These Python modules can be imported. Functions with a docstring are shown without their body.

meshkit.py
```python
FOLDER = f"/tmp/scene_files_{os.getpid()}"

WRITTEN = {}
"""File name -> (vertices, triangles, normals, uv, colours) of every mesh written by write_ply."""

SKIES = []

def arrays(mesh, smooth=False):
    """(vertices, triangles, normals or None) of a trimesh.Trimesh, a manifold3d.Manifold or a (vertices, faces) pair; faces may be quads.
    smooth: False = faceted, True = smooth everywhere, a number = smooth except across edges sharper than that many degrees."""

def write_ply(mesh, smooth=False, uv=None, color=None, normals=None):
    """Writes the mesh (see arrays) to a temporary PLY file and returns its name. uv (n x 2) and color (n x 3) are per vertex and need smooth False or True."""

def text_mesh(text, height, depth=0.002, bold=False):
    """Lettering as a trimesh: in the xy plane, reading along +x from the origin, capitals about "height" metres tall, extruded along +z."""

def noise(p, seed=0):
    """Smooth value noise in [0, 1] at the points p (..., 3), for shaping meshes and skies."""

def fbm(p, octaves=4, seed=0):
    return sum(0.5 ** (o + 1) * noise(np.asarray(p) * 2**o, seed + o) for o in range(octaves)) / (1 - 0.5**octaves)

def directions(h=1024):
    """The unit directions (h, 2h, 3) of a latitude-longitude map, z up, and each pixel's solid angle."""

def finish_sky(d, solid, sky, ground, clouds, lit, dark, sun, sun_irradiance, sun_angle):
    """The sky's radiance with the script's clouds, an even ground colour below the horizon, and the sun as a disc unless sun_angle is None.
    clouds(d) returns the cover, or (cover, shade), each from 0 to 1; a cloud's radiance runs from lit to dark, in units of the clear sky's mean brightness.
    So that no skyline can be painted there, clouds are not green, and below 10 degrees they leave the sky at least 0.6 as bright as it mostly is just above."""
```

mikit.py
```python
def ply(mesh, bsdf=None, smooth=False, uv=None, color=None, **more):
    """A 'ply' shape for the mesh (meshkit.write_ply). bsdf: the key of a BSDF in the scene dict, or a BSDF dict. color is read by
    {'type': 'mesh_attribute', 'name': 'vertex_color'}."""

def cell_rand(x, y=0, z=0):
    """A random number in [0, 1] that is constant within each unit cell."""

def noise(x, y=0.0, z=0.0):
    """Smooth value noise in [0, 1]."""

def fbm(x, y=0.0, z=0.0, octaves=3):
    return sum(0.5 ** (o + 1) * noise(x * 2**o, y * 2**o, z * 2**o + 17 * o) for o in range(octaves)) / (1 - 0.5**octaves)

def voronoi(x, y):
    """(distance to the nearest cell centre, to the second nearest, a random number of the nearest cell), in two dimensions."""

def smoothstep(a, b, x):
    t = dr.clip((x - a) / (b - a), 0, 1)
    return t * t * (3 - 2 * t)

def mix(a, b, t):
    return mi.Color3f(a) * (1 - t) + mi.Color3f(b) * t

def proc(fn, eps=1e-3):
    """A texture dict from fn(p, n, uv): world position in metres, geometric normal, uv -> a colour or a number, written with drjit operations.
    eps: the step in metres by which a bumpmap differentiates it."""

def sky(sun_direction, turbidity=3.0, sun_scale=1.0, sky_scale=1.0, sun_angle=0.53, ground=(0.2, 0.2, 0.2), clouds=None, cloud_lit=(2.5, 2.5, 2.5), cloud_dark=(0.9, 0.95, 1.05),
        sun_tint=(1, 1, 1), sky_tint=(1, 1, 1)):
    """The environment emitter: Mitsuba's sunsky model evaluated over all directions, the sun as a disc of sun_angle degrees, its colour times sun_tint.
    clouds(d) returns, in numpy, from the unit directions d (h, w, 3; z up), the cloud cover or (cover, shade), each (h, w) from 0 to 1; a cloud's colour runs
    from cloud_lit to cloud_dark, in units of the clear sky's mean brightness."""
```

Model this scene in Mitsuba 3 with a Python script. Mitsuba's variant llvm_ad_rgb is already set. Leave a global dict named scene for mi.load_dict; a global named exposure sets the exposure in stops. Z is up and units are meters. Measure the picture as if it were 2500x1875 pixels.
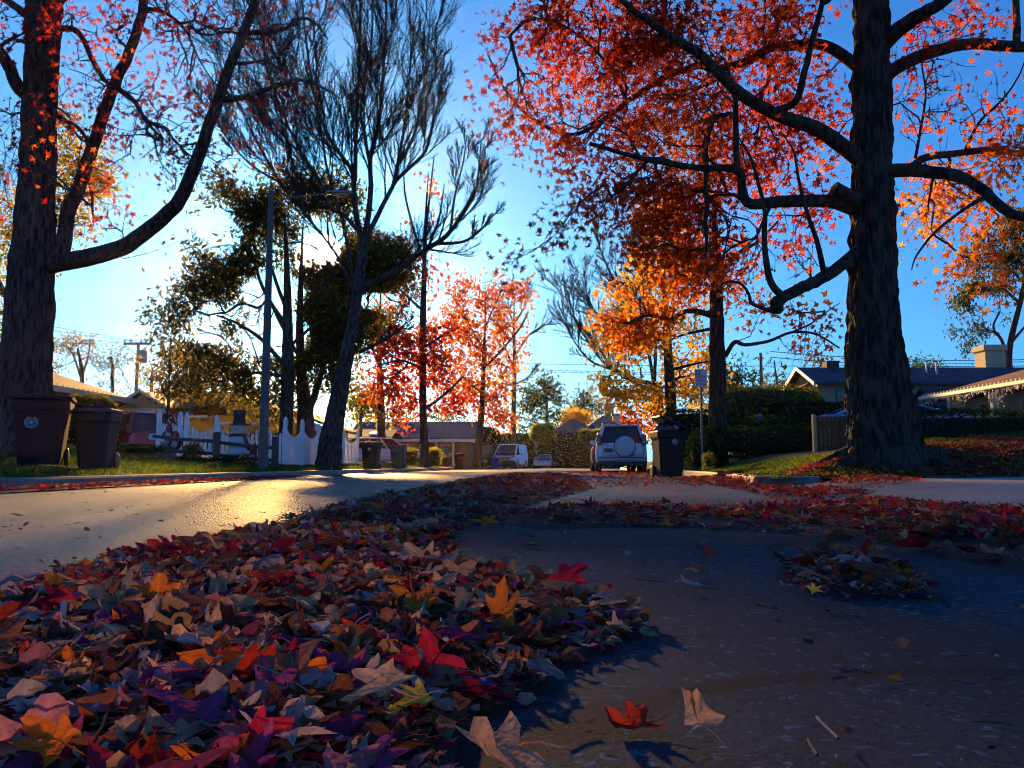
import math, random
import numpy as np, trimesh, mitsuba as mi, drjit as dr
import mikit, meshkit
from scipy.spatial import cKDTree
from shapely.geometry import Polygon, Point
import shapely
T = mi.ScalarTransform4f
rng = np.random.default_rng(11)
scene, labels = {}, {}

# ------------------------------------------------------------------ camera, sky, exposure
FOC, CAMZ = 2000.0, 0.27                       # focal length in photo pixels (2500 wide), lens height
PIT = math.atan(199.5 / FOC)
CP, SP = math.cos(PIT), math.sin(PIT)


def ray(u, v):
    a, b = (u - 1250) / FOC, (937.5 - v) / FOC
    return np.array([a, CP - b * SP, SP + b * CP])


def at(u, v, Y):
    """Point on plane y = Y (metres ahead) seen at photo pixel (u, v)."""
    d = ray(u, v)
    return np.array([0, 0, CAMZ]) + d * (Y / d[1])


def gnd(u, v, z=0.0):
    d = ray(u, v)
    return (np.array([0, 0, CAMZ]) + d * ((z - CAMZ) / d[2]))[:2]


scene['camera'] = {'type': 'perspective', 'fov': 64.01, 'fov_axis': 'x', 'near_clip': 0.03, 'far_clip': 3000.0,
                   'to_world': T().look_at(origin=[0, 0, CAMZ], target=[0, CP, CAMZ + SP], up=[0, 0, 1])}
SUN = ray(780, 633)
scene['sky'] = mikit.sky(SUN.tolist(), turbidity=3.0, sun_scale=2.5, sky_scale=0.86, sun_angle=3.1, sun_tint=(1.0, 0.82, 0.5), sky_tint=(0.14, 0.6, 1.4))
exposure = 2.72
# thin sunlit haze: the veil of light round the low sun
scene['haze_air'] = {'type': 'homogeneous', 'albedo': 0.95, 'sigma_t': 0.00012, 'phase': {'type': 'hg', 'g': 0.85}}
scene['haze'] = {'type': 'cube', 'to_world': T().translate([0, 60, 16]).scale([420, 420, 18]), 'bsdf': {'type': 'null'}, 'interior': {'type': 'ref', 'id': 'haze_air'}}
scene['camera']['medium'] = {'type': 'ref', 'id': 'haze_air'}

# ------------------------------------------------------------------ materials
VC = {'type': 'mesh_attribute', 'name': 'vertex_color'}


def two(b):
    return {'type': 'twosided', 'bsdf': b}


def princ(color, rough, **k):
    return {'type': 'principled', 'base_color': color, 'roughness': rough, **k}


def C(*c):
    return {'type': 'rgb', 'value': list(c)}


scene['leaf_mat'] = {'type': 'principledthin', 'base_color': VC, 'roughness': 0.6, 'spec_trans': 0.0, 'diff_trans': 1.3, 'eta': 1.2}
scene['dry_leaf_mat'] = {'type': 'bumpmap', 'arbitrary': mikit.proc(lambda p, n, uv: mikit.noise(p.x * 170, p.y * 170, p.z * 170) + 0.6 * mikit.noise(p.x * 420, p.y * 420, p.z * 420), 0.0006), 'scale': 0.0022,
                         'bsdf': {'type': 'principledthin', 'base_color': VC, 'roughness': 0.4, 'spec_trans': 0.0, 'diff_trans': 0.7, 'eta': 1.45}}
scene['matte'] = two(princ(VC, 0.85, specular=0.3))
scene['satin'] = two(princ(VC, 0.42, specular=0.5))
scene['bin_plastic'] = two(princ(VC, 0.6, specular=0.22))
scene['gloss'] = two(princ(VC, 0.3, specular=0.5, clearcoat=0.9, clearcoat_gloss=0.93))
scene['dark_glass'] = two(princ(C(0.012, 0.016, 0.022), 0.06, specular=0.6))
scene['chrome'] = {'type': 'roughconductor', 'material': 'Al', 'alpha': 0.15}
scene['pane_glass'] = {'type': 'thindielectric'}
scene['bulb'] = two(princ(C(0.9, 0.88, 0.8), 0.2, specular=0.6))


def asphalt_col(p, n, uv):
    a = mikit.fbm(p.x * 0.9, p.y * 0.9, 0.0, 4)
    g = mikit.noise(p.x * 150, p.y * 150)
    g2 = mikit.noise(p.x * 420, p.y * 420)
    v = 0.024 + 0.03 * (a - 0.5) + 0.018 * (g - 0.5) + 0.022 * (g2 - 0.5)
    stone = mikit.smoothstep(0.8, 0.88, mikit.noise(p.x * 95 + 31, p.y * 95))
    v = v * (1 - stone) + stone * (0.05 + 0.1 * g)
    pit = mikit.smoothstep(0.8, 0.9, mikit.noise(p.x * 60 + 5, p.y * 60 + 77))
    v = v * (1 - 0.6 * pit)
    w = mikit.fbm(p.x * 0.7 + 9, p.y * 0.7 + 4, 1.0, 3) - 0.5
    sunlit_lane = mikit.smoothstep(0.3, 1.7, -p.x + 0.05 * p.y + 0.5 * (a - 0.5))        # sunlight painted in as a paler left side, shade as a darker edge
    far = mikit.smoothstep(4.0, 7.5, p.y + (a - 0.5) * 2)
    v = v * (0.8 + 2.0 * dr.maximum(sunlit_lane, far))  # base colour raised where sun falls, kept low on the shaded near road
    j1 = dr.abs(p.x - 0.86 - 0.09 * (mikit.fbm(p.y * 5, 3.0, 0.0, 4) - 0.5)) + dr.maximum(p.y - 1.72, 0)      # a crack running off to the right edge
    j2 = dr.abs(p.y - 1.3 - 0.12 * p.x - 0.07 * (mikit.fbm(p.x * 6, 8.0, 0.0, 4) - 0.5)) + dr.maximum(p.x - 0.5, 0) + dr.maximum(0.0 - p.x, 0)   # and a short one across
    j3 = dr.abs(p.y - 4.7 - 0.5 * (mikit.fbm(p.x * 1.1, 1.0, 0.0, 4) - 0.5) - 0.25 * p.x)
    j = dr.minimum(dr.minimum(j1, j2), j3 * 0.5)
    v = v * (1 - 0.85 * (1 - mikit.smoothstep(0.002, 0.0065, j)))
    stain = mikit.smoothstep(0.55, 0.75, mikit.fbm(p.x * 1.6 + 40, p.y * 0.8, 2.0, 3))
    v = v * (1 - 0.35 * stain)
    c1 = dr.abs(mikit.fbm(p.x * 0.55 + 1.8 * w, p.y * 0.55, 3.0, 3) - 0.5)
    crack = 1 - mikit.smoothstep(0.003, 0.014, c1)
    v = dr.maximum(v * (1 - 0.75 * crack), 0.004)
    return mi.Color3f(v * mikit.mix((0.5, 1, 1.4), (0.95, 1, 0.97), dr.maximum(sunlit_lane, far)))  # bluish tint of shade mixed into the near edge colour


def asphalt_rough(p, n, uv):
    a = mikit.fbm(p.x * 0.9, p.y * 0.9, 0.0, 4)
    sunlit_lane = mikit.smoothstep(0.3, 1.7, -p.x + 0.05 * p.y + 0.5 * (a - 0.5))
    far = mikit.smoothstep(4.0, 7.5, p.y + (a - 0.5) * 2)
    return 0.88 - 0.36 * dr.maximum(sunlit_lane, far)


def asphalt_bump(p, n, uv):
    return 0.5 * mikit.noise(p.x * 190, p.y * 190) + 0.5 * mikit.noise(p.x * 520, p.y * 520)


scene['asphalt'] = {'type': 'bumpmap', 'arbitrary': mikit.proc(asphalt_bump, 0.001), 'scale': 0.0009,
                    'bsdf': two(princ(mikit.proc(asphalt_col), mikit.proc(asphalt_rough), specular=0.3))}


def conc_col(p, n, uv):
    a = mikit.fbm(p.x * 1.3 + 7, p.y * 1.3, p.z, 4)
    g = mikit.noise(p.x * 130, p.y * 130, p.z * 130)
    v = 0.15 + 0.12 * (a - 0.5) + 0.06 * (g - 0.5)
    return mi.Color3f(v * 1.04, v * 0.98, v * 0.88)


scene['concrete'] = {'type': 'bumpmap', 'arbitrary': mikit.proc(lambda p, n, uv: mikit.noise(p.x * 160, p.y * 160, p.z * 160) + mikit.noise(p.x * 50, p.y * 50, p.z * 50), 0.001), 'scale': 0.0009,
                     'bsdf': two(princ(mikit.proc(conc_col), 0.6, specular=0.25))}


def lawn_col(p, n, uv):
    a = mikit.fbm(p.x * 0.8, p.y * 0.8, 0, 4)
    b = mikit.noise(p.x * 25, p.y * 25)
    return mikit.mix((0.03, 0.06, 0.012), (0.075, 0.06, 0.028), mikit.smoothstep(0.4, 0.65, a)) * (0.6 + 0.8 * b)


scene['lawn_soil'] = two(princ(mikit.proc(lawn_col), 0.9, specular=0.1))


def bark_fn(base, tint):
    def f(p, n, uv):
        w = mikit.noise(p.x * 3, p.y * 3, p.z * 2)
        a = mikit.fbm(p.x * 26 + 2 * w, p.y * 26, p.z * 4.5, 3)
        b = mikit.fbm(p.x * 2.2, p.y * 2.2, p.z * 1.1, 3)
        v = mikit.smoothstep(0.25, 0.75, a)
        return mikit.mix(mi.Color3f(base) * 0.25, mi.Color3f(base) * 1.6, v) * (0.7 + 0.6 * b) + mi.Color3f(tint) * mikit.smoothstep(0.5, 0.7, b)
    return f


def bark_bump(p, n, uv):
    return mikit.fbm(p.x * 26, p.y * 26, p.z * 4.5, 3) + 0.4 * mikit.noise(p.x * 90, p.y * 90, p.z * 40)


for nm, base, tint in (('bark_dark', (0.042, 0.034, 0.026), (0.0, 0.006, 0.002)), ('bark_grey', (0.075, 0.058, 0.046), (0.008, 0.008, 0.005)), ('bark_red', (0.075, 0.04, 0.034), (0.01, 0.004, 0.005))):
    scene[nm] = {'type': 'bumpmap', 'arbitrary': mikit.proc(bark_bump, 0.003), 'scale': 0.045, 'bsdf': two(princ(mikit.proc(bark_fn(base, tint)), 0.85, specular=0.2))}


def shingle_fn(base):
    def f(p, n, uv):
        row = dr.floor(p.z * 14)
        r = mikit.cell_rand(dr.floor((p.x + p.y) * 5 + 0.5 * row), row)
        e = mikit.smoothstep(0.0, 0.25, p.z * 14 - row)
        return mi.Color3f(base) * (0.65 + 0.6 * r) * (0.6 + 0.4 * e)
    return f


for nm, base in (('shingle_brown', (0.16, 0.075, 0.045)), ('shingle_dark', (0.045, 0.04, 0.045)), ('shingle_maroon', (0.075, 0.04, 0.05)), ('shingle_blue', (0.05, 0.055, 0.085)), ('tile_teal', (0.045, 0.09, 0.11))):
    scene[nm] = two(princ(mikit.proc(shingle_fn(base)), 0.7, specular=0.3))


def stucco_fn(base):
    def f(p, n, uv):
        a = mikit.fbm(p.x * 1.5, p.y * 1.5, p.z * 1.5, 4)
        return mi.Color3f(base) * (0.75 + 0.5 * a)
    return f


for nm, base in (('stucco_yellow', (0.78, 0.48, 0.05)), ('stucco_olive', (0.24, 0.22, 0.13)), ('stucco_green', (0.2, 0.3, 0.24)), ('stucco_pale', (0.42, 0.45, 0.4)), ('brick_far', (0.2, 0.07, 0.06)), ('stucco_blue', (0.55, 0.62, 0.72))):
    scene[nm] = two(princ(mikit.proc(stucco_fn(base)), 0.85, specular=0.2))

# ------------------------------------------------------------------ helpers


def numbered(name):
    k, i = name, 0
    while k in TAKEN:
        i += 1
        k = f'{name}_{i:03d}'
    TAKEN.add(k)
    return k


TAKEN = set()


def tag(key, label=None, cat=None, group=None, kind=None):
    d = labels.setdefault(key, {})
    for a, b in (('label', label), ('category', cat), ('group', group), ('kind', kind)):
        if b:
            d[a] = b
    return key


def thing(name, label, cat, group=None):
    return tag(numbered(name), label, cat, group)


class MB:
    """Collects vertices, triangles and colours."""

    def __init__(self, M=None):
        self.V, self.F, self.C, self.n, self.M = [], [], [], 0, M

    def add(self, V, F, col):
        V = np.asarray(V, float).reshape(-1, 3)
        F = np.asarray(F, int)
        if F.shape[1] == 4:
            F = np.vstack([F[:, [0, 1, 2]], F[:, [0, 2, 3]]])
        col = np.asarray(col, float)
        self.V.append(V)
        self.F.append(F + self.n)
        self.C.append(np.broadcast_to(col, V.shape) if col.ndim == 1 else col)
        self.n += len(V)
        return self

    def tm(self, m, col):
        return self.add(m.vertices, m.faces, col)

    def box(self, lo, hi, col=(.5, .5, .5), ch=0.0, M=None):
        lo, hi = np.minimum(lo, hi).astype(float), np.maximum(lo, hi).astype(float)
        if ch > 0:
            ch = min(ch, 0.45 * (hi - lo).min())
            P = []
            for s in np.ndindex(2, 2, 2):
                c = np.where(np.array(s) == 0, lo, hi)
                sg = np.where(np.array(s) == 0, 1, -1) * ch
                for k in range(3):
                    q = c + sg
                    q[k] = c[k]
                    P.append(q)
            h = trimesh.convex.convex_hull(np.array(P))
            V, F = np.array(h.vertices), np.array(h.faces)
            V, F = V[F.reshape(-1)], np.arange(len(F) * 3).reshape(-1, 3)
        else:
            V = np.array([[lo[0] if a == 0 else hi[0], lo[1] if b == 0 else hi[1], lo[2] if c == 0 else hi[2]] for a, b, c in np.ndindex(2, 2, 2)])
            F = np.array([[0, 1, 3, 2], [4, 6, 7, 5], [0, 4, 5, 1], [2, 3, 7, 6], [0, 2, 6, 4], [1, 5, 7, 3]])
        if M is not None:
            V = V @ M[:3, :3].T + M[:3, 3]
        return self.add(V, F, col)

    def prism(self, poly, y0, y1, col, axis=1):
        """Extrudes polygon [(x, z)] along y (axis=1) or [(y, z)] along x (axis=0)."""
        P = Polygon(poly)
        m = trimesh.creation.extrude_polygon(shapely.geometry.polygon.orient(P), y1 - y0, engine='earcut')
        v = np.array(m.vertices)
        V = np.stack([v[:, 0], v[:, 2] + y0, v[:, 1]], 1) if axis == 1 else np.stack([v[:, 2] + y0, v[:, 0], v[:, 1]], 1)
        return self.add(V, m.faces[:, ::-1] if axis == 1 else m.faces, col)

    def quad(self, a, b, c, d, col=(.5, .5, .5)):
        return self.add([a, b, c, d], [[0, 1, 2, 3]], col)

    def tube(self, P, R, sides=6, col=(.1, .08, .06), cap=True):
        V, F = tube_geo(P, R, sides, cap)
        return self.add(V, F, col)

    def lathe(self, prof, n=20, col=(.5, .5, .5), M=None):
        """prof [(r, z)] turned about z."""
        prof = np.asarray(prof, float)
        a = np.arange(n) * 2 * np.pi / n
        V = np.stack([prof[:, None, 0] * np.cos(a), prof[:, None, 0] * np.sin(a), np.broadcast_to(prof[:, None, 1], (len(prof), n))], -1).reshape(-1, 3)
        F = [[i * n + j, i * n + (j + 1) % n, (i + 1) * n + (j + 1) % n, (i + 1) * n + j] for i in range(len(prof) - 1) for j in range(n)]
        if M is not None:
            V = V @ M[:3, :3].T + M[:3, 3]
        return self.add(V, F, col)

    def build(self, key, bsdf, smooth=False, M=None):
        M = self.M if M is None else M
        V, F, Cc = np.vstack(self.V), np.vstack(self.F), np.vstack(self.C)
        if M is not None:
            V = V @ M[:3, :3].T + M[:3, 3]
        key = numbered(key)
        if bsdf in VCOL:
            scene[key] = mikit.ply((V, F), bsdf, smooth=smooth, color=Cc)
        else:
            scene[key] = mikit.ply((V, F), bsdf, smooth=40 if smooth else False)
        return key


VCOL = {'leaf_mat', 'bin_plastic', 'dry_leaf_mat', 'matte', 'satin', 'gloss'}


def tube_geo(P, R, sides, cap=True):
    P = np.asarray(P, float)
    R = np.broadcast_to(np.asarray(R, float), (len(P),))
    t = np.gradient(P, axis=0)
    t /= np.linalg.norm(t, axis=1, keepdims=True) + 1e-12
    ref = np.array([0.31, 0.93, 0.2]) if abs(t[0] @ [0.31, 0.93, 0.2]) < 0.85 else np.array([1.0, 0, 0])
    a = np.zeros_like(P)
    prev = ref
    for i in range(len(P)):
        q = prev - t[i] * (prev @ t[i])
        a[i] = q / (np.linalg.norm(q) + 1e-12)
        prev = a[i]
    b = np.cross(t, a)
    ang = np.arange(sides) * 2 * np.pi / sides
    V = P[:, None] + R[:, None, None] * (np.cos(ang)[None, :, None] * a[:, None] + np.sin(ang)[None, :, None] * b[:, None])
    i, j = np.meshgrid(np.arange(len(P) - 1), np.arange(sides), indexing='ij')
    q = np.stack([i * sides + j, i * sides + (j + 1) % sides, (i + 1) * sides + (j + 1) % sides, (i + 1) * sides + j], -1).reshape(-1, 4)
    F = np.vstack([q[:, [0, 1, 2]], q[:, [0, 2, 3]]])
    V = V.reshape(-1, 3)
    if cap:
        n = len(V)
        V = np.vstack([V, P[:1], P[-1:]])
        k = np.arange(sides)
        F = np.vstack([F, np.stack([(k + 1) % sides, k, k * 0 + n], 1), np.stack([(len(P) - 1) * sides + k, (len(P) - 1) * sides + (k + 1) % sides, k * 0 + n + 1], 1)])
    return V, F


def batch_tubes(mb, P, R, sides, col):
    """P (N, k, 3), R (N, k): many thin tubes at once."""
    N, k, _ = P.shape
    t = np.gradient(P, axis=1)
    t /= np.linalg.norm(t, axis=2, keepdims=True) + 1e-12
    ref = np.where(np.abs(t[:, :1, 2:]) < 0.8, np.array([0, 0, 1.0]), np.array([1.0, 0, 0]))
    a = np.cross(t, ref)
    a /= np.linalg.norm(a, axis=2, keepdims=True) + 1e-12
    b = np.cross(t, a)
    ang = np.arange(sides) * 2 * np.pi / sides
    V = P[:, :, None] + R[:, :, None, None] * (np.cos(ang)[:, None] * a[:, :, None] + np.sin(ang)[:, None] * b[:, :, None])
    i, j = np.meshgrid(np.arange(k - 1), np.arange(sides), indexing='ij')
    q = np.stack([i * sides + j, i * sides + (j + 1) % sides, (i + 1) * sides + (j + 1) % sides, (i + 1) * sides + j], -1).reshape(-1, 4)
    q = np.vstack([q[:, [0, 1, 2]], q[:, [0, 2, 3]]])
    F = (q[None] + (np.arange(N) * k * sides)[:, None, None]).reshape(-1, 3)
    mb.add(V.reshape(-1, 3), F, col)


def rotz(a, loc=(0, 0, 0), s=1.0):
    M = np.eye(4)
    c, q = math.cos(a), math.sin(a)
    M[:3, :3] = np.array([[c, -q, 0], [q, c, 0], [0, 0, 1]]) * s
    M[:3, 3] = loc
    return M


def axis_to(d, loc=(0, 0, 0), s=1.0):
    """Matrix taking z to direction d."""
    d = np.asarray(d, float) / np.linalg.norm(d)
    x = np.cross([0, 0, 1.0] if abs(d[2]) < 0.95 else [1.0, 0, 0], d)
    x /= np.linalg.norm(x)
    M = np.eye(4)
    M[:3, :3] = np.stack([x, np.cross(d, x), d], 1) * s
    M[:3, 3] = loc
    return M


def sm(a, b, x):
    t = np.clip((x - a) / (b - a), 0, 1)
    return t * t * (3 - 2 * t)


def spline(pts, n):
    """Catmull-Rom resample of a polyline to n points (any columns)."""
    p = np.asarray(pts, float)
    if len(p) == 2:
        return p[0] + (p[1] - p[0]) * np.linspace(0, 1, n)[:, None]
    q = np.vstack([2 * p[0] - p[1], p, 2 * p[-1] - p[-2]])
    u = np.linspace(0, len(p) - 1 - 1e-9, n)
    i = u.astype(int)
    t = (u - i)[:, None]
    a, b, c, d = q[i], q[i + 1], q[i + 2], q[i + 3]
    return 0.5 * (2 * b + (c - a) * t + (2 * a - 5 * b + 4 * c - d) * t ** 2 + (3 * b - a - 3 * c + d) * t ** 3)


def grid_mesh(xs, ys, zf):
    X, Y = np.meshgrid(xs, ys)
    return X, Y, zf(X, Y)


def sheet(X, Y, Z):
    h, w = X.shape
    V = np.stack([X, Y, Z], -1).reshape(-1, 3)
    i, j = np.meshgrid(np.arange(h - 1), np.arange(w - 1), indexing='ij')
    a = (i * w + j).reshape(-1)
    return V, np.stack([a, a + 1, a + w + 1, a + w], 1)


def struct(name, mb, bsdf, smooth=False, kind='structure', label=None):
    k = mb.build(name, bsdf, smooth)
    tag(k, label, None, None, kind)
    return k

# ------------------------------------------------------------------ terrain, road, kerbs
LKY = np.array([-20, 0, 11, 26, 50, 69, 110, 170.])
LKX = np.array([-5.4, -5.4, -5.35, -5.3, -3.9, -2.4, 4.0, 16.])
RKY = np.array([-20, 0, 2.8, 7, 10, 14, 19, 28, 40, 55, 75, 110, 170.])
RKX = np.array([-1.0, 0.75, 1.75, 2.6, 3.0, 3.75, 4.45, 5.2, 6.0, 7.2, 10.5, 18, 32.])


def lk(y): return np.interp(y, LKY, LKX)
def rk(y): return np.interp(y, RKY, RKX)


APY = 10.2                                      # far edge of the driveway apron on the right


def zl(X, Y):
    s = lk(Y) - 0.17 - X
    return 0.13 + 0.10 * np.clip(s, 0, 5) + 0.02 * np.clip(s - 5, 0, 15) + 0.03 * (meshkit.noise(np.stack([X, Y, 0 * X], -1) * 0.8) - 0.5) * sm(0, 1, s)


def zr(X, Y):
    s = np.minimum(X - rk(Y) - 0.17, Y - APY)
    return 0.11 + 0.42 * sm(0, 1.9, s) + 0.085 * np.clip(s - 1.6, 0, 14) + 0.05 * (meshkit.noise(np.stack([X, Y, 0 * X + 5], -1) * 0.9) - 0.5) * sm(0, 1, s)


def zdrive(X, Y):
    return 0.012 + 0.10 * sm(0.1, 1.3, X - rk(Y)) + 0.008 * np.clip(X - rk(Y) - 1.3, 0, 50)


mb = MB()
r = np.concatenate([[0], np.geomspace(20, 340, 26)])
th = np.linspace(0, 2 * np.pi, 49)
V, F = sheet(r[:, None] * np.cos(th), r[:, None] * np.sin(th) + 40, np.full((27, 49), -0.35))
mb.add(V, F, (.1, .1, .05))
struct('ground', mb, 'lawn_soil')

ys = np.concatenate([np.arange(-6, 12, 0.5), np.arange(12, 60, 1.5), np.arange(60, 171, 5)])
mb = MB()
t = np.linspace(0, 1, 25)
X = lk(ys)[:, None] * (1 - t) + rk(ys)[:, None] * t
V, F = sheet(X, np.repeat(ys[:, None], 25, 1), 0.02 * 4 * t * (1 - t) * sm(3, 16, ys)[:, None] - 0.0 * X)
mb.add(V, F, (.1, .1, .1))
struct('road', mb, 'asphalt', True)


def kerb_strip(yy, xx, side, name):
    mb = MB()
    # profile: offset from the road edge outwards, height
    prof = [(-0.02, -0.1), (0.0, 0.004), (0.012, 0.11), (0.035, 0.135), (0.14, 0.14), (0.16, 0.13), (0.17, -0.1)]
    d = np.gradient(np.stack([xx, yy], 1), axis=0)
    n = np.stack([d[:, 1], -d[:, 0]], 1) * side
    n /= np.linalg.norm(n, axis=1, keepdims=True)
    o, z = np.array(prof).T
    V, F = sheet(xx[:, None] + n[:, :1] * o, yy[:, None] + n[:, 1:] * o, np.broadcast_to(z, (len(yy), len(o))) + 0.0)
    mb.add(V, F if side < 0 else F[:, ::-1], (.4, .4, .4))
    struct(name, mb, 'concrete')


yy = np.concatenate([np.arange(-6, 60, 1.0), np.arange(60, 171, 4)])
kerb_strip(yy, lk(yy), -1, 'kerb')
# gutter pan beside the left kerb
mb = MB()
V, F = sheet(lk(yy)[:, None] + np.array([0.02, 0.5]), np.repeat(yy[:, None], 2, 1), np.broadcast_to([0.008, 0.014], (len(yy), 2)) + 0.02 * 4 * 0.05 * sm(3, 16, yy)[:, None])
mb.add(V, F, (.3, .3, .3))
struct('gutter', mb, 'concrete')
# right kerb starts with a rounded, low end at the apron
yr = np.concatenate([np.arange(APY + 0.5, 60, 0.7), np.arange(60, 171, 4)])
kx = rk(yr).copy()
kerb_strip(np.concatenate([[APY - 0.05, APY + 0.12], yr]), np.concatenate([[rk(APY) + 0.75, rk(APY) + 0.3], kx]), 1, 'kerb')

mb = MB()
ysl = np.concatenate([np.arange(-6, 30, 0.7), np.arange(30, 171, 4)])
t = np.concatenate([np.linspace(0, 6, 14), [8, 11, 16, 24, 40, 80]])
X = lk(ysl)[:, None] - 0.17 - t
Yg = np.repeat(ysl[:, None], len(t), 1)
V, F = sheet(X, Yg, zl(X, Yg))
mb.add(V, F[:, ::-1], (.1, .1, .1))
struct('lawn', mb, 'lawn_soil', True)
mb = MB()
ysr = np.concatenate([np.arange(APY, 30, 0.45), np.arange(30, 171, 4)])
X = rk(ysr)[:, None] + 0.17 + np.concatenate([np.linspace(0, 6, 16), [8, 11, 16, 24, 40, 80]])
Yg = np.repeat(ysr[:, None], X.shape[1], 1)
V, F = sheet(X, Yg, zr(X, Yg))
mb.add(V, F, (.1, .1, .1))
struct('lawn', mb, 'lawn_soil', True)
mb = MB()
ysd = np.linspace(-6, APY, 30)
X = rk(ysd)[:, None] + np.concatenate([[-.12], np.linspace(0.01, 1.6, 9), [2.5, 4, 7, 12, 20]])
Yg = np.repeat(ysd[:, None], X.shape[1], 1)
Zd = zdrive(X, Yg)
Zd[:, 0] = -0.03
V, F = sheet(X, Yg, Zd)
mb.add(V, F, (.3, .3, .3))
# low concrete lip along the far edge of the apron
struct('driveway', mb, 'concrete', True)


def ground_z(X, Y):
    X, Y = np.asarray(X, float), np.asarray(Y, float)
    return np.where(X < lk(Y), zl(X, Y), np.where(X > rk(Y), np.where(Y > APY, zr(X, Y), zdrive(X, Y)), 0.012))


# ------------------------------------------------------------------ leaf templates
def star_leaf(lobes=5, notch=0.34, droop=0.25, fold=0.15):
    """Sweetgum leaf: five pointed lobes, stalk at the origin, tip along +y; unit size about 1."""
    ang = np.radians(np.linspace(-128, 128, lobes))[::-1]
    L = [0.42, 0.54, 0.62, 0.54, 0.42]
    pts = []
    for i, (a, l) in enumerate(zip(ang, L)):
        pts.append((l * math.sin(a), l * math.cos(a), -droop * l))
        b = a - np.radians(256 / (lobes - 1) / 2) if i < lobes - 1 else np.pi
        q = notch * 0.55 if i < lobes - 1 else 0.12
        pts.append((q * math.sin(b), q * math.cos(b), fold * 0.3))
    V = np.array([(0, 0, 0.03)] + pts)
    V[:, 1] += 0.3
    n = len(pts)
    F = np.array([[0, 1 + (i + 1) % n, 1 + i] for i in range(n)])
    return V, F


def oval_leaf():
    V = np.array([(0, 0, 0), (0.2, 0.4, 0.05), (0, 1, -0.1), (-0.2, 0.4, 0.05), (0, 0.5, -0.02)])
    return V, np.array([[0, 1, 4], [1, 2, 4], [2, 3, 4], [3, 0, 4]])


def chip_leaf():
    V = np.array([(0, 0, 0), (0.42, 0.45, 0.08), (0, 1, -0.05), (-0.42, 0.5, 0.1)])
    return V, np.array([[0, 1, 2], [0, 2, 3]])


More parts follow.
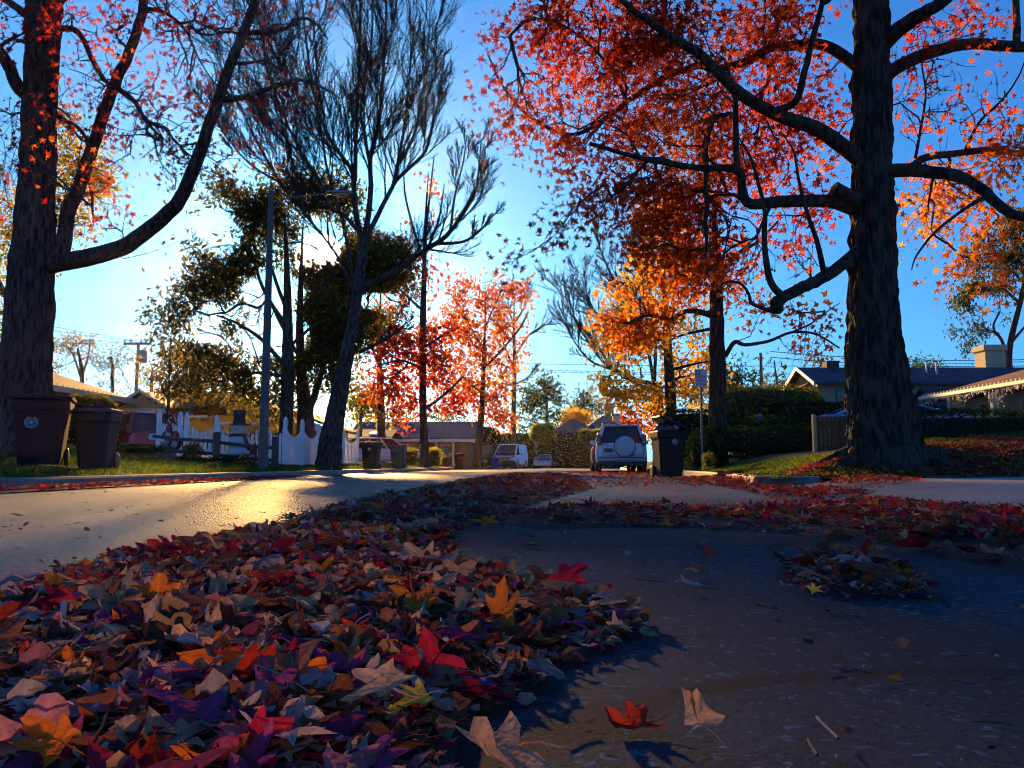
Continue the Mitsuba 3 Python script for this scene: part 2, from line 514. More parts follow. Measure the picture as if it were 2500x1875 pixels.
def tri_star():
    """Three-pointed cheap star for trees farther off."""
    V = np.array([(0, 0, 0), (0.5, 0.25, -0.1), (0.17, 0.48, 0.03), (0.05, 1.0, -0.12), (-0.15, 0.45, 0.03), (-0.5, 0.3, -0.1)])
    return V, np.array([[0, 1, 2], [0, 2, 4], [2, 3, 4], [0, 4, 5]])


def rand_rot(n, rg, hang=0.5):
    """Random rotations; tip direction biased downwards by hang, blades facing any way."""
    d = rg.normal(size=(n, 3))
    d[:, 2] -= hang * 1.6
    d /= np.linalg.norm(d, axis=1, keepdims=True)
    w = rg.normal(size=(n, 3))
    x = np.cross(w, d)
    x /= np.linalg.norm(x, axis=1, keepdims=True) + 1e-9
    return np.stack([x, d, np.cross(x, d)], 2)


def stamp(mb, tmpl, P, R, S, col, bright=0.25, rg=rng):
    """Copies of a template at P with rotations R, sizes S and colours (N, 3)."""
    V, F = tmpl
    W = np.einsum('nij,kj->nki', R, V) * np.asarray(S)[:, None, None] + P[:, None]
    Fn = (F[None] + (np.arange(len(P)) * len(V))[:, None, None]).reshape(-1, 3)
    c = np.repeat(col[:, None], len(V), 1)
    c = c * (1 + bright * (rg.random((len(P), len(V), 1)) - 0.5))
    mb.add(W.reshape(-1, 3), Fn, np.clip(c, 0.002, 0.95).reshape(-1, 3))


def pick(pal, w, P, rg, scale=0.9, spread=0.5, seed=0):
    """Palette colours, clumped by noise over position."""
    pal = np.array(pal)
    cw = np.cumsum(w) / np.sum(w)
    f = meshkit.fbm(P * scale, 2, seed)
    f = np.clip((f - 0.5) * 1.9 + 0.5, 0, 1)
    u = np.clip(f * (1 - spread) + rg.random(len(P)) * spread, 0, 0.999)
    c = pal[np.searchsorted(cw, u)]
    return c * rg.uniform(0.75, 1.25, (len(P), 1))


# ------------------------------------------------------------------ tree growth
def limb3(px, Y0, Y1, w, n=None, jig=0.0, rg=rng):
    """Polyline of photo pixels with depth running Y0..Y1 -> smooth 3-D points and radii (w: px widths at start, end)."""
    m = len(px)
    P = np.array([at(u, v, Y0 + (Y1 - Y0) * i / (m - 1)) for i, (u, v) in enumerate(px)])
    n = n or 4 * m
    P = spline(P, n)
    Ys = P[:, 1]
    R = np.linspace(w[0], w[1], n) * 0.5 * Ys / FOC
    if jig:
        P = P + rg.normal(size=P.shape) * (R * jig)[:, None] * np.linspace(0, 1, n)[:, None]
    return P, R


def clump_points(clumps, rg, per_area, Yc):
    """Points inside 3-D ellipsoids given as (u, v, ru, rv, depth offset, weight)."""
    out = []
    for c in clumps:
        u, v, ru, rv = c[:4]
        dy = c[4] if len(c) > 4 else 0
        w = c[5] if len(c) > 5 else 1.0
        k = max(3, int(per_area * ru * rv / 1e4 * w))
        ctr = at(u, v, Yc + dy)
        rx, rz = ru * (Yc + dy) / FOC, rv * (Yc + dy) / FOC
        q = rg.normal(size=(k, 3))
        q /= np.linalg.norm(q, axis=1, keepdims=True)
        q *= rg.random((k, 1)) ** 0.45
        out.append(ctr + q * np.array([rx, 0.5 * (rx + rz), rz]))
    return np.vstack(out)


def grow(limbs, targets, rg, step=0.3, rtip=0.006, wig=0.12, up=0.0, batches=10):
    """Joins every target to the growing skeleton by curved twigs. Returns list of (points, radii)."""
    N = [np.vstack([l[0] for l in limbs])]
    D = [np.vstack([np.gradient(l[0], axis=0) for l in limbs])]
    RR = [np.concatenate([l[1] for l in limbs])]
    PAR = [np.full(len(N[0]), -1)]
    n0 = len(N[0])
    tree = cKDTree(N[0])
    d0 = tree.query(targets)[0]
    order = np.argsort(d0 + rg.random(len(d0)) * 0.3 * d0.mean())
    edges = np.unique((np.linspace(0, 1, batches + 1) ** 1.6 * len(order)).astype(int))
    paths = []
    for a, b in zip(edges[:-1], edges[1:]):
        pos, dirs, rad = np.vstack(N), np.vstack(D), np.concatenate(RR)
        tree = cKDTree(pos)
        K = min(14, len(pos))
        dd, ii = tree.query(targets[order[a:b]], k=K)
        for t, ds, js in zip(targets[order[a:b]], dd, ii):
            v = (t - pos[js]) / (ds[:, None] + 1e-9)
            g = dirs[js] / (np.linalg.norm(dirs[js], axis=1, keepdims=True) + 1e-9)
            cost = ds * (1 + 0.55 * (1 - (v * g).sum(1)))
            j = js[np.argmin(cost)]
            p0, L = pos[j], np.linalg.norm(t - pos[j])
            if L < 0.04:
                continue
            g = dirs[j] / (np.linalg.norm(dirs[j]) + 1e-9)
            k = int(np.clip(round(L / step), 2, 9))
            s = np.linspace(0, 1, k + 1)[:, None]
            cpt = p0 + g * L * 0.35 + np.array([0, 0, up * L]) + rg.normal(size=3) * L * 0.1
            P = (1 - s) ** 2 * p0 + 2 * s * (1 - s) * cpt + s ** 2 * t
            P[1:-1] += rg.normal(size=(k - 1, 3)) * wig * L / k
            base = sum(len(x) for x in N)
            N.append(P[1:])
            D.append(np.gradient(P, axis=0)[1:])
            RR.append(np.full(k, rtip))
            PAR.append(np.concatenate([[j], base + np.arange(k - 1)]))
            paths.append((j, base, k, P))
    par = np.concatenate(PAR)
    cnt = np.zeros(len(par))
    ends = [p[1] + p[2] - 1 for p in paths]
    cnt[ends] += 1
    for i in range(len(par) - 1, n0 - 1, -1):
        if par[i] >= 0:
            cnt[par[i]] += cnt[i]
    rad = rtip * np.maximum(cnt, 1) ** 0.45
    rad[:n0] = np.concatenate([l[1] for l in limbs])
    out = []
    for j, base, k, P in paths:
        r = np.concatenate([[min(rad[j] * 0.9, rad[base] * 1.15)], rad[base:base + k]])
        r[-1] *= 0.6
        out.append((P, np.minimum.accumulate(r)))
    return out


def twig_mesh(mb, paths, sides=4, col=(.06, .045, .04)):
    by = {}
    for P, R in paths:
        by.setdefault(len(P), []).append((P, R))
    for k, l in by.items():
        batch_tubes(mb, np.array([x[0] for x in l]), np.array([x[1] for x in l]), sides, col)


def upfan(start, d, L, r, depth, rg, out, spread=0.5, up=0.35, nch=6, curve=0.25, ratio=(0.45, 0.7)):
    """Bare upright twigs: each shoot curves upwards and carries shorter shoots."""
    k = 6 if depth > 1 else 4
    P, q = [np.array(start, float)], np.array(d, float) / np.linalg.norm(d)
    for i in range(k):
        q = q + np.array([0, 0, up / k]) + rg.normal(size=3) * curve / k
        q /= np.linalg.norm(q)
        P.append(P[-1] + q * L / k)
    P = np.array(P)
    R = np.linspace(r, max(r * 0.3, 0.0035), k + 1)
    out.append((P, R, depth))
    if depth == 0:
        return
    for i in range(nch):
        s = 0.18 + 0.8 * (i + rg.random() * 0.8) / nch
        x = s * k
        a = min(int(x), k - 1)
        p = P[a] + (P[a + 1] - P[a]) * (x - a)
        g = P[a + 1] - P[a]
        g /= np.linalg.norm(g)
        side = rg.normal(size=3)
        side -= g * (side @ g)
        side /= np.linalg.norm(side)
        dd = g + side * rg.uniform(0.5, 1.1) * spread
        upfan(p, dd, L * rg.uniform(*ratio) * (1.15 - 0.5 * s), max(np.interp(x, np.arange(k + 1), R) * 0.55, 0.004), depth - 1, rg, out, spread, up, max(2, nch - 1), curve, ratio)


def mesh_limbs(t, limbs, bsdf, sides=10, label=True):
    for P, R in limbs:
        mb = MB()
        mb.tube(P, R, sides)
        mb.build(t + '__limb', bsdf, True)

# ------------------------------------------------------------------ trees
REDS = [(0.30, 0.018, 0.010), (0.46, 0.045, 0.012), (0.60, 0.10, 0.015), (0.70, 0.19, 0.02), (0.80, 0.36, 0.04)]
ORANGE = [(0.55, 0.06, 0.012), (0.70, 0.15, 0.015), (0.78, 0.28, 0.02), (0.80, 0.42, 0.03), (0.62, 0.42, 0.05)]
YELLOW = [(0.68, 0.22, 0.02), (0.80, 0.40, 0.025), (0.85, 0.55, 0.04), (0.75, 0.58, 0.06), (0.40, 0.36, 0.04)]
OLIVE = [(0.045, 0.05, 0.012), (0.10, 0.10, 0.018), (0.19, 0.15, 0.025), (0.3, 0.18, 0.035), (0.42, 0.33, 0.05)]
GREEN = [(0.012, 0.035, 0.012), (0.02, 0.055, 0.014), (0.04, 0.085, 0.018), (0.08, 0.12, 0.02)]
YGREEN = [(0.12, 0.18, 0.02), (0.28, 0.30, 0.025), (0.48, 0.42, 0.03), (0.6, 0.42, 0.04)]
TEMPL = {'star': star_leaf(), 'oval': oval_leaf(), 'chip': chip_leaf(), 'tri': tri_star()}


def trunk_mesh(pts, wpx, Y, bsdf, key, around=64, up=120, amp=0.016, flare=None, base_z=None, rg=rng):
    """Trunk along photo pixels with px widths, furrowed by displacement."""
    Q = np.array([list(at(u, v, Y)) + [w * 0.5 * Y / FOC] for (u, v), w in zip(pts, wpx)])
    if base_z is not None:
        Q[0, 2] = base_z
    S = spline(Q, up)
    a = np.linspace(0, 2 * np.pi, around + 1)[:-1]
    n = np.stack([np.cos(a), np.sin(a)], 1)
    zz = S[:, 2:3] - S[0, 2]
    Rr = np.repeat(S[:, 3:4], around, 1)
    if flare:
        lob = 0.5 + 0.5 * np.cos(a * 5 + 0.7) * 0.6 + 0.4 * np.cos(a * 3 + 2)
        Rr = Rr + flare * np.exp(-zz / 0.22) * (0.6 + 0.8 * lob) + 0.35 * flare * np.exp(-zz / 0.8)
    P = np.stack([S[:, :1] + Rr * n[:, 0], S[:, 1:2] + Rr * n[:, 1], np.repeat(S[:, 2:3], around, 1)], -1)
    w = meshkit.noise(P * np.array([2.5, 2.5, 1.2])) * 1.5
    f = meshkit.fbm(np.stack([P[..., 0] * 15 + w, P[..., 1] * 15, P[..., 2] * 2.6], -1), 3)
    g = meshkit.fbm(P * np.array([2.2, 2.2, 1.4]), 2, 3) - 0.5
    Rr = Rr + amp * 2.2 * (np.abs(f - 0.5) * 3 - 0.5) + Rr * 0.16 * g
    P = np.stack([S[:, :1] + Rr * n[:, 0], S[:, 1:2] + Rr * n[:, 1], P[..., 2]], -1)
    i, j = np.meshgrid(np.arange(up - 1), np.arange(around), indexing='ij')
    Fq = np.stack([i * around + j, i * around + (j + 1) % around, (i + 1) * around + (j + 1) % around, (i + 1) * around + j], -1).reshape(-1, 4)
    mb = MB()
    mb.add(P.reshape(-1, 3), Fq, (.1, .1, .1))
    Vv, Ff = np.vstack(mb.V), np.vstack(mb.F)
    key = numbered(key)
    scene[key] = mikit.ply((Vv, Ff), bsdf, smooth=True)
    return S


LEAFPLY = {}


def leaf_parts(t, tmpl, P, R, S, col, sel, bsdf='leaf_mat'):
    """The chosen leaves as parts of their own, sharing ply dicts of a few colours."""
    V, F = TEMPL[tmpl]
    for i in sel:
        q = tuple(np.round(np.log(np.clip(col[i], 0.01, 1)) / 0.45).astype(int))
        if (tmpl, q) not in LEAFPLY:
            c = np.exp(np.array(q) * 0.45)
            cc = np.clip(c * np.linspace(0.85, 1.15, len(V))[:, None], 0.003, 0.9)
            LEAFPLY[tmpl, q] = mikit.ply((V, F), bsdf, color=cc)
        M = np.eye(4)
        M[:3, :3] = R[i] * S[i]
        M[:3, 3] = P[i]
        scene[numbered(t + '__leaf')] = {**LEAFPLY[tmpl, q], 'to_world': T(M)}


def foliage(t, targets, per, size, tmpl, pal, w, rg, spread_r, hang=0.5, seed=0, parts=0, colour_scale=0.9, key='crown', mixing=0.5, keep=None, zmin=None, carve=None):
    P = np.repeat(targets, per, 0) + rg.normal(size=(len(targets) * per, 3)) * spread_r
    if keep is not None:
        P = P[keep(P)]
    if carve:                                    # open gaps between the leaf masses
        P = P[meshkit.fbm(P * carve[0], 3, seed + 7) + 0.08 * rg.random(len(P)) > carve[1]]
    if zmin is not None:
        P = P[P[:, 2] > zmin]
    R = rand_rot(len(P), rg, hang)
    S = size * rg.uniform(0.65, 1.2, len(P))
    col = pick(pal, w, P, rg, colour_scale, mixing, seed) * 0.72
    rest = np.ones(len(P), bool)
    if parts:
        dz = P[:, 2] - CAMZ
        yc = P[:, 1] * CP + dz * SP
        u = P[:, 0] / yc * FOC + 1250
        v = 937.5 - (dz * CP - P[:, 1] * SP) / yc * FOC
        ok = (u > 20) & (u < 2480) & (v > 20) & (v < 1300) & (yc > 1)
        sel = np.where(ok)[0]
        sel = sel[np.argsort(yc[sel] - 8 * S[sel])][:parts]
        leaf_parts(t, tmpl, P, R, S, col, sel)
        rest[sel] = False
    mb = MB()
    stamp(mb, TEMPL[tmpl], P[rest], R[rest], S[rest], col[rest], 0.3, rg)
    k = mb.build(t + '__' + key, 'leaf_mat')
    tag(k, kind='stuff')


def twigs(t, paths, sides=4, col=(.06, .045, .04), key='twigs', bsdf='matte', big=0.02):
    fat = [p for p in paths if p[1][0] >= big]
    thin = [p for p in paths if p[1][0] < big]
    if thin:
        mb = MB()
        twig_mesh(mb, thin, sides, col)
        tag(mb.build(t + '__' + key, bsdf), kind='stuff')
    if fat:
        mb = MB()
        twig_mesh(mb, fat, 7, col)
        tag(mb.build(t + '__branches', bsdf, True), kind='stuff')


def seed_balls(t, pts, r, rg, col=(.05, .03, .02)):
    """Hanging seed balls on thin stalks."""
    s = trimesh.creation.icosphere(1, r)
    mb = MB()
    V, F = np.array(s.vertices), np.array(s.faces)
    n = len(pts)
    mb.add((V[None] * rg.uniform(0.8, 1.2, (n, 1, 1)) + pts[:, None]).reshape(-1, 3), (F[None] + (np.arange(n) * len(V))[:, None, None]).reshape(-1, 3), col)
    L = np.stack([pts, pts + np.array([0, 0, 0.07]) + rg.normal(size=(n, 3)) * 0.012], 1)
    batch_tubes(mb, L, np.full((n, 2), 0.003), 3, col)
    tag(mb.build(t + '__seed_balls', 'matte'), kind='stuff')


# --- the big sweetgum on the right
rg = np.random.default_rng(21)
YR = 11.3
t = thing('sweetgum_tree', 'huge red-leaved tree with thick furrowed trunk on the mound at right', 'tree')
trunk_mesh([(2162, 1120), (2158, 1030), (2146, 950), (2136, 860), (2132, 740), (2131, 560), (2128, 380), (2127, 180), (2127, 0), (2126, -250), (2120, -600)],
           [172, 160, 148, 135, 120, 108, 98, 92, 86, 72, 45], YR, 'bark_dark', t + '__trunk', 128, 300, 0.028, 0.24, base_z=float(ground_z(5.15, YR)) - 0.5)
mb = MB()                                        # surface roots
for a, L in ((-2.9, 1.3), (-2.3, 1.0), (-1.5, 0.8), (-0.6, 1.1), (0.1, 1.4), (2.6, 1.2)):
    s = np.linspace(0.25, 1, 9)
    px, py = 5.15 + np.cos(a + 0.3 * s) * L * s, YR + np.sin(a + 0.3 * s) * L * s * 0.8
    mb.tube(np.stack([px, py, ground_z(px, py) + 0.05 - 0.09 * s], 1), 0.15 * (1.15 - s) + 0.02, 9)
mb.build(t + '__root', 'bark_dark', True)
limbs_px = [
    ([(2110, 520), (2072, 505), (2020, 491), (1910, 492), (1830, 497), (1812, 460), (1799, 415), (1700, 409), (1560, 385), (1440, 350)], 0, -1.2, (40, 9)),
    ([(1801, 425), (1797, 358), (1795, 245), (1785, 190)], -0.6, -0.5, (17, 12)),
    ([(2110, 400), (2068, 365), (1995, 315), (1919, 288), (1877, 270), (1806, 228), (1763, 186), (1700, 127), (1640, 92), (1588, 54), (1545, 25), (1480, -40)], 0, -1.8, (42, 14)),
    ([(1880, 275), (1940, 250), (1960, 190), (1985, 90), (2008, 0), (2020, -120)], -0.5, -1.5, (20, 11)),
    ([(2110, 175), (2037, 122), (1987, 107), (1936, 112), (1877, 118), (1827, 148), (1751, 169), (1700, 162), (1617, 192), (1534, 246), (1461, 300), (1390, 330), (1300, 290), (1230, 215), (1190, 130)], 0, 1.6, (30, 4)),
    ([(1880, 116), (1905, 45), (1936, 0), (1960, -90)], 0.4, 0.9, (16, 8)),
    ([(2135, 130), (2190, 75), (2240, 40), (2300, 5), (2400, -80)], 0, -1.0, (46, 26)),
    ([(2135, 215), (2190, 165), (2290, 122), (2375, 107), (2500, 114), (2650, 90)], 0, 1.0, (36, 24)),
    ([(2481, 112), (2482, 60), (2478, -20), (2470, -140)], 0.8, 1.0, (20, 14)),
    ([(2140, 425), (2200, 415), (2270, 420), (2333, 430), (2396, 462), (2447, 508), (2520, 540)], 0, -1.5, (38, 22)),
    ([(2225, 408), (2262, 384), (2333, 375), (2417, 367), (2500, 376), (2600, 380)], -0.3, 0.8, (20, 14)),
    ([(2110, 600), (2075, 630), (2037, 660), (1995, 685), (1950, 705), (1908, 730), (1892, 742)], 0, -1.3, (33, 27)),
    ([(1908, 722), (1882, 690), (1870, 633), (1866, 570), (1868, 520), (1850, 440), (1830, 380), (1800, 330)], -1.3, -1.8, (20, 4)),
    ([(2012, 668), (1995, 591), (1970, 519), (1950, 440), (1938, 370), (1905, 320)], -0.8, -1.6, (15, 3)),
    ([(1890, 762), (1860, 752), (1834, 739), (1827, 716), (1807, 692), (1770, 690), (1740, 720)], -1.3, -2.2, (11, 4)),
    ([(2410, 480), (2370, 500), (2290, 560), (2240, 620), (2225, 660)], -1.1, -1.3, (11, 2.5)),
    ([(1530, 250), (1500, 180), (1440, 110), (1370, 60), (1290, 40)], 1.0, -0.3, (10, 4)),
    ([(2350, 380), (2390, 300), (2450, 240), (2490, 180), (2510, 120)], 0.2, -0.4, (8, 2.5)),
    ([(2235, 385), (2245, 330), (2260, 230), (2250, 150), (2262, 80)], 0.2, 0.4, (8, 2.5)),
    ([(2020, 0), (1900, -160), (1700, -260)], 0.5, 1.5, (30, 10)),
]
limbs = [limb3(px, YR + a, YR + b, w, jig=0.12, rg=rg) for px, a, b, w in limbs_px]
mesh_limbs(t, limbs, 'bark_dark', 10)
mb = MB()                                        # sawn stub above the low limb and the knuckle of the lowest one
st = [at(2090, 490, YR - 0.25), at(2058, 472, YR - 0.3), at(2036, 457, YR - 0.33)]
mb.tube(spline(st, 6), [0.11, 0.1, 0.1, 0.095, 0.09, 0.088], 12)
mb.build(t + '__stub', 'bark_dark', True)
mb = MB()
kn = trimesh.creation.icosphere(3, 0.085)
kv = np.array(kn.vertices)
mb.add(kv * (1 + 0.35 * (meshkit.fbm(kv * 14, 2)[:, None] - 0.4)) + at(1897, 750, YR - 1.3), kn.faces, (.1, .1, .1))
mb.build(t + '__knuckle', 'bark_dark', True)
RC = [(1330, 60, 110, 90, 0, 1), (1225, 110, 45, 60, 0, .8), (1195, 205, 28, 40, 0, .9), (1210, 320, 30, 30, 0.3, .8), (1290, 250, 90, 90, 0), (1380, 350, 110, 60, 0.5), (1500, 150, 170, 140, 0.5), (1490, 310, 140, 90, 0),
      (1650, 80, 150, 110, -0.5), (1700, 290, 150, 120, 0), (1880, 70, 120, 80, 0), (1930, 260, 110, 120, 0.5), (1560, 450, 110, 80, -0.3), (1440, 500, 70, 60, 0.3, .9), (1360, 560, 38, 40, 0, .8), (1690, 480, 150, 100, 0.5),
      (1600, 590, 130, 60, 1.0), (1830, 420, 120, 100, 1.0), (1740, 620, 90, 70, 0.5), (1980, 490, 70, 60, 0, .6), (1890, 560, 80, 60, .5, .5), (2030, 330, 50, 90, 1, .6), (1960, 600, 60, 40, 0, .3), (1640, 560, 120, 90, 1.5),
      (2250, 90, 90, 70, 0, .3), (2400, 60, 100, 60, 0, .45), (2320, 470, 110, 70, 0, .75), (2450, 350, 60, 110, 0, .9), (2370, 640, 80, 50, 0, .8), (2260, 540, 60, 50, 0, .6), (2230, 220, 50, 60, 0, .35), (2455, 560, 60, 60, 0, .8),
      (2440, 690, 50, 30, 0, .7), (2300, 300, 110, 90, 0, .12), (1500, -120, 350, 140, 0, .6), (2000, -150, 350, 150, 0, .4), (1700, 200, 300, 200, 2.5, .4), (1250, 640, 10, 10, 0, .2)]
tg = clump_points(RC, rg, 46, YR)
tg = tg[tg[:, 2] > 2.2]
low = (tg[:, 0] > 5.6) & (tg[:, 2] < 4.9)
paths = grow(limbs, tg, rg, step=0.22, rtip=0.0055, up=0.04)
twigs(t, paths, 4, (.05, .038, .032))
foliage(t, tg[low], 14, 0.132, 'star', ORANGE, [1.2, 2.2, 2.2, 1.4, .6], rg, 0.19, 0.55, 4, colour_scale=0.9, key='low_crown')
foliage(t, tg[~low], 14, 0.132, 'star', REDS, [1.7, 2.8, 2.8, 1.5, 0.5], rg, 0.19, 0.55, 3, parts=300, colour_scale=0.8, carve=(0.75, 0.44))
bt = clump_points([(2320, 270, 140, 130, 0), (1960, 640, 100, 60, 0), (1780, 640, 120, 80, 0), (2260, 120, 100, 80, 0)], rg, 60, YR)
tg2 = grow(limbs, bt, rg, step=0.15, rtip=0.004, up=0.0, wig=0.2)
twigs(t, tg2, 4, (.05, .038, .032), 'bare_twigs')
seed_balls(t, bt[rg.random(len(bt)) < 0.6], 0.014, rg)

# --- the sweetgum at the left edge
rg = np.random.default_rng(22)
YL = 14.0
t = thing('sweetgum_tree', 'big tree at the left edge with sparse red leaves and two long ascending limbs', 'tree')
trunk_mesh([(62, 1120), (64, 1040), (66, 930), (70, 800), (76, 680), (84, 560), (92, 400), (100, 200), (106, 60), (108, -150), (100, -500)],
           [128, 118, 112, 108, 106, 96, 86, 80, 84, 70, 45], YL, 'bark_red', t + '__trunk', 96, 220, 0.014, 0.2, base_z=float(ground_z(-8.3, YL)) - 0.1)
limbs_px = [
    ([(105, 650), (150, 640), (200, 632), (250, 620), (309, 600), (355, 567), (405, 525), (444, 478), (475, 405), (502, 328), (532, 247), (559, 166), (598, 69), (628, -10), (680, -160)], 0, -1.5, (48, 20)),
    ([(130, 640), (152, 610), (160, 560), (168, 510), (188, 470), (210, 405), (238, 325), (270, 232), (292, 180), (325, 105), (345, 40), (356, -40), (370, -160)], 0, 1.0, (40, 20)),
    ([(140, 70), (180, 72), (205, 100), (225, 145), (250, 190), (275, 212)], 0.2, 0.5, (16, 11)),
    ([(272, 205), (330, 250), (355, 295), (400, 340)], 0.5, -0.5, (16, 5)),
    ([(544, 245), (600, 236), (640, 222), (690, 205), (735, 195), (790, 215), (830, 240)], -1.0, -1.4, (16, 5)),
    ([(575, 155), (610, 153), (655, 145), (700, 130)], -1.1, -0.6, (11, 3)),
    ([(603, 80), (660, 78), (700, 68), (735, 45), (770, 55), (800, 95)], -1.2, -0.8, (14, 5)),
    ([(75, 240), (40, 205), (15, 150), (-30, 80), (-90, 0)], 0, -1.0, (38, 20)),
    ([(95, 60), (50, 25), (0, -10), (-80, -70)], 0, 0.5, (22, 14)),
    ([(120, 20), (160, -20), (220, -90)], 0, 0.5, (36, 18)),
    ([(345, 20), (400, 30), (450, 70), (480, 130)], 0.6, 0.0, (12, 4)),
    ([(225, 360), (190, 310), (150, 290), (120, 270)], 0.6, 0.4, (10, 6)),
]
limbs = [limb3(px, YL + a, YL + b, w, jig=0.1, rg=rg) for px, a, b, w in limbs_px]
mesh_limbs(t, limbs, 'bark_red', 10)
LC = [(60, 60, 120, 100, -1), (200, 60, 120, 90, 0), (330, 60, 110, 90, 0), (480, 60, 120, 100, 0), (620, 60, 120, 80, 0), (760, 40, 60, 60, 0), (200, 220, 110, 100, 0), (330, 260, 110, 110, 0), (430, 200, 100, 110, 0.5),
      (560, 250, 110, 100, 0), (680, 240, 90, 90, -0.5), (420, 380, 110, 90, 0.5), (250, 400, 80, 90, 0), (520, 400, 90, 70, 0.5), (640, 330, 70, 60, -.5), (230, 520, 60, 70, 0, .9), (300, 540, 40, 50, 0, .5), (40, 330, 80, 140, -1, .6), (60, 520, 90, 120, 2, .6),
      (350, -130, 300, 110, 0, .5), (90, 420, 70, 70, -1.2, .25)]
tg = clump_points(LC, rg, 15, YL)
tw = clump_points(LC, rg, 34, YL)
paths = grow(limbs, np.vstack([tg, tw]), rg, step=0.2, rtip=0.006, up=-0.02, wig=0.25)
twigs(t, paths, 4, (.07, .042, .05))
foliage(t, tg, 8, 0.14, 'star', [(0.34, 0.015, 0.03), (0.5, 0.03, 0.02), (0.66, 0.12, 0.02), (0.76, 0.28, 0.03)], [1.4, 2, 2, 1], rg, 0.16, 0.6, 5, parts=300)
seed_balls(t, tw[rg.random(len(tw)) < 0.5] + rg.normal(size=(1, 3)) * 0.02, 0.016, rg)


def leafy(name, label, trunk, wpx, Y, limbs_px, clumps, per_area, per, size, tmpl, pal, w, seed, bsdf='bark_grey', rtip=0.008, spread_r=0.25, around=20, up=40, hang=0.3, parts=0, cat='tree', group=None, cs=0.5, base_z=None, twig_col=(.06, .045, .04), mixing=0.5, keep=None, carve=(0.7, 0.46)):
    rg = np.random.default_rng(seed)
    t = thing(name, label, cat, group)
    X0 = at(*trunk[0], Y)[0]
    bz = float(ground_z(X0, Y)) - 0.1 if base_z is None else base_z
    trunk_mesh(trunk, wpx, Y, bsdf, t + '__trunk', around, up, 0.012, wpx[0] * 0.12 * Y / FOC, base_z=bz)
    limbs = [limb3(px, Y + a, Y + b, wd, jig=0.1, rg=rg) for px, a, b, wd in limbs_px]
    if limbs:
        mesh_limbs(t, limbs, bsdf, 8)
    else:
        Q = np.array([at(u, v, Y) for u, v in trunk])
        limbs = [(spline(Q, 12)[3:], np.full(9, 0.05))]
    tg = clump_points(clumps, rg, per_area * 1.5, Y)
    gz = ground_z(tg[:, 0], tg[:, 1])
    tg = tg[tg[:, 2] > gz + 0.25]
    paths = grow(limbs, tg, rg, step=0.5, rtip=rtip, up=0.06)
    twigs(t, paths, 4, twig_col)
    foliage(t, tg, int(per * 1.7), size, tmpl, pal, w, rg, spread_r, hang, seed, parts, cs, mixing=mixing, keep=keep, carve=carve)
    return t


def no_sun(P):
    """A break in the crown, above and beside the low sun."""
    q = P - np.array([0, 0, CAMZ])
    az = np.degrees(np.arctan2(q[:, 0], q[:, 1]) - math.atan2(SUN[0], SUN[1]))
    el = np.degrees(np.arctan2(q[:, 2], np.hypot(q[:, 0], q[:, 1])) - math.atan2(SUN[2], math.hypot(SUN[0], SUN[1])))
    n1, n2 = meshkit.noise(P * 1.6), meshkit.noise(P * 1.1)
    a = np.hypot(az / 1.75, (el - 1.3) / 1.3)
    b = np.minimum(np.hypot((az + 3.0) / 2.1, (el + 2.2) / 1.25), np.hypot((az + 2.6) / 2.2, (el + 5.1) / 1.7))   # more breaks, lower down
    c = np.hypot((az - 3.9) / 2.0, (el + 2.6) / 0.75)
    return (a > 0.75 + 0.5 * n1) & (b > 0.8 + 0.5 * n2) & (c > 0.7 + 0.5 * n2)


# --- second and third street trees on the right
leafy('sweetgum_tree', 'red-leaved tree with straight trunk behind the clipped hedge right of the sign', [(1752, 1075), (1752, 1000), (1752, 900), (1750, 800), (1750, 700), (1748, 600), (1740, 480)], [46, 42, 41, 35, 31, 22, 6], 22.5,
      [([(1752, 775), (1710, 762), (1675, 760), (1632, 779), (1580, 770), (1530, 790)], 0, -1.5, (17, 5)), ([(1770, 870), (1794, 835), (1820, 842), (1880, 832), (1930, 812), (1990, 815), (2050, 850)], 0, -1.2, (12, 4)),
       ([(1750, 800), (1700, 810), (1660, 820), (1600, 850)], 0, 1.5, (9, 3)), ([(1750, 690), (1700, 640), (1640, 590), (1580, 560)], 0, 1, (15, 6)), ([(1750, 680), (1800, 620), (1850, 590), (1900, 540)], 0, 1, (13, 5)), ([(1745, 620), (1745, 520), (1760, 430)], 0, 0, (16, 8)),
       ([(1930, 812), (1980, 790), (2020, 760), (2050, 740)], -1, -1.4, (5, 2))],
      [(1540, 690, 70, 60, -1), (1600, 780, 90, 50, -1), (1500, 790, 60, 40, -1, .7), (1640, 640, 100, 70, 0), (1740, 640, 100, 70, -.5), (1540, 830, 90, 50, -.5), (1830, 720, 60, 50, 0, .35), (1900, 760, 90, 50, 0, .3), (1960, 850, 70, 50, -1, .3), (2000, 770, 60, 60, -1, .2), (1650, 700, 80, 60, 1), (1700, 720, 50, 40, 1, .7), (1950, 880, 60, 50, 1, .35), (1660, 520, 120, 70, 1)],
      60, 6, 0.19, 'tri', ORANGE, [1.8, 2.6, 1.8, 1, .5], 31, 'bark_dark', spread_r=0.2, around=32, up=90)
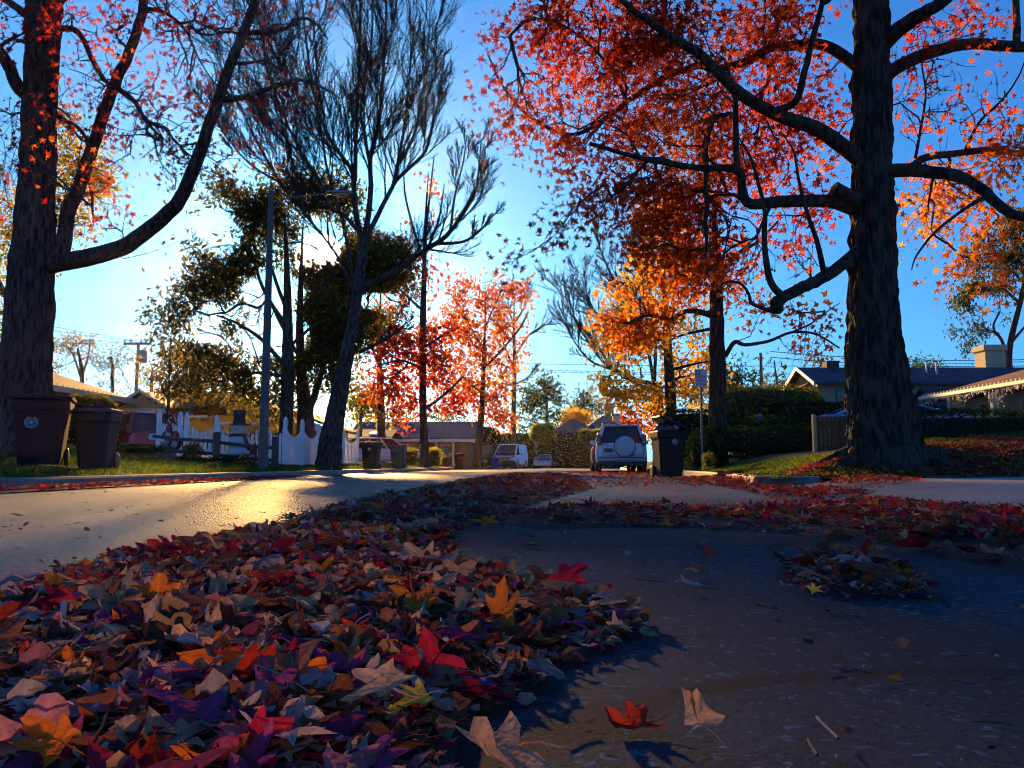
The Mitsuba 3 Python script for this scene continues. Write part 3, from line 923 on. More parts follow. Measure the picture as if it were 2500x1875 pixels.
leafy('sweetgum_tree', 'golden orange tree standing behind the parked silver car with trunk above the hedge', [(1640, 1070), (1638, 1000), (1632, 880), (1626, 760), (1618, 640), (1610, 540)], [32, 28, 22, 16, 9, 2], 33,
      [([(1630, 830), (1580, 825), (1540, 800)], 0, -2, (8, 3)), ([(1632, 905), (1690, 890), (1740, 880)], 0, -2, (9, 3)), ([(1640, 930), (1670, 920), (1700, 930)], 0, 1, (7, 3)), ([(1636, 940), (1590, 950), (1540, 930)], 0, 1, (7, 3)), ([(1625, 760), (1560, 700), (1500, 690)], 0, 1, (9, 4)), ([(1622, 700), (1680, 650)], 0, 1, (8, 4))],
      [(1520, 890, 90, 80, 0), (1600, 960, 90, 50, 0), (1510, 970, 60, 40, 0), (1690, 930, 70, 70, 1), (1700, 850, 70, 60, 1, .7), (1580, 850, 90, 60, 0), (1500, 800, 60, 50, 0), (1560, 720, 90, 60, 0, .6), (1640, 770, 70, 60, 1, .7), (1700, 980, 60, 40, 0), (1480, 930, 40, 40, 0), (1580, 640, 70, 60, 0, .5)],
      60, 8, 0.24, 'tri', YELLOW, [1.3, 2.5, 2.5, 1.5, .4], 32, 'bark_dark', rtip=0.009, spread_r=0.3, around=24, up=60)
leafy('sweetgum_tree', 'small red tree with stout grey trunk beside the dark bin, behind the parked silver car', [(1612, 1090), (1612, 1020), (1610, 960), (1606, 935)], [18, 18, 17, 15], 40,
      [([(1608, 944), (1549, 925), (1492, 895), (1466, 855), (1416, 795), (1370, 732)], 0, -2, (11, 3)), ([(1610, 940), (1560, 930), (1510, 905)], 0, 2, (8, 3))],
      [(1560, 1030, 45, 35, 0), (1590, 1000, 45, 25, 0), (1530, 1010, 25, 20, 0), (1590, 1050, 30, 25, 1)], 90, 7, 0.2, 'chip', REDS, [1, 2, 2, 1.5, 1], 33, 'bark_grey', rtip=0.009)


def bare(name, label, trunk, wpx, Y, stems, seed, bsdf='bark_grey', col=(.022, .014, .016), depth=2, up=0.4, spread=0.45, nch=7, rt=0.012, around=40, upn=90, buds=0.0, tint=None, flare=0.12, rr=0.6, curve=0.3):
    """Leafless tree: trunk, stems given in photo pixels, then shoots curving upwards."""
    rg = np.random.default_rng(seed)
    t = thing(name, label, 'tree')
    X0 = at(*trunk[0], Y)[0]
    trunk_mesh(trunk, wpx, Y, bsdf, t + '__trunk', around, upn, 0.014, wpx[0] * flare * Y / FOC, base_z=float(ground_z(X0, Y)) - 0.1)
    limbs = [limb3(px, Y + a, Y + b, w, jig=0.1, rg=rg) for px, a, b, w in stems]
    mesh_limbs(t, limbs, bsdf, 8)
    out = []
    for P, R in limbs:
        L = np.linalg.norm(np.diff(P, axis=0), axis=1).sum()
        n = max(4, int(L * 2.4))
        for i in range(n):
            s = 0.3 + 0.7 * (i + rg.random()) / n
            x = min(s * (len(P) - 1), len(P) - 1.001)
            a = int(x)
            g = P[a + 1] - P[a]
            g /= np.linalg.norm(g)
            side = rg.normal(size=3)
            side -= g * (side @ g)
            side /= np.linalg.norm(side)
            upfan(P[a], g + side * rg.uniform(0.4, 0.9), L * rr * rg.uniform(0.3, 0.62), max(R[a] * 0.42, rt * 0.6), depth, rg, out, spread, up, nch, curve)
    tips = np.array([p[0][-1] for p in out if p[2] == 0])
    twigs(t, [(p, np.maximum(r, 0.00042 * Y)) for p, r, d in out if d > 0], 4, col, big=9)
    twigs(t, [(p, np.maximum(r, 0.00026 * Y)) for p, r, d in out if d == 0], 3, col, 'fine_twigs', big=9)
    if buds:
        q = tips[rg.random(len(tips)) < buds]
        if tint is None:
            seed_balls(t, q + rg.normal(size=q.shape) * 0.02, 0.022, rg)
        else:
            foliage(t, q, 2, 0.17, 'tri', tint, [1] * len(tint), rg, 0.12, 0.6, seed, key='leaves')
    return t


# --- tall leafless tree left of the centre
bare('sycamore_tree', 'tall leafless tree with leaning trunk forking into many upright stems beside the picket fence',
     [(803, 1125), (806, 1080), (818, 1020), (842, 890), (860, 800), (872, 722), (886, 610), (889, 585)], [60, 56, 48, 37, 31, 27, 25, 23], 27,
     [([(886, 600), (872, 540), (864, 470), (862, 425), (838, 385), (800, 330), (770, 240), (750, 120), (735, -30)], 0, -2, (16, 5)),
      ([(866, 440), (868, 380), (872, 260), (878, 130), (880, -40)], 0, 1.5, (12, 5)),
      ([(888, 590), (900, 520), (905, 455), (905, 380), (925, 300), (935, 180), (942, 50), (945, -60)], 0, 0.5, (16, 5)),
      ([(905, 410), (890, 330), (880, 250), (905, 130), (912, -20)], 0, -2, (10, 4)),
      ([(892, 585), (915, 540), (940, 490), (965, 440), (975, 380), (990, 290), (1000, 180), (1010, 60)], 0, 1.5, (14, 4)),
      ([(960, 445), (1005, 405), (1040, 365), (1060, 290), (1075, 220), (1085, 130)], 0.5, 2, (10, 3)),
      ([(975, 400), (1010, 330), (1030, 240), (1040, 150), (1050, 60)], 0, -1.5, (9, 3)),
      ([(870, 560), (835, 520), (810, 510), (780, 440), (740, 380), (700, 300), (660, 200), (640, 100), (620, -20)], 0, -1, (11, 4)),
      ([(862, 680), (840, 560), (800, 420), (775, 300), (700, 200), (600, 130)], 1, 3, (9, 3)),
      ([(893, 700), (930, 680), (965, 662), (1035, 612), (1090, 575), (1130, 520), (1165, 455)], 0, -2.0, (19, 8)),
      ([(1060, 595), (1130, 590), (1175, 560), (1200, 520)], -1, -1.5, (9, 3)),
      ([(1130, 525), (1160, 470), (1170, 400), (1175, 340)], -1.5, -1.7, (8, 3)),
      ([(1100, 565), (1110, 480), (1130, 400), (1140, 330)], -1.5, -1.7, (7, 3)),
      ([(878, 860), (920, 840), (960, 815), (990, 790)], 0, -1, (9, 4)), ([(868, 720), (820, 620), (750, 530), (690, 450), (630, 350), (570, 230)], 1, 2.5, (9, 3)), ([(750, 530), (720, 420), (700, 330), (690, 200), (670, 60)], 2, 2.5, (7, 3)), ([(690, 450), (610, 400), (550, 330), (500, 250)], 2, 3, (6, 2.5))],
     41, depth=2, up=0.5, spread=0.5, nch=7, buds=0.08, rr=0.55, curve=0.45)
# --- leafless tops and small bare trees farther on
bare('bare_tree', 'slender leafless tree with crooked limbs beyond the orange trees, above the white van', [(1254, 1120), (1254, 1000), (1256, 900), (1255, 800), (1256, 720)], [14, 12, 10, 6, 1.5], 76,
     [([(1255, 900), (1230, 840), (1215, 780), (1225, 720)], 0, 0, (6, 2)), ([(1256, 870), (1290, 820), (1320, 800), (1340, 790)], 0, 0, (6, 2)), ([(1256, 800), (1240, 740), (1250, 690)], 0, 0, (5, 2)), ([(1256, 790), (1285, 740), (1290, 700)], 0, 0, (5, 2)), ([(1254, 940), (1290, 920), (1310, 890)], 0, 0, (5, 2))],
     42, depth=1, up=0.3, spread=0.7, nch=6, rt=0.03, around=10, upn=24)
bare('bare_tree', 'wide leafless tree spreading thin twigs over the street left of the golden trees', [(1600, 1085), (1600, 1000), (1598, 950)], [15, 14, 13], 42,
     [([(1598, 960), (1549, 935), (1480, 890), (1440, 840), (1405, 780), (1385, 710)], 0, 0, (9, 3)), ([(1500, 905), (1440, 880), (1400, 830), (1380, 790)], 0, -2, (6, 2)), ([(1560, 860), (1490, 800), (1440, 740), (1425, 660)], 0, 2, (7, 3)), ([(1598, 950), (1580, 850), (1540, 760), (1500, 680)], 0, 2, (9, 4)),
      ([(1540, 760), (1530, 680), (1540, 600)], 2, 2, (6, 3)), ([(1500, 690), (1470, 620), (1450, 560)], 2, 2, (6, 3)), ([(1598, 930), (1600, 800), (1580, 660), (1590, 560)], 0, 2, (9, 4))],
     43, depth=2, up=0.3, spread=0.6, nch=5, rt=0.012, around=12, upn=24, buds=0.06)

# --- orange street trees on the left beyond the sycamore
leafy('sweetgum_tree', 'red and orange tree with straight trunk on the left verge beyond the green bin', [(1037, 1150), (1036, 1100), (1034, 1050), (1032, 950), (1032, 800), (1036, 650), (1040, 520), (1046, 420)], [28, 23, 20, 18, 16, 12, 7, 1.5], 46,
      [([(1036, 1000), (1070, 975), (1105, 945), (1130, 920)], 0, -2, (9, 4)), ([(1032, 900), (980, 880), (930, 890)], 0, -2, (8, 3)), ([(1032, 850), (1080, 820), (1120, 800)], 0, 1, (7, 3)), ([(1034, 760), (990, 720), (960, 690)], 0, 1, (7, 3)), ([(1036, 640), (1010, 560), (990, 480), (985, 420)], 0, 1, (8, 3)), ([(1038, 620), (1070, 540), (1085, 450)], 0, -1, (8, 3)), ([(1040, 560), (1050, 470), (1060, 380)], 0, 0, (7, 3))],
      [(960, 900, 80, 50, 0), (960, 960, 70, 40, 0), (910, 970, 40, 30, 0, .8), (1080, 900, 80, 60, 0), (1090, 970, 70, 40, 0), (1010, 850, 90, 60, 0), (940, 840, 60, 50, 0, .6), (1080, 800, 70, 60, 1, .7), (970, 760, 60, 60, 1, .35), (1000, 1010, 50, 25, 0), (1060, 680, 60, 60, 0, .3), (1000, 600, 60, 80, 0, .1), (1060, 480, 60, 80, 0, .08)],
      80, 9, 0.26, 'chip', [(0.45, 0.025, 0.02), (0.6, 0.06, 0.02), (0.72, 0.14, 0.02), (0.78, 0.26, 0.02), (0.8, 0.42, 0.04)], [2, 2, 2, 1.6, 1], 51, 'bark_red', rtip=0.01, spread_r=0.34, around=20, up=60)
leafy('sweetgum_tree', 'bright orange tree left of the white van with its trunk leaning right', [(1164, 1150), (1166, 1110), (1172, 1050), (1176, 1000), (1180, 900), (1184, 800), (1186, 720)], [24, 20, 17, 14, 10, 5, 1.5], 56,
      [([(1176, 960), (1130, 920), (1100, 870)], 0, -2, (6, 2)), ([(1180, 900), (1220, 860), (1270, 800), (1290, 760)], 0, -2, (7, 3)), ([(1182, 860), (1150, 800), (1120, 740)], 0, 1, (6, 3)), ([(1184, 800), (1210, 740), (1230, 700)], 0, 1, (5, 2))],
      [(1140, 720, 60, 50, 0), (1200, 720, 50, 45, 0, .8), (1270, 720, 35, 50, 0, .8), (1130, 800, 60, 50, 0), (1220, 790, 60, 50, 0), (1170, 870, 70, 50, 0), (1240, 860, 45, 60, 0, .8), (1150, 950, 70, 45, 0), (1215, 940, 45, 40, 0), (1290, 690, 18, 25, 0, .7), (1230, 1020, 40, 30, 0), (1190, 990, 40, 40, 0, .8)],
      100, 9, 0.28, 'chip', ORANGE, [1.6, 2.4, 2.2, 1, .4], 52, 'bark_red', rtip=0.011, spread_r=0.36, around=16, up=50)

# --- dark evergreens on the left behind the lamp post
MAG = dict(per_area=105, per=21, size=0.28, tmpl='oval', pal=OLIVE, w=[2, 2.6, 2, 1.2, .7], spread_r=0.42, rtip=0.009, keep=no_sun, carve=(0.5, 0.5))
leafy('magnolia_tree', 'dark evergreen tree with big leaves, its trunk just right of the lamp post', [(695, 1100), (700, 1000), (703, 900), (702, 780), (700, 640), (694, 520)], [36, 32, 30, 24, 13, 3], 33,
      [([(700, 900), (640, 830), (580, 790), (530, 770)], 0, -2, (12, 4)), ([(702, 800), (650, 720), (620, 640), (600, 560)], 0, 1, (12, 4)), ([(702, 850), (760, 800), (800, 780)], 0, -1, (10, 4)), ([(700, 760), (660, 640), (650, 520)], 0, -1, (10, 4)), ([(700, 920), (620, 910), (540, 920)], 0, 2, (10, 3))],
      [(500, 770, 80, 70, 0), (560, 640, 90, 90, 0), (620, 520, 90, 60, 0), (560, 480, 60, 40, 0, .7), (480, 880, 90, 60, 0), (600, 800, 90, 80, 1), (640, 920, 90, 50, 0), (450, 720, 40, 40, 0, .7), (410, 760, 30, 40, 0, .5), (500, 950, 60, 30, 1, .7), (440, 930, 40, 50, 0, .8), (700, 450, 60, 40, 1, .6)], seed=61, **MAG)
leafy('magnolia_tree', 'dark evergreen tree with two thick stems between lamp post and leafless tree', [(748, 1100), (745, 1000), (735, 900), (732, 780), (736, 640), (740, 540)], [48, 38, 24, 18, 10, 3], 35,
      [([(745, 1020), (770, 960), (790, 890), (800, 820)], 0, -1, (22, 8)), ([(735, 880), (690, 800), (660, 740)], 0, 1, (10, 4)), ([(800, 830), (840, 780), (850, 720)], -1, 0, (9, 3)), ([(733, 760), (780, 700), (830, 660)], 0, 1, (8, 3))],
      [(770, 480, 90, 60, 0), (830, 500, 50, 50, 0, .8), (700, 560, 70, 70, 0), (820, 600, 50, 60, 0, .6), (780, 760, 80, 50, 0), (830, 830, 60, 60, 0), (760, 870, 90, 60, 0), (690, 980, 70, 40, 0, .9), (800, 960, 60, 50, 0, .8), (870, 720, 40, 60, 1, .6), (700, 850, 60, 50, 0)], seed=62, **MAG)
leafy('magnolia_tree', 'dense dark evergreen behind the two-stemmed evergreen, low beneath the sun', [(815, 1110), (815, 1000), (812, 900), (810, 800)], [20, 17, 12, 4], 38, [([(812, 900), (770, 830), (750, 770)], 0, 0, (8, 3)), ([(812, 880), (870, 800), (900, 740)], 0, 0, (8, 3))],
      [(800, 678, 100, 24, 0, 2.2), (880, 655, 60, 50, 0, 1.6), (950, 650, 50, 60, 0, 1.4), (770, 720, 60, 30, 0, 1.3), (840, 720, 60, 35, 0, 1.3), (800, 770, 90, 40, 0, 1.2), (890, 760, 60, 50, 0), (800, 830, 90, 50, 0), (750, 690, 30, 20, 0), (820, 690, 40, 16, 0, 1.2), (910, 700, 40, 40, 0)], seed=87, **{**MAG, 'carve': (1.3, 0.33), 'size': 0.3, 'pal': [(.07, .065, .015), (.16, .13, .025), (.3, .21, .035), (.46, .3, .05), (.55, .4, .06)]})
leafy('magnolia_tree', 'olive-brown evergreen behind the leaning leafless trunk, left of the red tree', [(930, 1110), (930, 1000), (925, 850), (930, 700)], [22, 18, 12, 3], 50,
      [([(928, 900), (900, 820), (890, 740)], 0, -2, (8, 3)), ([(928, 880), (960, 800), (985, 740)], 0, 1, (8, 3))],
      [(920, 640, 60, 60, 0, .8), (960, 720, 60, 60, 0), (900, 740, 50, 60, 0, .8), (920, 820, 60, 50, 0), (980, 640, 40, 50, 0, .6), (900, 600, 45, 50, 0, 1.3), (960, 610, 45, 40, 0, 1.2), (860, 640, 40, 40, 0, 1.2)], seed=63, **{**MAG, 'pal': [(0.06, 0.05, 0.02), (0.12, 0.08, 0.03), (0.2, 0.1, 0.03), (0.14, 0.14, 0.03), (0.3, 0.2, 0.04)], 'size': 0.3})
SHR = dict(bsdf='bark_grey', rtip=0.012, around=10, up=16)
leafy('yellow_tree', 'small yellow-leaved tree between the leaning leafless trunk and the red tree', [(880, 1110), (880, 1060), (882, 1000)], [10, 9, 7], 54, [], [(880, 1000, 45, 40, 0), (905, 960, 30, 30, 0, .8), (860, 960, 30, 35, 0, .7), (920, 1010, 30, 25, 0, .7)], 130, 8, 0.3, 'chip', YGREEN, [1, 2, 2.5, 1], 64, spread_r=0.35, **SHR)
leafy('background_tree', 'tall golden-green tree behind the trunk at the left edge', [(10, 1080), (15, 900), (30, 700), (60, 500)], [40, 34, 26, 12], 25, [([(20, 800), (90, 650), (150, 520)], 0, 0, (14, 4)), ([(25, 750), (-40, 600)], 0, 0, (14, 4)), ([(40, 620), (110, 480), (180, 420)], 0, 1, (10, 4))],
      [(230, 440, 60, 60, 0), (180, 400, 90, 70, 0), (140, 300, 50, 60, 0, .6), (20, 560, 60, 110, 0), (170, 520, 70, 70, 0, .8), (10, 800, 40, 110, 0), (-60, 650, 80, 120, 0), (110, 620, 50, 60, 0, .5), (210, 430, 50, 40, 0, .7)], 70, 9, 0.2, 'oval', [(0.1, 0.12, 0.02), (0.3, 0.28, 0.03), (0.55, 0.4, 0.03), (0.5, 0.2, 0.03)], [1, 2, 2, 1], 65, spread_r=0.3, rtip=0.008)
leafy('background_tree', 'rusty green tree behind the brown roof at left, nearest the edge trunk', [(205, 1000), (200, 920), (190, 850)], [12, 10, 6], 58, [([(200, 930), (180, 870), (160, 840)], 0, 0, (6, 2)), ([(200, 920), (215, 870), (220, 830)], 0, 0, (6, 2))], [(180, 840, 50, 30, 0), (150, 850, 25, 25, 0, .8), (215, 850, 30, 35, 0), (130, 890, 30, 25, 0, .8), (190, 880, 30, 20, 0, .5)], 140, 8, 0.26, 'oval', OLIVE[1:] + [(0.3, 0.09, 0.03)], [1, 2, 2, 1, 1.4], 66, spread_r=0.3, **SHR)
leafy('background_tree', 'grey-green feathery tree behind the brown roof beside the utility pole', [(275, 1000), (275, 920), (270, 870)], [12, 9, 6], 64, [], [(260, 880, 45, 35, 0), (290, 870, 30, 40, 0), (245, 920, 30, 25, 0, .9), (300, 920, 30, 35, 0, .8), (330, 950, 30, 25, 0, .6)], 130, 9, 0.26, 'oval', [(0.07, 0.075, 0.03), (0.12, 0.12, 0.05), (0.2, 0.15, 0.04)], [2, 2, 1], 67, spread_r=0.32, **SHR)
leafy('background_tree', 'yellow-green tree right of the utility pole, behind the porch gable', [(370, 1010), (370, 950), (372, 900)], [10, 8, 5], 52, [], [(370, 900, 35, 35, 0), (350, 930, 30, 30, 0), (395, 925, 30, 30, 0), (430, 960, 40, 25, 0), (345, 880, 18, 25, 0, .7)], 120, 8, 0.24, 'oval', YGREEN + OLIVE[2:4], [1.4, 1.6, 1, .6, 2, 2], 68, spread_r=0.3, **SHR)
leafy('young_tree', 'slim young tree with thin stems in front of the white French window', [(413, 1075), (411, 1010), (412, 940), (415, 880), (416, 820)], [9, 8, 6, 5, 3], 27, [([(411, 980), (390, 930), (375, 905)], 0, 0, (4, 2)), ([(412, 950), (430, 910), (450, 880)], 0, 0, (4, 2)), ([(415, 900), (400, 850), (390, 800)], 0, 0, (3, 1.5))], [(430, 850, 40, 45, 0, .6), (400, 800, 30, 40, 0, .5), (440, 920, 30, 30, 0, .5)], 70, 7, 0.2, 'oval', OLIVE, [2, 2, 2, 1.5, 1], 69, spread_r=0.25, rtip=0.006, around=12, up=30)

# --- background right and centre
leafy('pine_tree', 'tall dark blue-green pine with rounded crown above the far hedge, right of the bare tree', [(1335, 1090), (1335, 1000), (1330, 930)], [10, 8, 5], 96, [], [(1330, 935, 35, 25, 0), (1310, 960, 30, 30, 0), (1355, 960, 25, 30, 0), (1330, 990, 40, 30, 0), (1290, 990, 30, 30, 0), (1350, 1010, 25, 20, 0, .7), (1365, 970, 12, 14, 0, .7), (1280, 1030, 35, 20, 0), (1270, 960, 15, 20, 0, .5)], 220, 9, 0.55, 'oval', GREEN, [2, 2.4, 1, .4], 71, spread_r=0.6, **SHR)
leafy('pine_tree', 'dark pine with ragged triangular crown behind the yellow tree in the middle', [(1424, 1080), (1424, 1010), (1424, 950)], [8, 7, 3], 118, [], [(1424, 955, 10, 12, 0), (1422, 975, 22, 14, 0), (1440, 985, 20, 14, 0), (1405, 990, 20, 16, 0), (1425, 1000, 32, 16, 0), (1455, 990, 10, 16, 0, .8), (1390, 1005, 12, 12, 0, .8), (1462, 1005, 12, 20, 0, .8), (1420, 1015, 36, 10, 0)], 300, 9, 0.55, 'oval', GREEN, [2, 2.4, 1, .4], 72, spread_r=0.5, **SHR)
leafy('yellow_tree', 'low golden tree in front of the dark ragged pine in the middle', [(1405, 1075), (1405, 1040)], [8, 6], 106, [], [(1405, 1015, 45, 18, 0), (1380, 1025, 25, 12, 0), (1435, 1020, 20, 15, 0), (1370, 1035, 14, 10, 0)], 260, 9, 0.45, 'chip', YELLOW, [1, 2, 2, 2, 1.5], 73, spread_r=0.45, **SHR)
leafy('pine_tree', 'dark pine at the right edge behind the cream chimney with twisting limbs', [(2470, 1000), (2462, 900), (2468, 830), (2490, 740), (2510, 640), (2520, 560)], [22, 18, 15, 13, 10, 6], 36,
      [([(2462, 880), (2445, 830), (2425, 800), (2440, 760)], 0, -1, (9, 4)), ([(2466, 840), (2500, 800), (2530, 770)], 0, 1, (8, 3)), ([(2490, 740), (2440, 700), (2400, 690)], 0, 0, (8, 3)), ([(2500, 690), (2450, 640), (2420, 600)], 0, 0, (7, 3))],
      [(2400, 620, 40, 40, 0), (2450, 590, 50, 40, 0), (2380, 700, 40, 30, 0), (2450, 690, 50, 30, 0), (2350, 740, 35, 30, 0, .9), (2420, 760, 40, 25, 0, .8), (2480, 640, 40, 50, 0), (2390, 800, 30, 25, 0, .6), (2370, 840, 25, 25, 0, .5), (2330, 800, 15, 20, 0, .4), (2490, 540, 40, 40, 0)], 190, 12, 0.2, 'oval', [(0.02, 0.045, 0.012), (0.04, 0.07, 0.014), (0.1, 0.1, 0.015), (0.2, 0.15, 0.02)], [2, 2, 1.5, .8], 74, 'bark_red', rtip=0.008, spread_r=0.2, hang=1.0)
leafy('background_tree', 'dark round tree behind the straight street trunk, right of the sign', [(1800, 1050), (1800, 970), (1800, 920)], [10, 9, 6], 52, [], [(1800, 920, 45, 45, 0), (1770, 940, 40, 40, 0), (1830, 960, 40, 30, 0), (1700, 960, 40, 40, 0, .8), (1850, 920, 20, 25, 0, .6)], 100, 9, 0.34, 'oval', GREEN, [2, 2, 1, .4], 75, spread_r=0.4, **SHR)
leafy('background_tree', 'open dark tree against the sky between the red-brown pole and the gable house', [(1900, 1040), (1898, 960), (1890, 880)], [9, 7, 3], 40, [], [(1890, 900, 30, 30, 0, .6), (1920, 940, 50, 35, 0), (1880, 960, 35, 30, 0, .8), (1960, 950, 40, 40, 0), (1990, 890, 30, 25, 0, .8), (2020, 880, 30, 20, 0, .8)], 90, 8, 0.24, 'oval', OLIVE[:3] + [(0.2, 0.04, 0.03)], [2, 2.4, 2, .8], 76, spread_r=0.26, **SHR)
leafy('background_tree', 'round green treetop showing above the dark roof right of the huge trunk', [(2265, 1000), (2265, 900)], [10, 8], 48, [], [(2260, 890, 35, 18, 0), (2235, 895, 20, 15, 0), (2290, 895, 20, 12, 0), (2312, 900, 10, 8, 0)], 200, 9, 0.24, 'oval', GREEN[1:], [1, 2, 2], 77, spread_r=0.25, **SHR)
leafy('background_tree', 'pale bushy tree far behind the low dark roof, left of the orange trees', [(975, 1100), (975, 1040)], [8, 6], 84, [], [(960, 1010, 40, 25, 0), (1000, 1030, 40, 20, 0), (930, 1040, 30, 20, 0), (1090, 1020, 50, 25, 0), (1130, 1035, 40, 20, 0)], 150, 9, 0.4, 'oval', OLIVE, [2, 2, 2, 1, .6], 78, spread_r=0.5, **SHR)
leafy('background_tree', 'dark rounded bush tree at the far left end of the low dark roof', [(960, 1100), (960, 1060)], [8, 6], 74, [], [(965, 1050, 40, 18, 0), (930, 1060, 25, 15, 0), (1000, 1045, 30, 15, 0)], 160, 9, 0.34, 'oval', GREEN, [2, 2, 1, .4], 79, spread_r=0.4, **SHR)

# ------------------------------------------------------------------ buildings
def px(u, Y): return at(u, 1137, Y)[0]
def pz(v, Y): return at(1250, v, Y)[2]


WHITE, CREAM = (0.78, 0.78, 0.76), (0.62, 0.56, 0.42)


def window(t, x0, x1, z0, z1, y, nx=2, nz=2, frame=WHITE, face=-1, axis='y'):
    """Window facing -y (axis 'y') or -x (axis 'x'): frame, muntins and panes standing proud of the wall."""
    def b(mb, a0, a1, c0, c1, d0, d1, col):
        lo, hi = (a0, y + d0, c0), (a1, y + d1, c1)
        if axis == 'x':
            lo, hi = (y + d0, a0, c0), (y + d1, a1, c1)
        mb.box(lo, hi, col)
    w = numbered(t + '__window')
    fw = min(0.09, 0.12 * (x1 - x0))
    mb = MB()
    for a0, a1, c0, c1 in ((x0 - fw, x0, z0 - fw, z1 + fw), (x1, x1 + fw, z0 - fw, z1 + fw), (x0, x1, z1, z1 + fw), (x0, x1, z0 - fw, z0)):
        b(mb, a0, a1, c0, c1, -0.05, 0.03, frame)
    for i in range(1, nx):
        m = x0 + (x1 - x0) * i / nx
        b(mb, m - 0.018, m + 0.018, z0, z1, -0.035, -0.004, frame)
    for i in range(1, nz):
        m = z0 + (z1 - z0) * i / nz
        b(mb, x0, x1, m - 0.018, m + 0.018, -0.03, -0.006, frame)
    k = w + '__frame'
    mb.build(k, 'satin')
    for i in range(nx):
        for j in range(nz):
            mb = MB()
            xa, xb = x0 + (x1 - x0) * i / nx + 0.004, x0 + (x1 - x0) * (i + 1) / nx - 0.004
            za, zb = z0 + (z1 - z0) * j / nz + 0.004, z0 + (z1 - z0) * (j + 1) / nz - 0.004
            b(mb, xa, xb, za, zb, -0.003, 0.015, (0, 0, 0))
            mb.build(w + '__pane', 'dark_glass')


def roof_gable_x(mb, x0, x1, y0, y1, ze, zr_, th=0.12, over=0.0):
    """Gable roof, ridge along x, as two thick slabs."""
    ym = 0.5 * (y0 + y1)
    for ya, yb in ((y0, ym), (y1, ym)):
        V = []
        for dz in (0, -th):
            V += [[x0, ya, ze + dz], [x1, ya, ze + dz], [x1, yb, zr_ + dz], [x0, yb, zr_ + dz]]
        mb.add(V, [[0, 1, 2, 3], [7, 6, 5, 4], [0, 4, 5, 1], [1, 5, 6, 2], [3, 7, 4, 0]], (.1, .1, .1))
    return mb


def roof_gable_y(mb, x0, x1, y0, y1, ze, zr_, th=0.12):
    xm = 0.5 * (x0 + x1)
    for xa, xb in ((x0, xm), (x1, xm)):
        V = []
        for dz in (0, -th):
            V += [[xa, y0, ze + dz], [xa, y1, ze + dz], [xb, y1, zr_ + dz], [xb, y0, zr_ + dz]]
        mb.add(V, [[0, 1, 2, 3], [7, 6, 5, 4], [0, 4, 5, 1], [1, 5, 6, 2], [3, 7, 4, 0]], (.1, .1, .1))
    return mb


def roof_hip(mb, x0, x1, y0, y1, ze, zr_, inset):
    xm, ym = 0.5 * (x0 + x1), 0.5 * (y0 + y1)
    if x1 - x0 >= y1 - y0:
        r = [[x0 + inset, ym, zr_], [x1 - inset, ym, zr_]]
        Fq = [[0, 1, 5, 4], [2, 3, 4, 5]]
        Ft = [[1, 2, 5], [3, 0, 4]]
    else:
        r = [[xm, y0 + inset, zr_], [xm, y1 - inset, zr_]]
        Fq = [[1, 2, 5, 4], [3, 0, 4, 5]]
        Ft = [[0, 1, 4], [2, 3, 5]]
    V = [[x0, y0, ze], [x1, y0, ze], [x1, y1, ze], [x0, y1, ze]] + r
    V2 = V[:4] + [[a, b, ze - 0.16] for a, b, _ in V[:4]]
    mb.add(V, Ft, (.1, .1, .1))
    mb.add(V, Fq, (.1, .1, .1))
    mb.add(V2, [[0, 1, 5, 4], [1, 2, 6, 5], [2, 3, 7, 6], [3, 0, 4, 7], [4, 5, 6, 7]], (.1, .1, .1))
    return mb


def one(t, part, bsdf, *boxes, col=(.5, .5, .5), ch=0.0, smooth=False):
    mb = MB()
    for lo, hi in boxes:
        mb.box(lo, hi, col, ch)
    return mb.build(t + '__' + part, bsdf, smooth)


# brown-roofed house at left with the porch gable
t = thing('house', 'olive house at left with sunlit brown hip roof and small white-trimmed porch gable', 'house')
one(t, 'wall', 'stucco_olive', ((-26, 22, 0.3), (-15.7, 32.3, 2.85)))
roof_hip(MB(), 0, 1, 0, 1, 0, 1, .2)
mb = roof_hip(MB(), -26.6, -15.1, 21.4, 32.6, 2.9, 4.9, 5.0)
mb.build(t + '__roof', 'shingle_brown')
one(t, 'gutter', 'satin', ((-15.1, 21.4, 2.72), (-14.98, 32.6, 2.9)), col=(.55, .5, .42))
one(t, 'porch_wall', 'stucco_olive', ((-17, 34.0, 0.3), (-13.55, 34.3, 2.75)))
mb = roof_gable_y(MB(), -16.1, -13.75, 32.75, 34.9, 2.62, 3.3, 0.1)
pr = mb.build(t + '__porch_roof', 'shingle_dark')
mb = MB()
mb.prism([(-15.9, 2.55), (-13.95, 2.55), (-14.92, 3.14)], 32.95, 33.05, (.26, .24, .15))
mb.build(t + '__porch_gable', 'matte')
mb = MB()
for a, b in (((-16.12, 2.6), (-14.92, 3.31)), ((-13.73, 2.6), (-14.92, 3.31))):
    mb.prism([(a[0], a[1] - 0.1), (b[0], b[1] - 0.1), (b[0], b[1] + 0.02), (a[0], a[1] + 0.02)] if a[0] < b[0] else [(b[0], b[1] - 0.1), (a[0], a[1] - 0.1), (a[0], a[1] + 0.02), (b[0], b[1] + 0.02)], 32.68, 32.75, (.6, .6, .54))
mb.box((-15.95, 32.7, 2.44), (-13.9, 32.78, 2.55), (.6, .6, .54))
mb.build(t + '__porch_trim', 'satin')
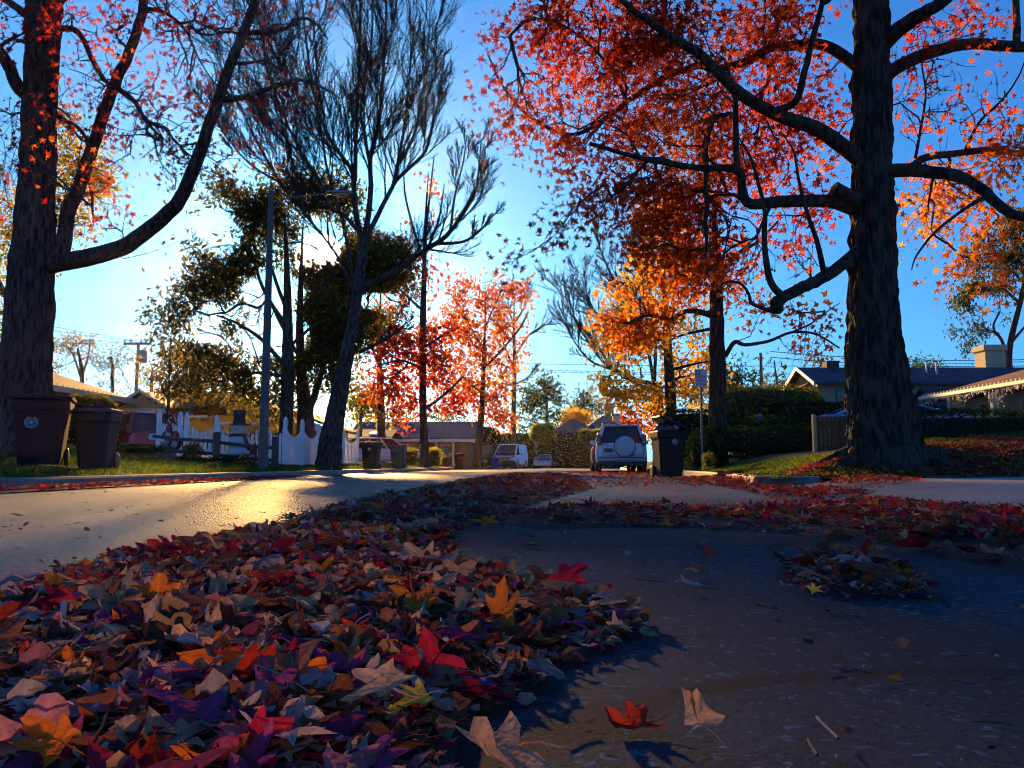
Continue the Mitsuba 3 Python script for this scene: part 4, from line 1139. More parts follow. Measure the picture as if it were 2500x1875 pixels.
for x in (-15.85, -14.0):
    mb = MB()
    mb.box((x - 0.06, 32.85, 0.4), (x + 0.06, 32.97, 2.45), (.5, .48, .4), 0.01)
    mb.tube(spline([(x + (0.06 if x < -15 else -0.06), 32.91, 1.95), (x + (0.2 if x < -15 else -0.2), 32.91, 2.25), (x + (0.5 if x < -15 else -0.5), 32.91, 2.43)], 6), 0.045, 6, (.5, .48, .4))
    mb.build(t + '__porch_post', 'satin')
window(t, -15.15, -14.55, 1.45, 2.4, 33.98, 2, 3)
window(t, -14.35, -13.75, 1.6, 2.35, 33.98, 1, 2, (.18, .06, .05))
mb = roof_gable_x(MB(), -14.1, -12.6, 33.2, 36.5, 2.62, 3.1, 0.1)
mb.build(t + '__side_roof', 'shingle_brown')
# string of bulbs along the brown roof's edge, as its own thing
t2 = thing('string_lights', 'pale clip-on light bulbs along the edge of the brown roof at left', 'string lights')
mb = MB()
b0 = trimesh.creation.icosphere(1, 0.03)
for y in np.arange(22, 32.5, 0.33):
    mb.tm(b0.copy().apply_translation((-15.02, y, 2.95)), (.8, .7, .5))
for x in np.arange(-14.9, -13.7, 0.16):
    mb.tm(b0.copy().apply_translation((x, 32.68, 3.36 - 0.575 * (x + 14.92))), (.8, .7, .5))
tag(mb.build(t2 + '__bulbs', 'satin'), kind='stuff')

# yellow house
t = thing('house', 'bright yellow house with dark maroon roof behind the white picket fence', 'house')
one(t, 'wall', 'stucco_yellow', ((-18.5, 40.0, 0.3), (-14.2, 47, 2.66)), ((-14.2, 39.4, 0.3), (-11.9, 47, 2.7)))
mb = roof_gable_x(MB(), -19, -13.6, 39.5, 47.5, 2.7, 4.2)
mb.build(t + '__roof', 'shingle_maroon')
one(t, 'fascia', 'satin', ((-19, 39.42, 2.56), (-14.3, 39.5, 2.68)), *[((x, 39.5, 2.44), (x + 0.08, 40.0, 2.55)) for x in np.arange(-16.4, -14.3, 0.62)], col=(.7, .62, .4))
mb = roof_gable_y(MB(), -14.6, -11.5, 39.1, 44, 2.72, 3.75)
mb.build(t + '__gable_roof', 'shingle_maroon')
mb = MB()
mb.prism([(-14.4, 2.66), (-11.7, 2.66), (-13.05, 3.58)], 39.32, 39.42, (.62, .36, .045))
for k in range(5):                               # siding boards of the gable
    z = 2.72 + k * 0.16
    h = (3.58 - z) / 0.92 * 1.35
    mb.box((-13.05 - h + 0.15, 39.29, z), (-13.05 + h - 0.15, 39.32, z + 0.13), (.6, .37, .07))
mb.build(t + '__gable', 'matte')
mb = MB()
for i in range(4):
    for j in range(4):
        mb.box((-13.95 + i * 0.44, 39.33, 0.5 + j * 0.42), (-13.55 + i * 0.44, 39.37, 0.88 + j * 0.42), (.58, .4, .1), 0.02)
gd = mb.build(t + '__garage_door', 'satin')
one(t, 'garage_frame', 'satin', ((-14.12, 39.3, 0.4), (-14.02, 39.39, 2.36)), ((-12.14, 39.3, 0.4), (-12.04, 39.39, 2.36)), ((-14.12, 39.3, 2.24), (-12.04, 39.385, 2.36)), col=WHITE)
window(t, -15.7, -14.7, 1.15, 1.6, 39.98, 2, 1, (.3, .12, .06))

# blue-white gable of the garage behind the tall pickets
t = thing('garage', 'pale blue-white gabled garage half hidden behind the tall white pickets', 'garage')
one(t, 'wall', 'stucco_green', ((-14.5, 46.2, 0.3), (-10.2, 51, 2.35)))
mb = roof_gable_y(MB(), -15.3, -9.6, 45.6, 51.5, 2.3, 3.45, 0.14)
mb.build(t + '__roof', 'shingle_blue')
mb = MB()
mb.prism([(-15.2, 2.12), (-12.45, 3.26), (-9.7, 2.12), (-9.7, 1.85), (-12.45, 2.72), (-15.2, 1.85)], 45.55, 45.6, (.62, .68, .76))
mb.build(t + '__bargeboard', 'satin')
one(t, 'awning', 'satin', ((-11.6, 45.9, 1.55), (-10.4, 46.18, 1.75)), col=(.4, .06, .06))

# long low house beyond the red trees
t = thing('house', 'long low house with purple-grey roof and white eaves line beyond the left bins', 'house')
one(t, 'wall', 'brick_far', ((-12.2, 64, 0.2), (-3.4, 72, 2.25)))
mb = roof_gable_x(MB(), -12.8, -2.7, 63.2, 72.8, 2.3, 3.9)
mb.build(t + '__roof', 'shingle_blue')
one(t, 'fascia', 'satin', ((-12.8, 63.1, 2.1), (-2.7, 63.2, 2.3)), col=(.7, .7, .72))
mb = MB()
mb.prism([(63.3, 2.2), (72.7, 2.2), (68, 3.8)], -3.2, -3.05, (.5, .5, .5), 0)
mb.build(t + '__gable', 'matte')
for x in (-5.9, -4.6):
    one(t, 'porch_post', 'satin', ((x, 63.3, 0.3), (x + 0.16, 63.46, 2.12)), col=(.6, .55, .5), ch=0.02)
window(t, -9.6, -8.2, 1.0, 1.9, 63.98, 3, 2)
window(t, -5.5, -4.6, 0.9, 1.8, 63.98, 2, 2, (.3, .1, .1))
one(t, 'door', 'satin', ((-6.9, 63.95, 0.3), (-6.0, 63.99, 2.0)), col=(.25, .03, .03))
mb = roof_gable_x(MB(), -14.4, -8.6, 58.5, 65, 2.25, 3.0)
k = mb.build(t + '__wing_roof', 'shingle_maroon')
one(t, 'wing_wall', 'brick_far', ((-14, 59, 0.2), (-9, 64, 2.2)))
one(t, 'wing_fascia', 'satin', ((-14.4, 58.4, 2.08), (-8.6, 58.5, 2.25)), col=(.7, .7, .72))
mb = MB()
mb.add([[-10.4, 59.6, 2.6], [-9.5, 59.6, 2.6], [-9.4, 60.6, 2.83], [-10.3, 60.6, 2.83]] + [[-10.4, 59.6, 2.5], [-9.5, 59.6, 2.5], [-9.4, 60.6, 2.72], [-10.3, 60.6, 2.72]], [[0, 1, 2, 3], [0, 4, 5, 1], [1, 5, 6, 2], [3, 7, 4, 0]], (.75, .8, .85))
mb.build(t + '__skylight', 'gloss')

# teal tiled roofs in the middle
t = thing('house', 'far house with teal tiled roofs and brick chimney in the middle of the view', 'house')
one(t, 'wall', 'stucco_green', ((5.3, 100, 0.3), (9.6, 106, 4.4)), ((8.6, 101, 0.3), (15.5, 108, 4.6)), ((5.5, 98, 0.3), (5.9, 98.4, 3.6)), ((7.5, 98, 0.3), (7.9, 98.4, 3.6)))


def ribbed_hip(x0, x1, y0, y1, ze, zr_, inset, name):
    mb = roof_hip(MB(), x0, x1, y0, y1, ze, zr_, inset)
    xm = 0.5 * (x0 + x1)
    for x in np.arange(x0 + 0.2, x1 - 0.1, 0.3):  # rolls of tiles on the slope facing the street
        d = min(x - x0, x1 - x)
        s = min(1.0, d / inset)
        mb.tube([(x, y0, ze + 0.03), (x, y0 + 0.5 * (y1 - y0) * s, ze + (zr_ - ze) * s + 0.03)], 0.06, 5, (.1, .1, .1))
    mb.build(t + '__' + name, 'tile_teal')


ribbed_hip(4.9, 10.2, 99.4, 106.5, 4.5, 6.1, 1.8, 'roof')
ribbed_hip(8.8, 14.2, 100.4, 108.5, 4.6, 6.6, 2.65, 'roof')
ribbed_hip(4.9, 8.5, 97.6, 100.5, 3.7, 4.7, 1.5, 'porch_roof')
mb = roof_hip(MB(), 10.2, 18, 106, 114, 5.2, 7.2, 3.0)
mb.build(t + '__rear_roof', 'shingle_dark')
mb = MB()
mb.box((12.35, 108.5, 5.5), (13.5, 109.5, 8.0), (.35, .16, .1))
ch = mb.build(t + '__chimney', 'matte')
one(ch, 'cap', 'satin', ((12.2, 108.35, 8.0), (13.65, 109.65, 8.55)), col=(.5, .55, .5), ch=0.05)
one(t, 'vent', 'satin', ((12.6, 102, 5.4), (13.5, 103, 6.5)), col=(.5, .52, .5), ch=0.04)
one(t, 'vent_cap', 'satin', ((12.45, 101.9, 6.5), (13.65, 103.1, 6.75)), col=(.08, .09, .1), ch=0.04)
for x in (6.15, 6.85, 9.0):
    window(t, x, x + 0.55, 2.1, 3.3, 99.97, 1, 2, (.3, .36, .36))

# green house with dark roof on the right
t = thing('house', 'long green house with dark low roof and sunlit gable end behind the huge trunk', 'house')
one(t, 'wall', 'stucco_green', ((12.0, 32.0, 0.8), (25, 35.0, 3.55)))
mb = MB()
mb.prism([(32.0, 3.55), (35.0, 3.55), (33.5, 4.16)], 12.0, 12.06, (.5, .5, .5), 0)
gw = mb.build(t + '__gable', 'stucco_olive')
mb = MB()
mb.box((11.985, 32.0, 0.8), (12.0, 35.0, 3.55))
mb.build(t + '__end_wall', 'stucco_pale')
mb = roof_gable_x(MB(), 11.75, 26, 31.6, 35.4, 3.5, 4.3, 0.1)
mb.build(t + '__roof', 'shingle_blue')
mb = MB()
for a, b in (((31.55, 3.42), (33.5, 4.24)), ((35.45, 3.42), (33.5, 4.24))):
    lo, hi = (a, b) if a[0] < b[0] else (b, a)
    mb.prism([(lo[0], lo[1] - 0.06), (hi[0], hi[1] - 0.06), (hi[0], hi[1] + 0.08), (lo[0], lo[1] + 0.08)], 11.68, 11.75, (.42, .36, .26), 0)
mb.build(t + '__bargeboard', 'satin')
b = numbered(t + '__bay_window')
one(b, 'body', 'matte', ((11.5, 32.45, 2.0), (11.985, 34.5, 3.3)), col=(.42, .35, .24))
mb = MB()
mb.add([[11.36, 32.3, 3.3], [11.36, 34.65, 3.3], [12.0, 34.65, 3.3], [12.0, 32.3, 3.3], [12.0, 32.9, 3.62], [12.0, 34.1, 3.62]], [[0, 1, 5, 4], [1, 2, 5, 5], [3, 0, 4, 4], [0, 3, 2, 1]], (.09, .06, .045))
mb.box((11.36, 32.3, 3.2), (12.0, 34.65, 3.3), (.42, .36, .27))
mb.build(b + '__roof', 'matte')
window(t, 32.7, 34.25, 2.15, 3.1, 11.48, 3, 4, (.68, .62, .45), axis='x')
window(t, 12.75, 13.15, 2.45, 3.2, 31.98, 1, 3, (.05, .1, .09))
window(t, 13.2, 13.7, 2.45, 3.2, 31.975, 2, 3, (.2, .3, .28))
for x in (16.5, 19.2):
    window(t, x, x + 1.1, 2.3, 3.15, 31.98, 2, 2, (.2, .3, .28))
mb = MB()
mb.box((19.75, 33.9, 3.6), (20.6, 34.7, 5.05), (.38, .36, .24))
ch = mb.build(t + '__chimney', 'matte')
one(ch, 'cap', 'matte', ((19.68, 33.82, 5.05), (20.67, 34.78, 5.3)), col=(.45, .4, .26), ch=0.03)
one(t, 'chimney', 'matte', ((12.9, 33.3, 4.1), (13.4, 33.8, 4.55)), col=(.06, .05, .05), ch=0.02)
for x, y, h in ((16.7, 32.8, 0.34), (17.0, 32.6, 0.3)):
    mb = MB()
    mb.tube([(x, y, 3.9), (x, y, 4.1 + h)], 0.035, 8, (.6, .6, .62))
    mb.build(t + '__vent_pipe', 'satin')
mb = roof_gable_x(MB(), 15.4, 18.9, 29.6, 32.0, 2.45, 3.2, 0.1)
mb.build(t + '__porch_roof', 'shingle_dark')
for x in (15.7, 18.4):
    one(t, 'porch_post', 'satin', ((x, 29.75, 0.8), (x + 0.14, 29.89, 2.4)), col=(.1, .12, .12), ch=0.01)

# neighbour with icicle lights along the eave
t = thing('house', 'pale green house at the right edge with icicle lights hanging from its white eave', 'house')
one(t, 'wall', 'stucco_pale', ((15.1, 17.5, 0.6), (24, 27.8, 2.5)))
mb = roof_hip(MB(), 14.1, 25, 17, 28.1, 2.62, 4.3, 4.6)
mb.build(t + '__roof', 'shingle_brown')
one(t, 'gutter', 'satin', ((13.98, 17, 2.5), (14.1, 28.1, 2.63)), col=(.62, .58, .44), ch=0.02)
for y in (19.5, 22.0, 24.4, 26.8):
    one(t, 'porch_post', 'satin', ((14.35, y, 0.6), (14.5, y + 0.15, 2.46)), col=(.5, .58, .55), ch=0.015)
for y in (18.5, 20.6, 23.2, 25.4):
    window(t, y, y + 0.9, 1.25, 2.2, 15.09, 2, 2, (.5, .55, .5), axis='x')
one(t, 'fascia', 'satin', ((14.0, 28.1, 2.46), (24, 28.16, 2.62)), col=(.55, .6, .58))
t = thing('icicle_lights', 'drooping icicle lights with clips along the white eave at the right edge', 'string lights')
mb = MB()
rg = np.random.default_rng(5)
for y in np.arange(17.2, 28.0, 0.2):
    mb.box((13.97, y, 2.62), (14.0, y + 0.03, 2.68), (.7, .66, .5))
mb.build(t + '__clips', 'satin')
tag(t + '__clips', kind='stuff')
mb = MB()
for y in np.arange(17.2, 28.0, 0.055):
    L = rg.uniform(0.12, 0.62) * (0.6 + 0.4 * math.sin(y * 3))
    k = 5
    P = np.stack([13.99 + rg.normal(size=k) * 0.015, y + np.cumsum(rg.normal(size=k) * 0.025), 2.5 - L * np.linspace(0, 1, k)], 1)
    mb.tube(P, 0.005, 3, (.55, .58, .5), False)
    for q in P[1:]:
        if rg.random() < 0.55:
            mb.box(q - 0.011, q + 0.011, (.75, .75, .68))
tag(mb.build(t + '__strands', 'satin'), kind='stuff')


# ------------------------------------------------------------------ fences
def picket_fence(name, label, pts, post_ids, hfun, w=0.07, gap=0.035, h_post=1.15, col=(.72, .74, .78), solid=False):
    """White pickets along ground points pts [(x, y)], tops following hfun(s in 0..1 within each bay)."""
    t = thing(name, label, 'fence')
    pts = np.array(pts, float)
    for k in range(len(pts) - 1):
        a, b = pts[k], pts[k + 1]
        L = np.linalg.norm(b - a)
        d = (b - a) / L
        M = rotz(math.atan2(d[1], d[0]))
        n = int(L / (w + gap))
        for i in range(n):
            s = (i + 0.5) / n
            p = a + (b - a) * s
            z = float(ground_z(*p)) - 0.02
            h = hfun(k, s)
            M[:3, 3] = (p[0], p[1], z)
            mb = MB()
            mb.prism([(-w / 2, 0.06), (w / 2, 0.06), (w / 2, h - w * 0.8), (0, h), (-w / 2, h - w * 0.8)], -0.012, 0.012, col)
            mb.build(t + '__picket', 'satin', M=M)
        for hz in (0.25, min(hfun(k, .5) - 0.2, 0.75)):
            za, zb = float(ground_z(*a)), float(ground_z(*b))
            mb = MB()
            off = np.array([-d[1], d[0]]) * 0.035
            A, B = np.append(a + off, za + hz), np.append(b + off, zb + hz)
            mb.tube([A, B], 0.032, 4, col)
            mb.build(t + '__rail', 'satin')
    for p in pts:
        z = float(ground_z(*p))
        mb = MB()
        q = 0.055
        hp = h_post
        mb.box((p[0] - q, p[1] - q, z - 0.05), (p[0] + q, p[1] + q, z + hp), col, 0.008)
        mb.box((p[0] - q * 1.35, p[1] - q * 1.35, z + hp), (p[0] + q * 1.35, p[1] + q * 1.35, z + hp + 0.035), col, 0.006)
        mb.lathe([(0.001, hp + 0.035), (q * 1.0, hp + 0.05), (q * 1.15, hp + 0.09), (q * 0.7, hp + 0.14), (0.002, hp + 0.19)], 8, col, rotz(0.4, (p[0], p[1], z)))
        mb.build(t + '__post', 'satin')
    return t


def gp(u, Y): return (px(u, Y), Y)


picket_fence('picket_fence', 'white picket fence with scooped tops and finial posts behind the split-rail fence', [gp(384, 24), gp(436, 23.6), gp(452, 23.4), gp(526, 23.2), gp(640, 23)], None,
             lambda k, s: 0.82 + 0.3 * (2 * s - 1) ** 2 if k in (2, 3) else 0.92, w=0.075, gap=0.05, h_post=1.12)
picket_fence('picket_fence', 'tall white picket fence with deep scallops right of the lamp post', [gp(648, 24.5), gp(694, 24.7), gp(736, 25.6), gp(776, 29)], None,
             lambda k, s: 0.92 + 0.34 * (2 * s - 1) ** 2, w=0.07, gap=0.016, h_post=1.3)
picket_fence('picket_fence', 'short white fence section just right of the leaning leafless trunk', [gp(832, 33), gp(838, 34.5), gp(872, 35.5)], None,
             lambda k, s: 0.95 + 0.3 * (2 * s - 1) ** 2, w=0.075, gap=0.03, h_post=1.3)

t = thing('rail_fence', 'weathered dark split-rail fence on the grass in front of the white pickets', 'fence')
RP = [gp(372, 21.3), gp(527, 21), gp(671, 20.8)]
for p in RP[1:]:
    z = float(ground_z(*p))
    mb = MB()
    mb.box((p[0] - 0.075, p[1] - 0.075, z - 0.1), (p[0] + 0.075, p[1] + 0.075, z + (0.78 if p is RP[1] else 0.82)), (.085, .075, .075), 0.015)
    mb.build(t + '__post', 'matte')
for a, b in zip(RP[:-1], RP[1:]):
    for h in (0.2, 0.52):
        mb = MB()
        A, B = np.append(a, float(ground_z(*a)) + h), np.append(b, float(ground_z(*b)) + h + 0.02)
        P = spline([A, (A + B) / 2 + [0, 0, -0.02], B], 7)
        mb.tube(P, 0.05, 5, (.07, .06, .06))
        mb.build(t + '__rail', 'matte')

t = thing('fence_panel', 'brown board fence panel with a sunlight-painted end post just left of the huge trunk', 'fence')
X0, X1, Yp = px(1997, 17), px(2090, 17), 17.0
for i in range(9):
    a = X0 + (X1 - X0) * i / 9
    one(t, 'board', 'matte', ((a, Yp, 0.45), (a + (X1 - X0) / 9 - 0.006, Yp + 0.022 + 0.003 * (i % 2), 1.29)), col=np.array((.12, .055, .028)) * (0.85 + 0.3 * ((i * 7) % 5) / 4))
one(t, 'post', 'matte', ((X0 - 0.07, Yp - 0.02, 0.45), (X0 - 0.002, Yp + 0.09, 1.33)), col=(.4, .3, .16), ch=0.008)  # pale colour paints a sunlit edge onto the end post
one(t, 'rail', 'matte', ((X0, Yp + 0.03, 1.1), (X1, Yp + 0.08, 1.18)), ((X0, Yp + 0.03, 0.6), (X1, Yp + 0.08, 0.68)), col=(.1, .05, .03))

# ------------------------------------------------------------------ street furniture
t = thing('street_lamp', 'grey concrete lamp post with a long arm and flat lamp head at the left kerb', 'street lamp')
lp = at(642, 1140, 19.5)
z0 = float(ground_z(lp[0], lp[1]))
top = at(654, 470, 19.5)
mb = MB()
mb.lathe([(0.16, z0 - 0.1), (0.16, z0 + 0.02), (0.115, z0 + 0.05), (0.085, top[2] * 0.6), (0.06, top[2]), (0.045, top[2] + 0.05), (0.001, top[2] + 0.06)], 16, (.13, .12, .12), rotz(0, (lp[0], lp[1], 0)))
mb.build(t + '__pole', 'matte', True)
hd = at(800, 474, 19.1)
mb = MB()
mb.tube(spline([(lp[0], lp[1], top[2] - 0.55), (lp[0] + 0.3, lp[1] - 0.05, top[2] - 0.2), (lp[0] + 0.9, lp[1] - 0.2, hd[2] + 0.02), tuple(hd + [0, 0, 0.02])], 14), np.linspace(0.032, 0.02, 14), 8, (.1, .1, .1))
mb.build(t + '__arm', 'satin', True)
hk = numbered(t + '__lamp_head')
mb = MB()
sp = trimesh.creation.icosphere(3, 1.0)
v = np.array(sp.vertices) * np.array([0.34, 0.13, 0.07])
v[:, 2] = np.where(v[:, 2] < 0, v[:, 2] * 0.35, v[:, 2])
mb.add(v + hd + [0.28, 0, 0.02], sp.faces, (.2, .22, .25))
mb.build(hk + '__housing', 'satin', True)
mb = MB()
v = np.array(sp.vertices) * np.array([0.17, 0.1, 0.06])
v[:, 2] = np.minimum(v[:, 2], 0)
mb.add(v + hd + [0.34, 0, -0.005], sp.faces, (.5, .45, .3))
mb.build(hk + '__lens', 'gloss', True)


def text_on(t, part, s, h, x, z, y, col, w=None, bold=False):
    """Lettering standing 2 mm proud on a face looking towards -y."""
    m = meshkit.text_mesh(s, h, 0.002, bold)
    v = np.array(m.vertices)
    wd = v[:, 0].max() - v[:, 0].min()
    k = (w / wd) if w else 1.0
    P = np.stack([x + (v[:, 0] - v[:, 0].min()) * k, y - v[:, 2], z + v[:, 1]], 1)
    mb = MB()
    mb.add(P, m.faces, col)
    mb.build(t + '__' + part, 'matte')


t = thing('parking_sign', 'white no-parking sign with red letters on a thin post behind the dark bin', 'sign')
c = at(1707, 923.5, 21)
c[0] = max(c[0], rk(21) + 0.25)
w2, h2 = 0.152, 0.228
mb = MB()
P = shapely.geometry.box(-w2 + 0.02, -h2 + 0.02, w2 - 0.02, h2 - 0.02).buffer(0.02, quad_segs=4)
m = trimesh.creation.extrude_polygon(P, 0.004, engine='earcut')
v = np.array(m.vertices)
mb.add(np.stack([v[:, 0] + c[0], c[1] - v[:, 2], v[:, 1] + c[2]], 1), m.faces, (.62, .55, .6))
mb.build(t + '__plate', 'satin')
RED = (.42, .015, .04)
yf = c[1] - 0.0062
one(t, 'red_box', 'satin', ((c[0] - w2 + 0.012, c[1] - 0.0062, c[2] + 0.09), (c[0] - 0.005, c[1] - 0.0042, c[2] + h2 - 0.015)), col=RED)
text_on(t, 'lettering', 'NO', 0.085, c[0] - w2 + 0.022, c[2] + 0.108, c[1] - 0.0064, (.75, .65, .7), 0.115, True)
text_on(t, 'lettering', 'PARKING', 0.07, c[0] - w2 + 0.018, c[2] + 0.0, yf + 0.002, RED, 0.268, True)
text_on(t, 'lettering', 'TUESDAY', 0.066, c[0] - w2 + 0.018, c[2] - 0.095, yf + 0.002, RED, 0.268, True)
text_on(t, 'lettering', '8AM-10AM', 0.055, c[0] - w2 + 0.018, c[2] - 0.185, yf + 0.002, RED, 0.268, True)
zb = float(ground_z(c[0], c[1]))
mb = MB()
mb.box((c[0] - 0.025, c[1] + 0.003, zb - 0.1), (c[0] + 0.025, c[1] + 0.04, c[2] + h2), (.12, .14, .12), 0.006)
for q in (0.17, -0.17):
    mb.lathe([(0.012, 0), (0.012, 0.006), (0.001, 0.008)], 8, (.5, .5, .5), axis_to((0, -1, 0), (c[0], c[1] - 0.004, c[2] + q)))
mb.build(t + '__post', 'satin')


def utility_pole(name, label, u, v0, vt, Y, col, arm=None, trans=False, wpx=9):
    t = thing(name, label, 'utility pole')
    p, q = at(u, v0, Y), at(u, vt, Y)
    mb = MB()
    r = wpx * 0.5 * Y / FOC
    mb.tube([(p[0], Y, 0.2), (q[0], Y, (q[2] + 0.2) / 2), (q[0], Y, q[2])], [r * 1.15, r, r * 0.8], 10, col)
    mb.build(t + '__pole', 'matte', True)
    if arm:
        a, b = at(arm[0], arm[2], Y - 0.2), at(arm[1], arm[2], Y - 0.2)
        mb = MB()
        mb.box((a[0], Y - 0.3, a[2] - 0.08), (b[0], Y - 0.14, a[2] + 0.08), col, 0.01)
        mb.build(t + '__crossarm', 'matte')
        mb = MB()
        for s in (-1, 1):
            mb.tube([(q[0], Y - 0.25, a[2] - 0.75), (q[0] + s * 0.85, Y - 0.25, a[2] - 0.06)], 0.03, 5, col)
        mb.build(t + '__brace', 'matte')
        for s in (0.03, 0.25, 0.62, 0.8, 0.97):
            x = a[0] + (b[0] - a[0]) * s
            mb = MB()
            mb.lathe([(0.03, 0.08), (0.075, 0.14), (0.04, 0.2), (0.07, 0.26), (0.001, 0.34)], 8, (.2, .17, .16), rotz(0, (x, Y - 0.22, a[2])))
            mb.build(t + '__insulator', 'satin', True)
    if trans:
        mb = MB()
        c = at(349, 870, Y - 0.4)
        mb.lathe([(0.001, -0.45), (0.26, -0.43), (0.28, -0.38), (0.28, 0.36), (0.24, 0.42), (0.001, 0.46)], 14, (.33, .35, .38), rotz(0, c))
        mb.tube([c + [0.1, 0, 0.4], c + [0.14, 0, 0.62]], 0.05, 6, (.3, .2, .15))
        mb.build(t + '__transformer', 'satin', True)
    return t


utility_pole('utility_pole', 'grey wooden utility pole with crossarm and transformer above the left houses', 338, 960, 836, 56, (.2, .17, .14), (303, 370, 839), True)
utility_pole('utility_pole', 'plain red-brown utility pole behind the shrubs right of the street trees', 1857, 960, 862, 58, (.3, .1, .06))


def wire(label, A, B, sag, r):
    t = thing('power_line', label, 'power line')
    A, B = at(*A), at(*B)
    s = np.linspace(0, 1, 14)[:, None]
    P = A + (B - A) * s
    P[:, 2] -= (4 * s * (1 - s))[:, 0] * sag
    V, Fc = tube_geo(P, r, 4, False)
    scene[t] = mikit.ply((V, Fc), 'matte', color=np.full(V.shape, .03))


for lab, A, B, sg, r in (
        ('topmost of the power lines between the left edge trunk and the utility pole', (-120, 735, 40), (368, 832, 55.8), .3, .016),
        ('second power line from the top, left of the utility pole', (-120, 750, 40), (352, 833, 55.8), .3, .016),
        ('third power line from the top, left of the utility pole', (-120, 775, 41), (318, 832, 55.8), .4, .016),
        ('lowest of the four power lines left of the utility pole', (-120, 800, 41), (306, 834, 55.8), .4, .016),
        ('single upper power line crossing the sky between the pines and the golden tree', (1260, 887, 125), (2600, 880, 110), .6, .04),
        ('middle power line crossing the sky above the dark ragged pine', (1260, 901, 125), (2600, 905, 110), .6, .04),
        ('lowest power line crossing the sky above the dark ragged pine', (1260, 905, 125), (2600, 911, 110), .6, .04),
        ('thin service wire between the dark evergreens and the left tree limb', (300, 632, 30), (460, 575, 60), .2, .015),
        ('upper power line above the dark roof at right', (1880, 858, 58), (2700, 868, 60), .5, .028),
        ('lower power line above the dark roof at right', (1880, 872, 58), (2700, 884, 60), .5, .028)):
    wire(lab, A, B, sg, r)


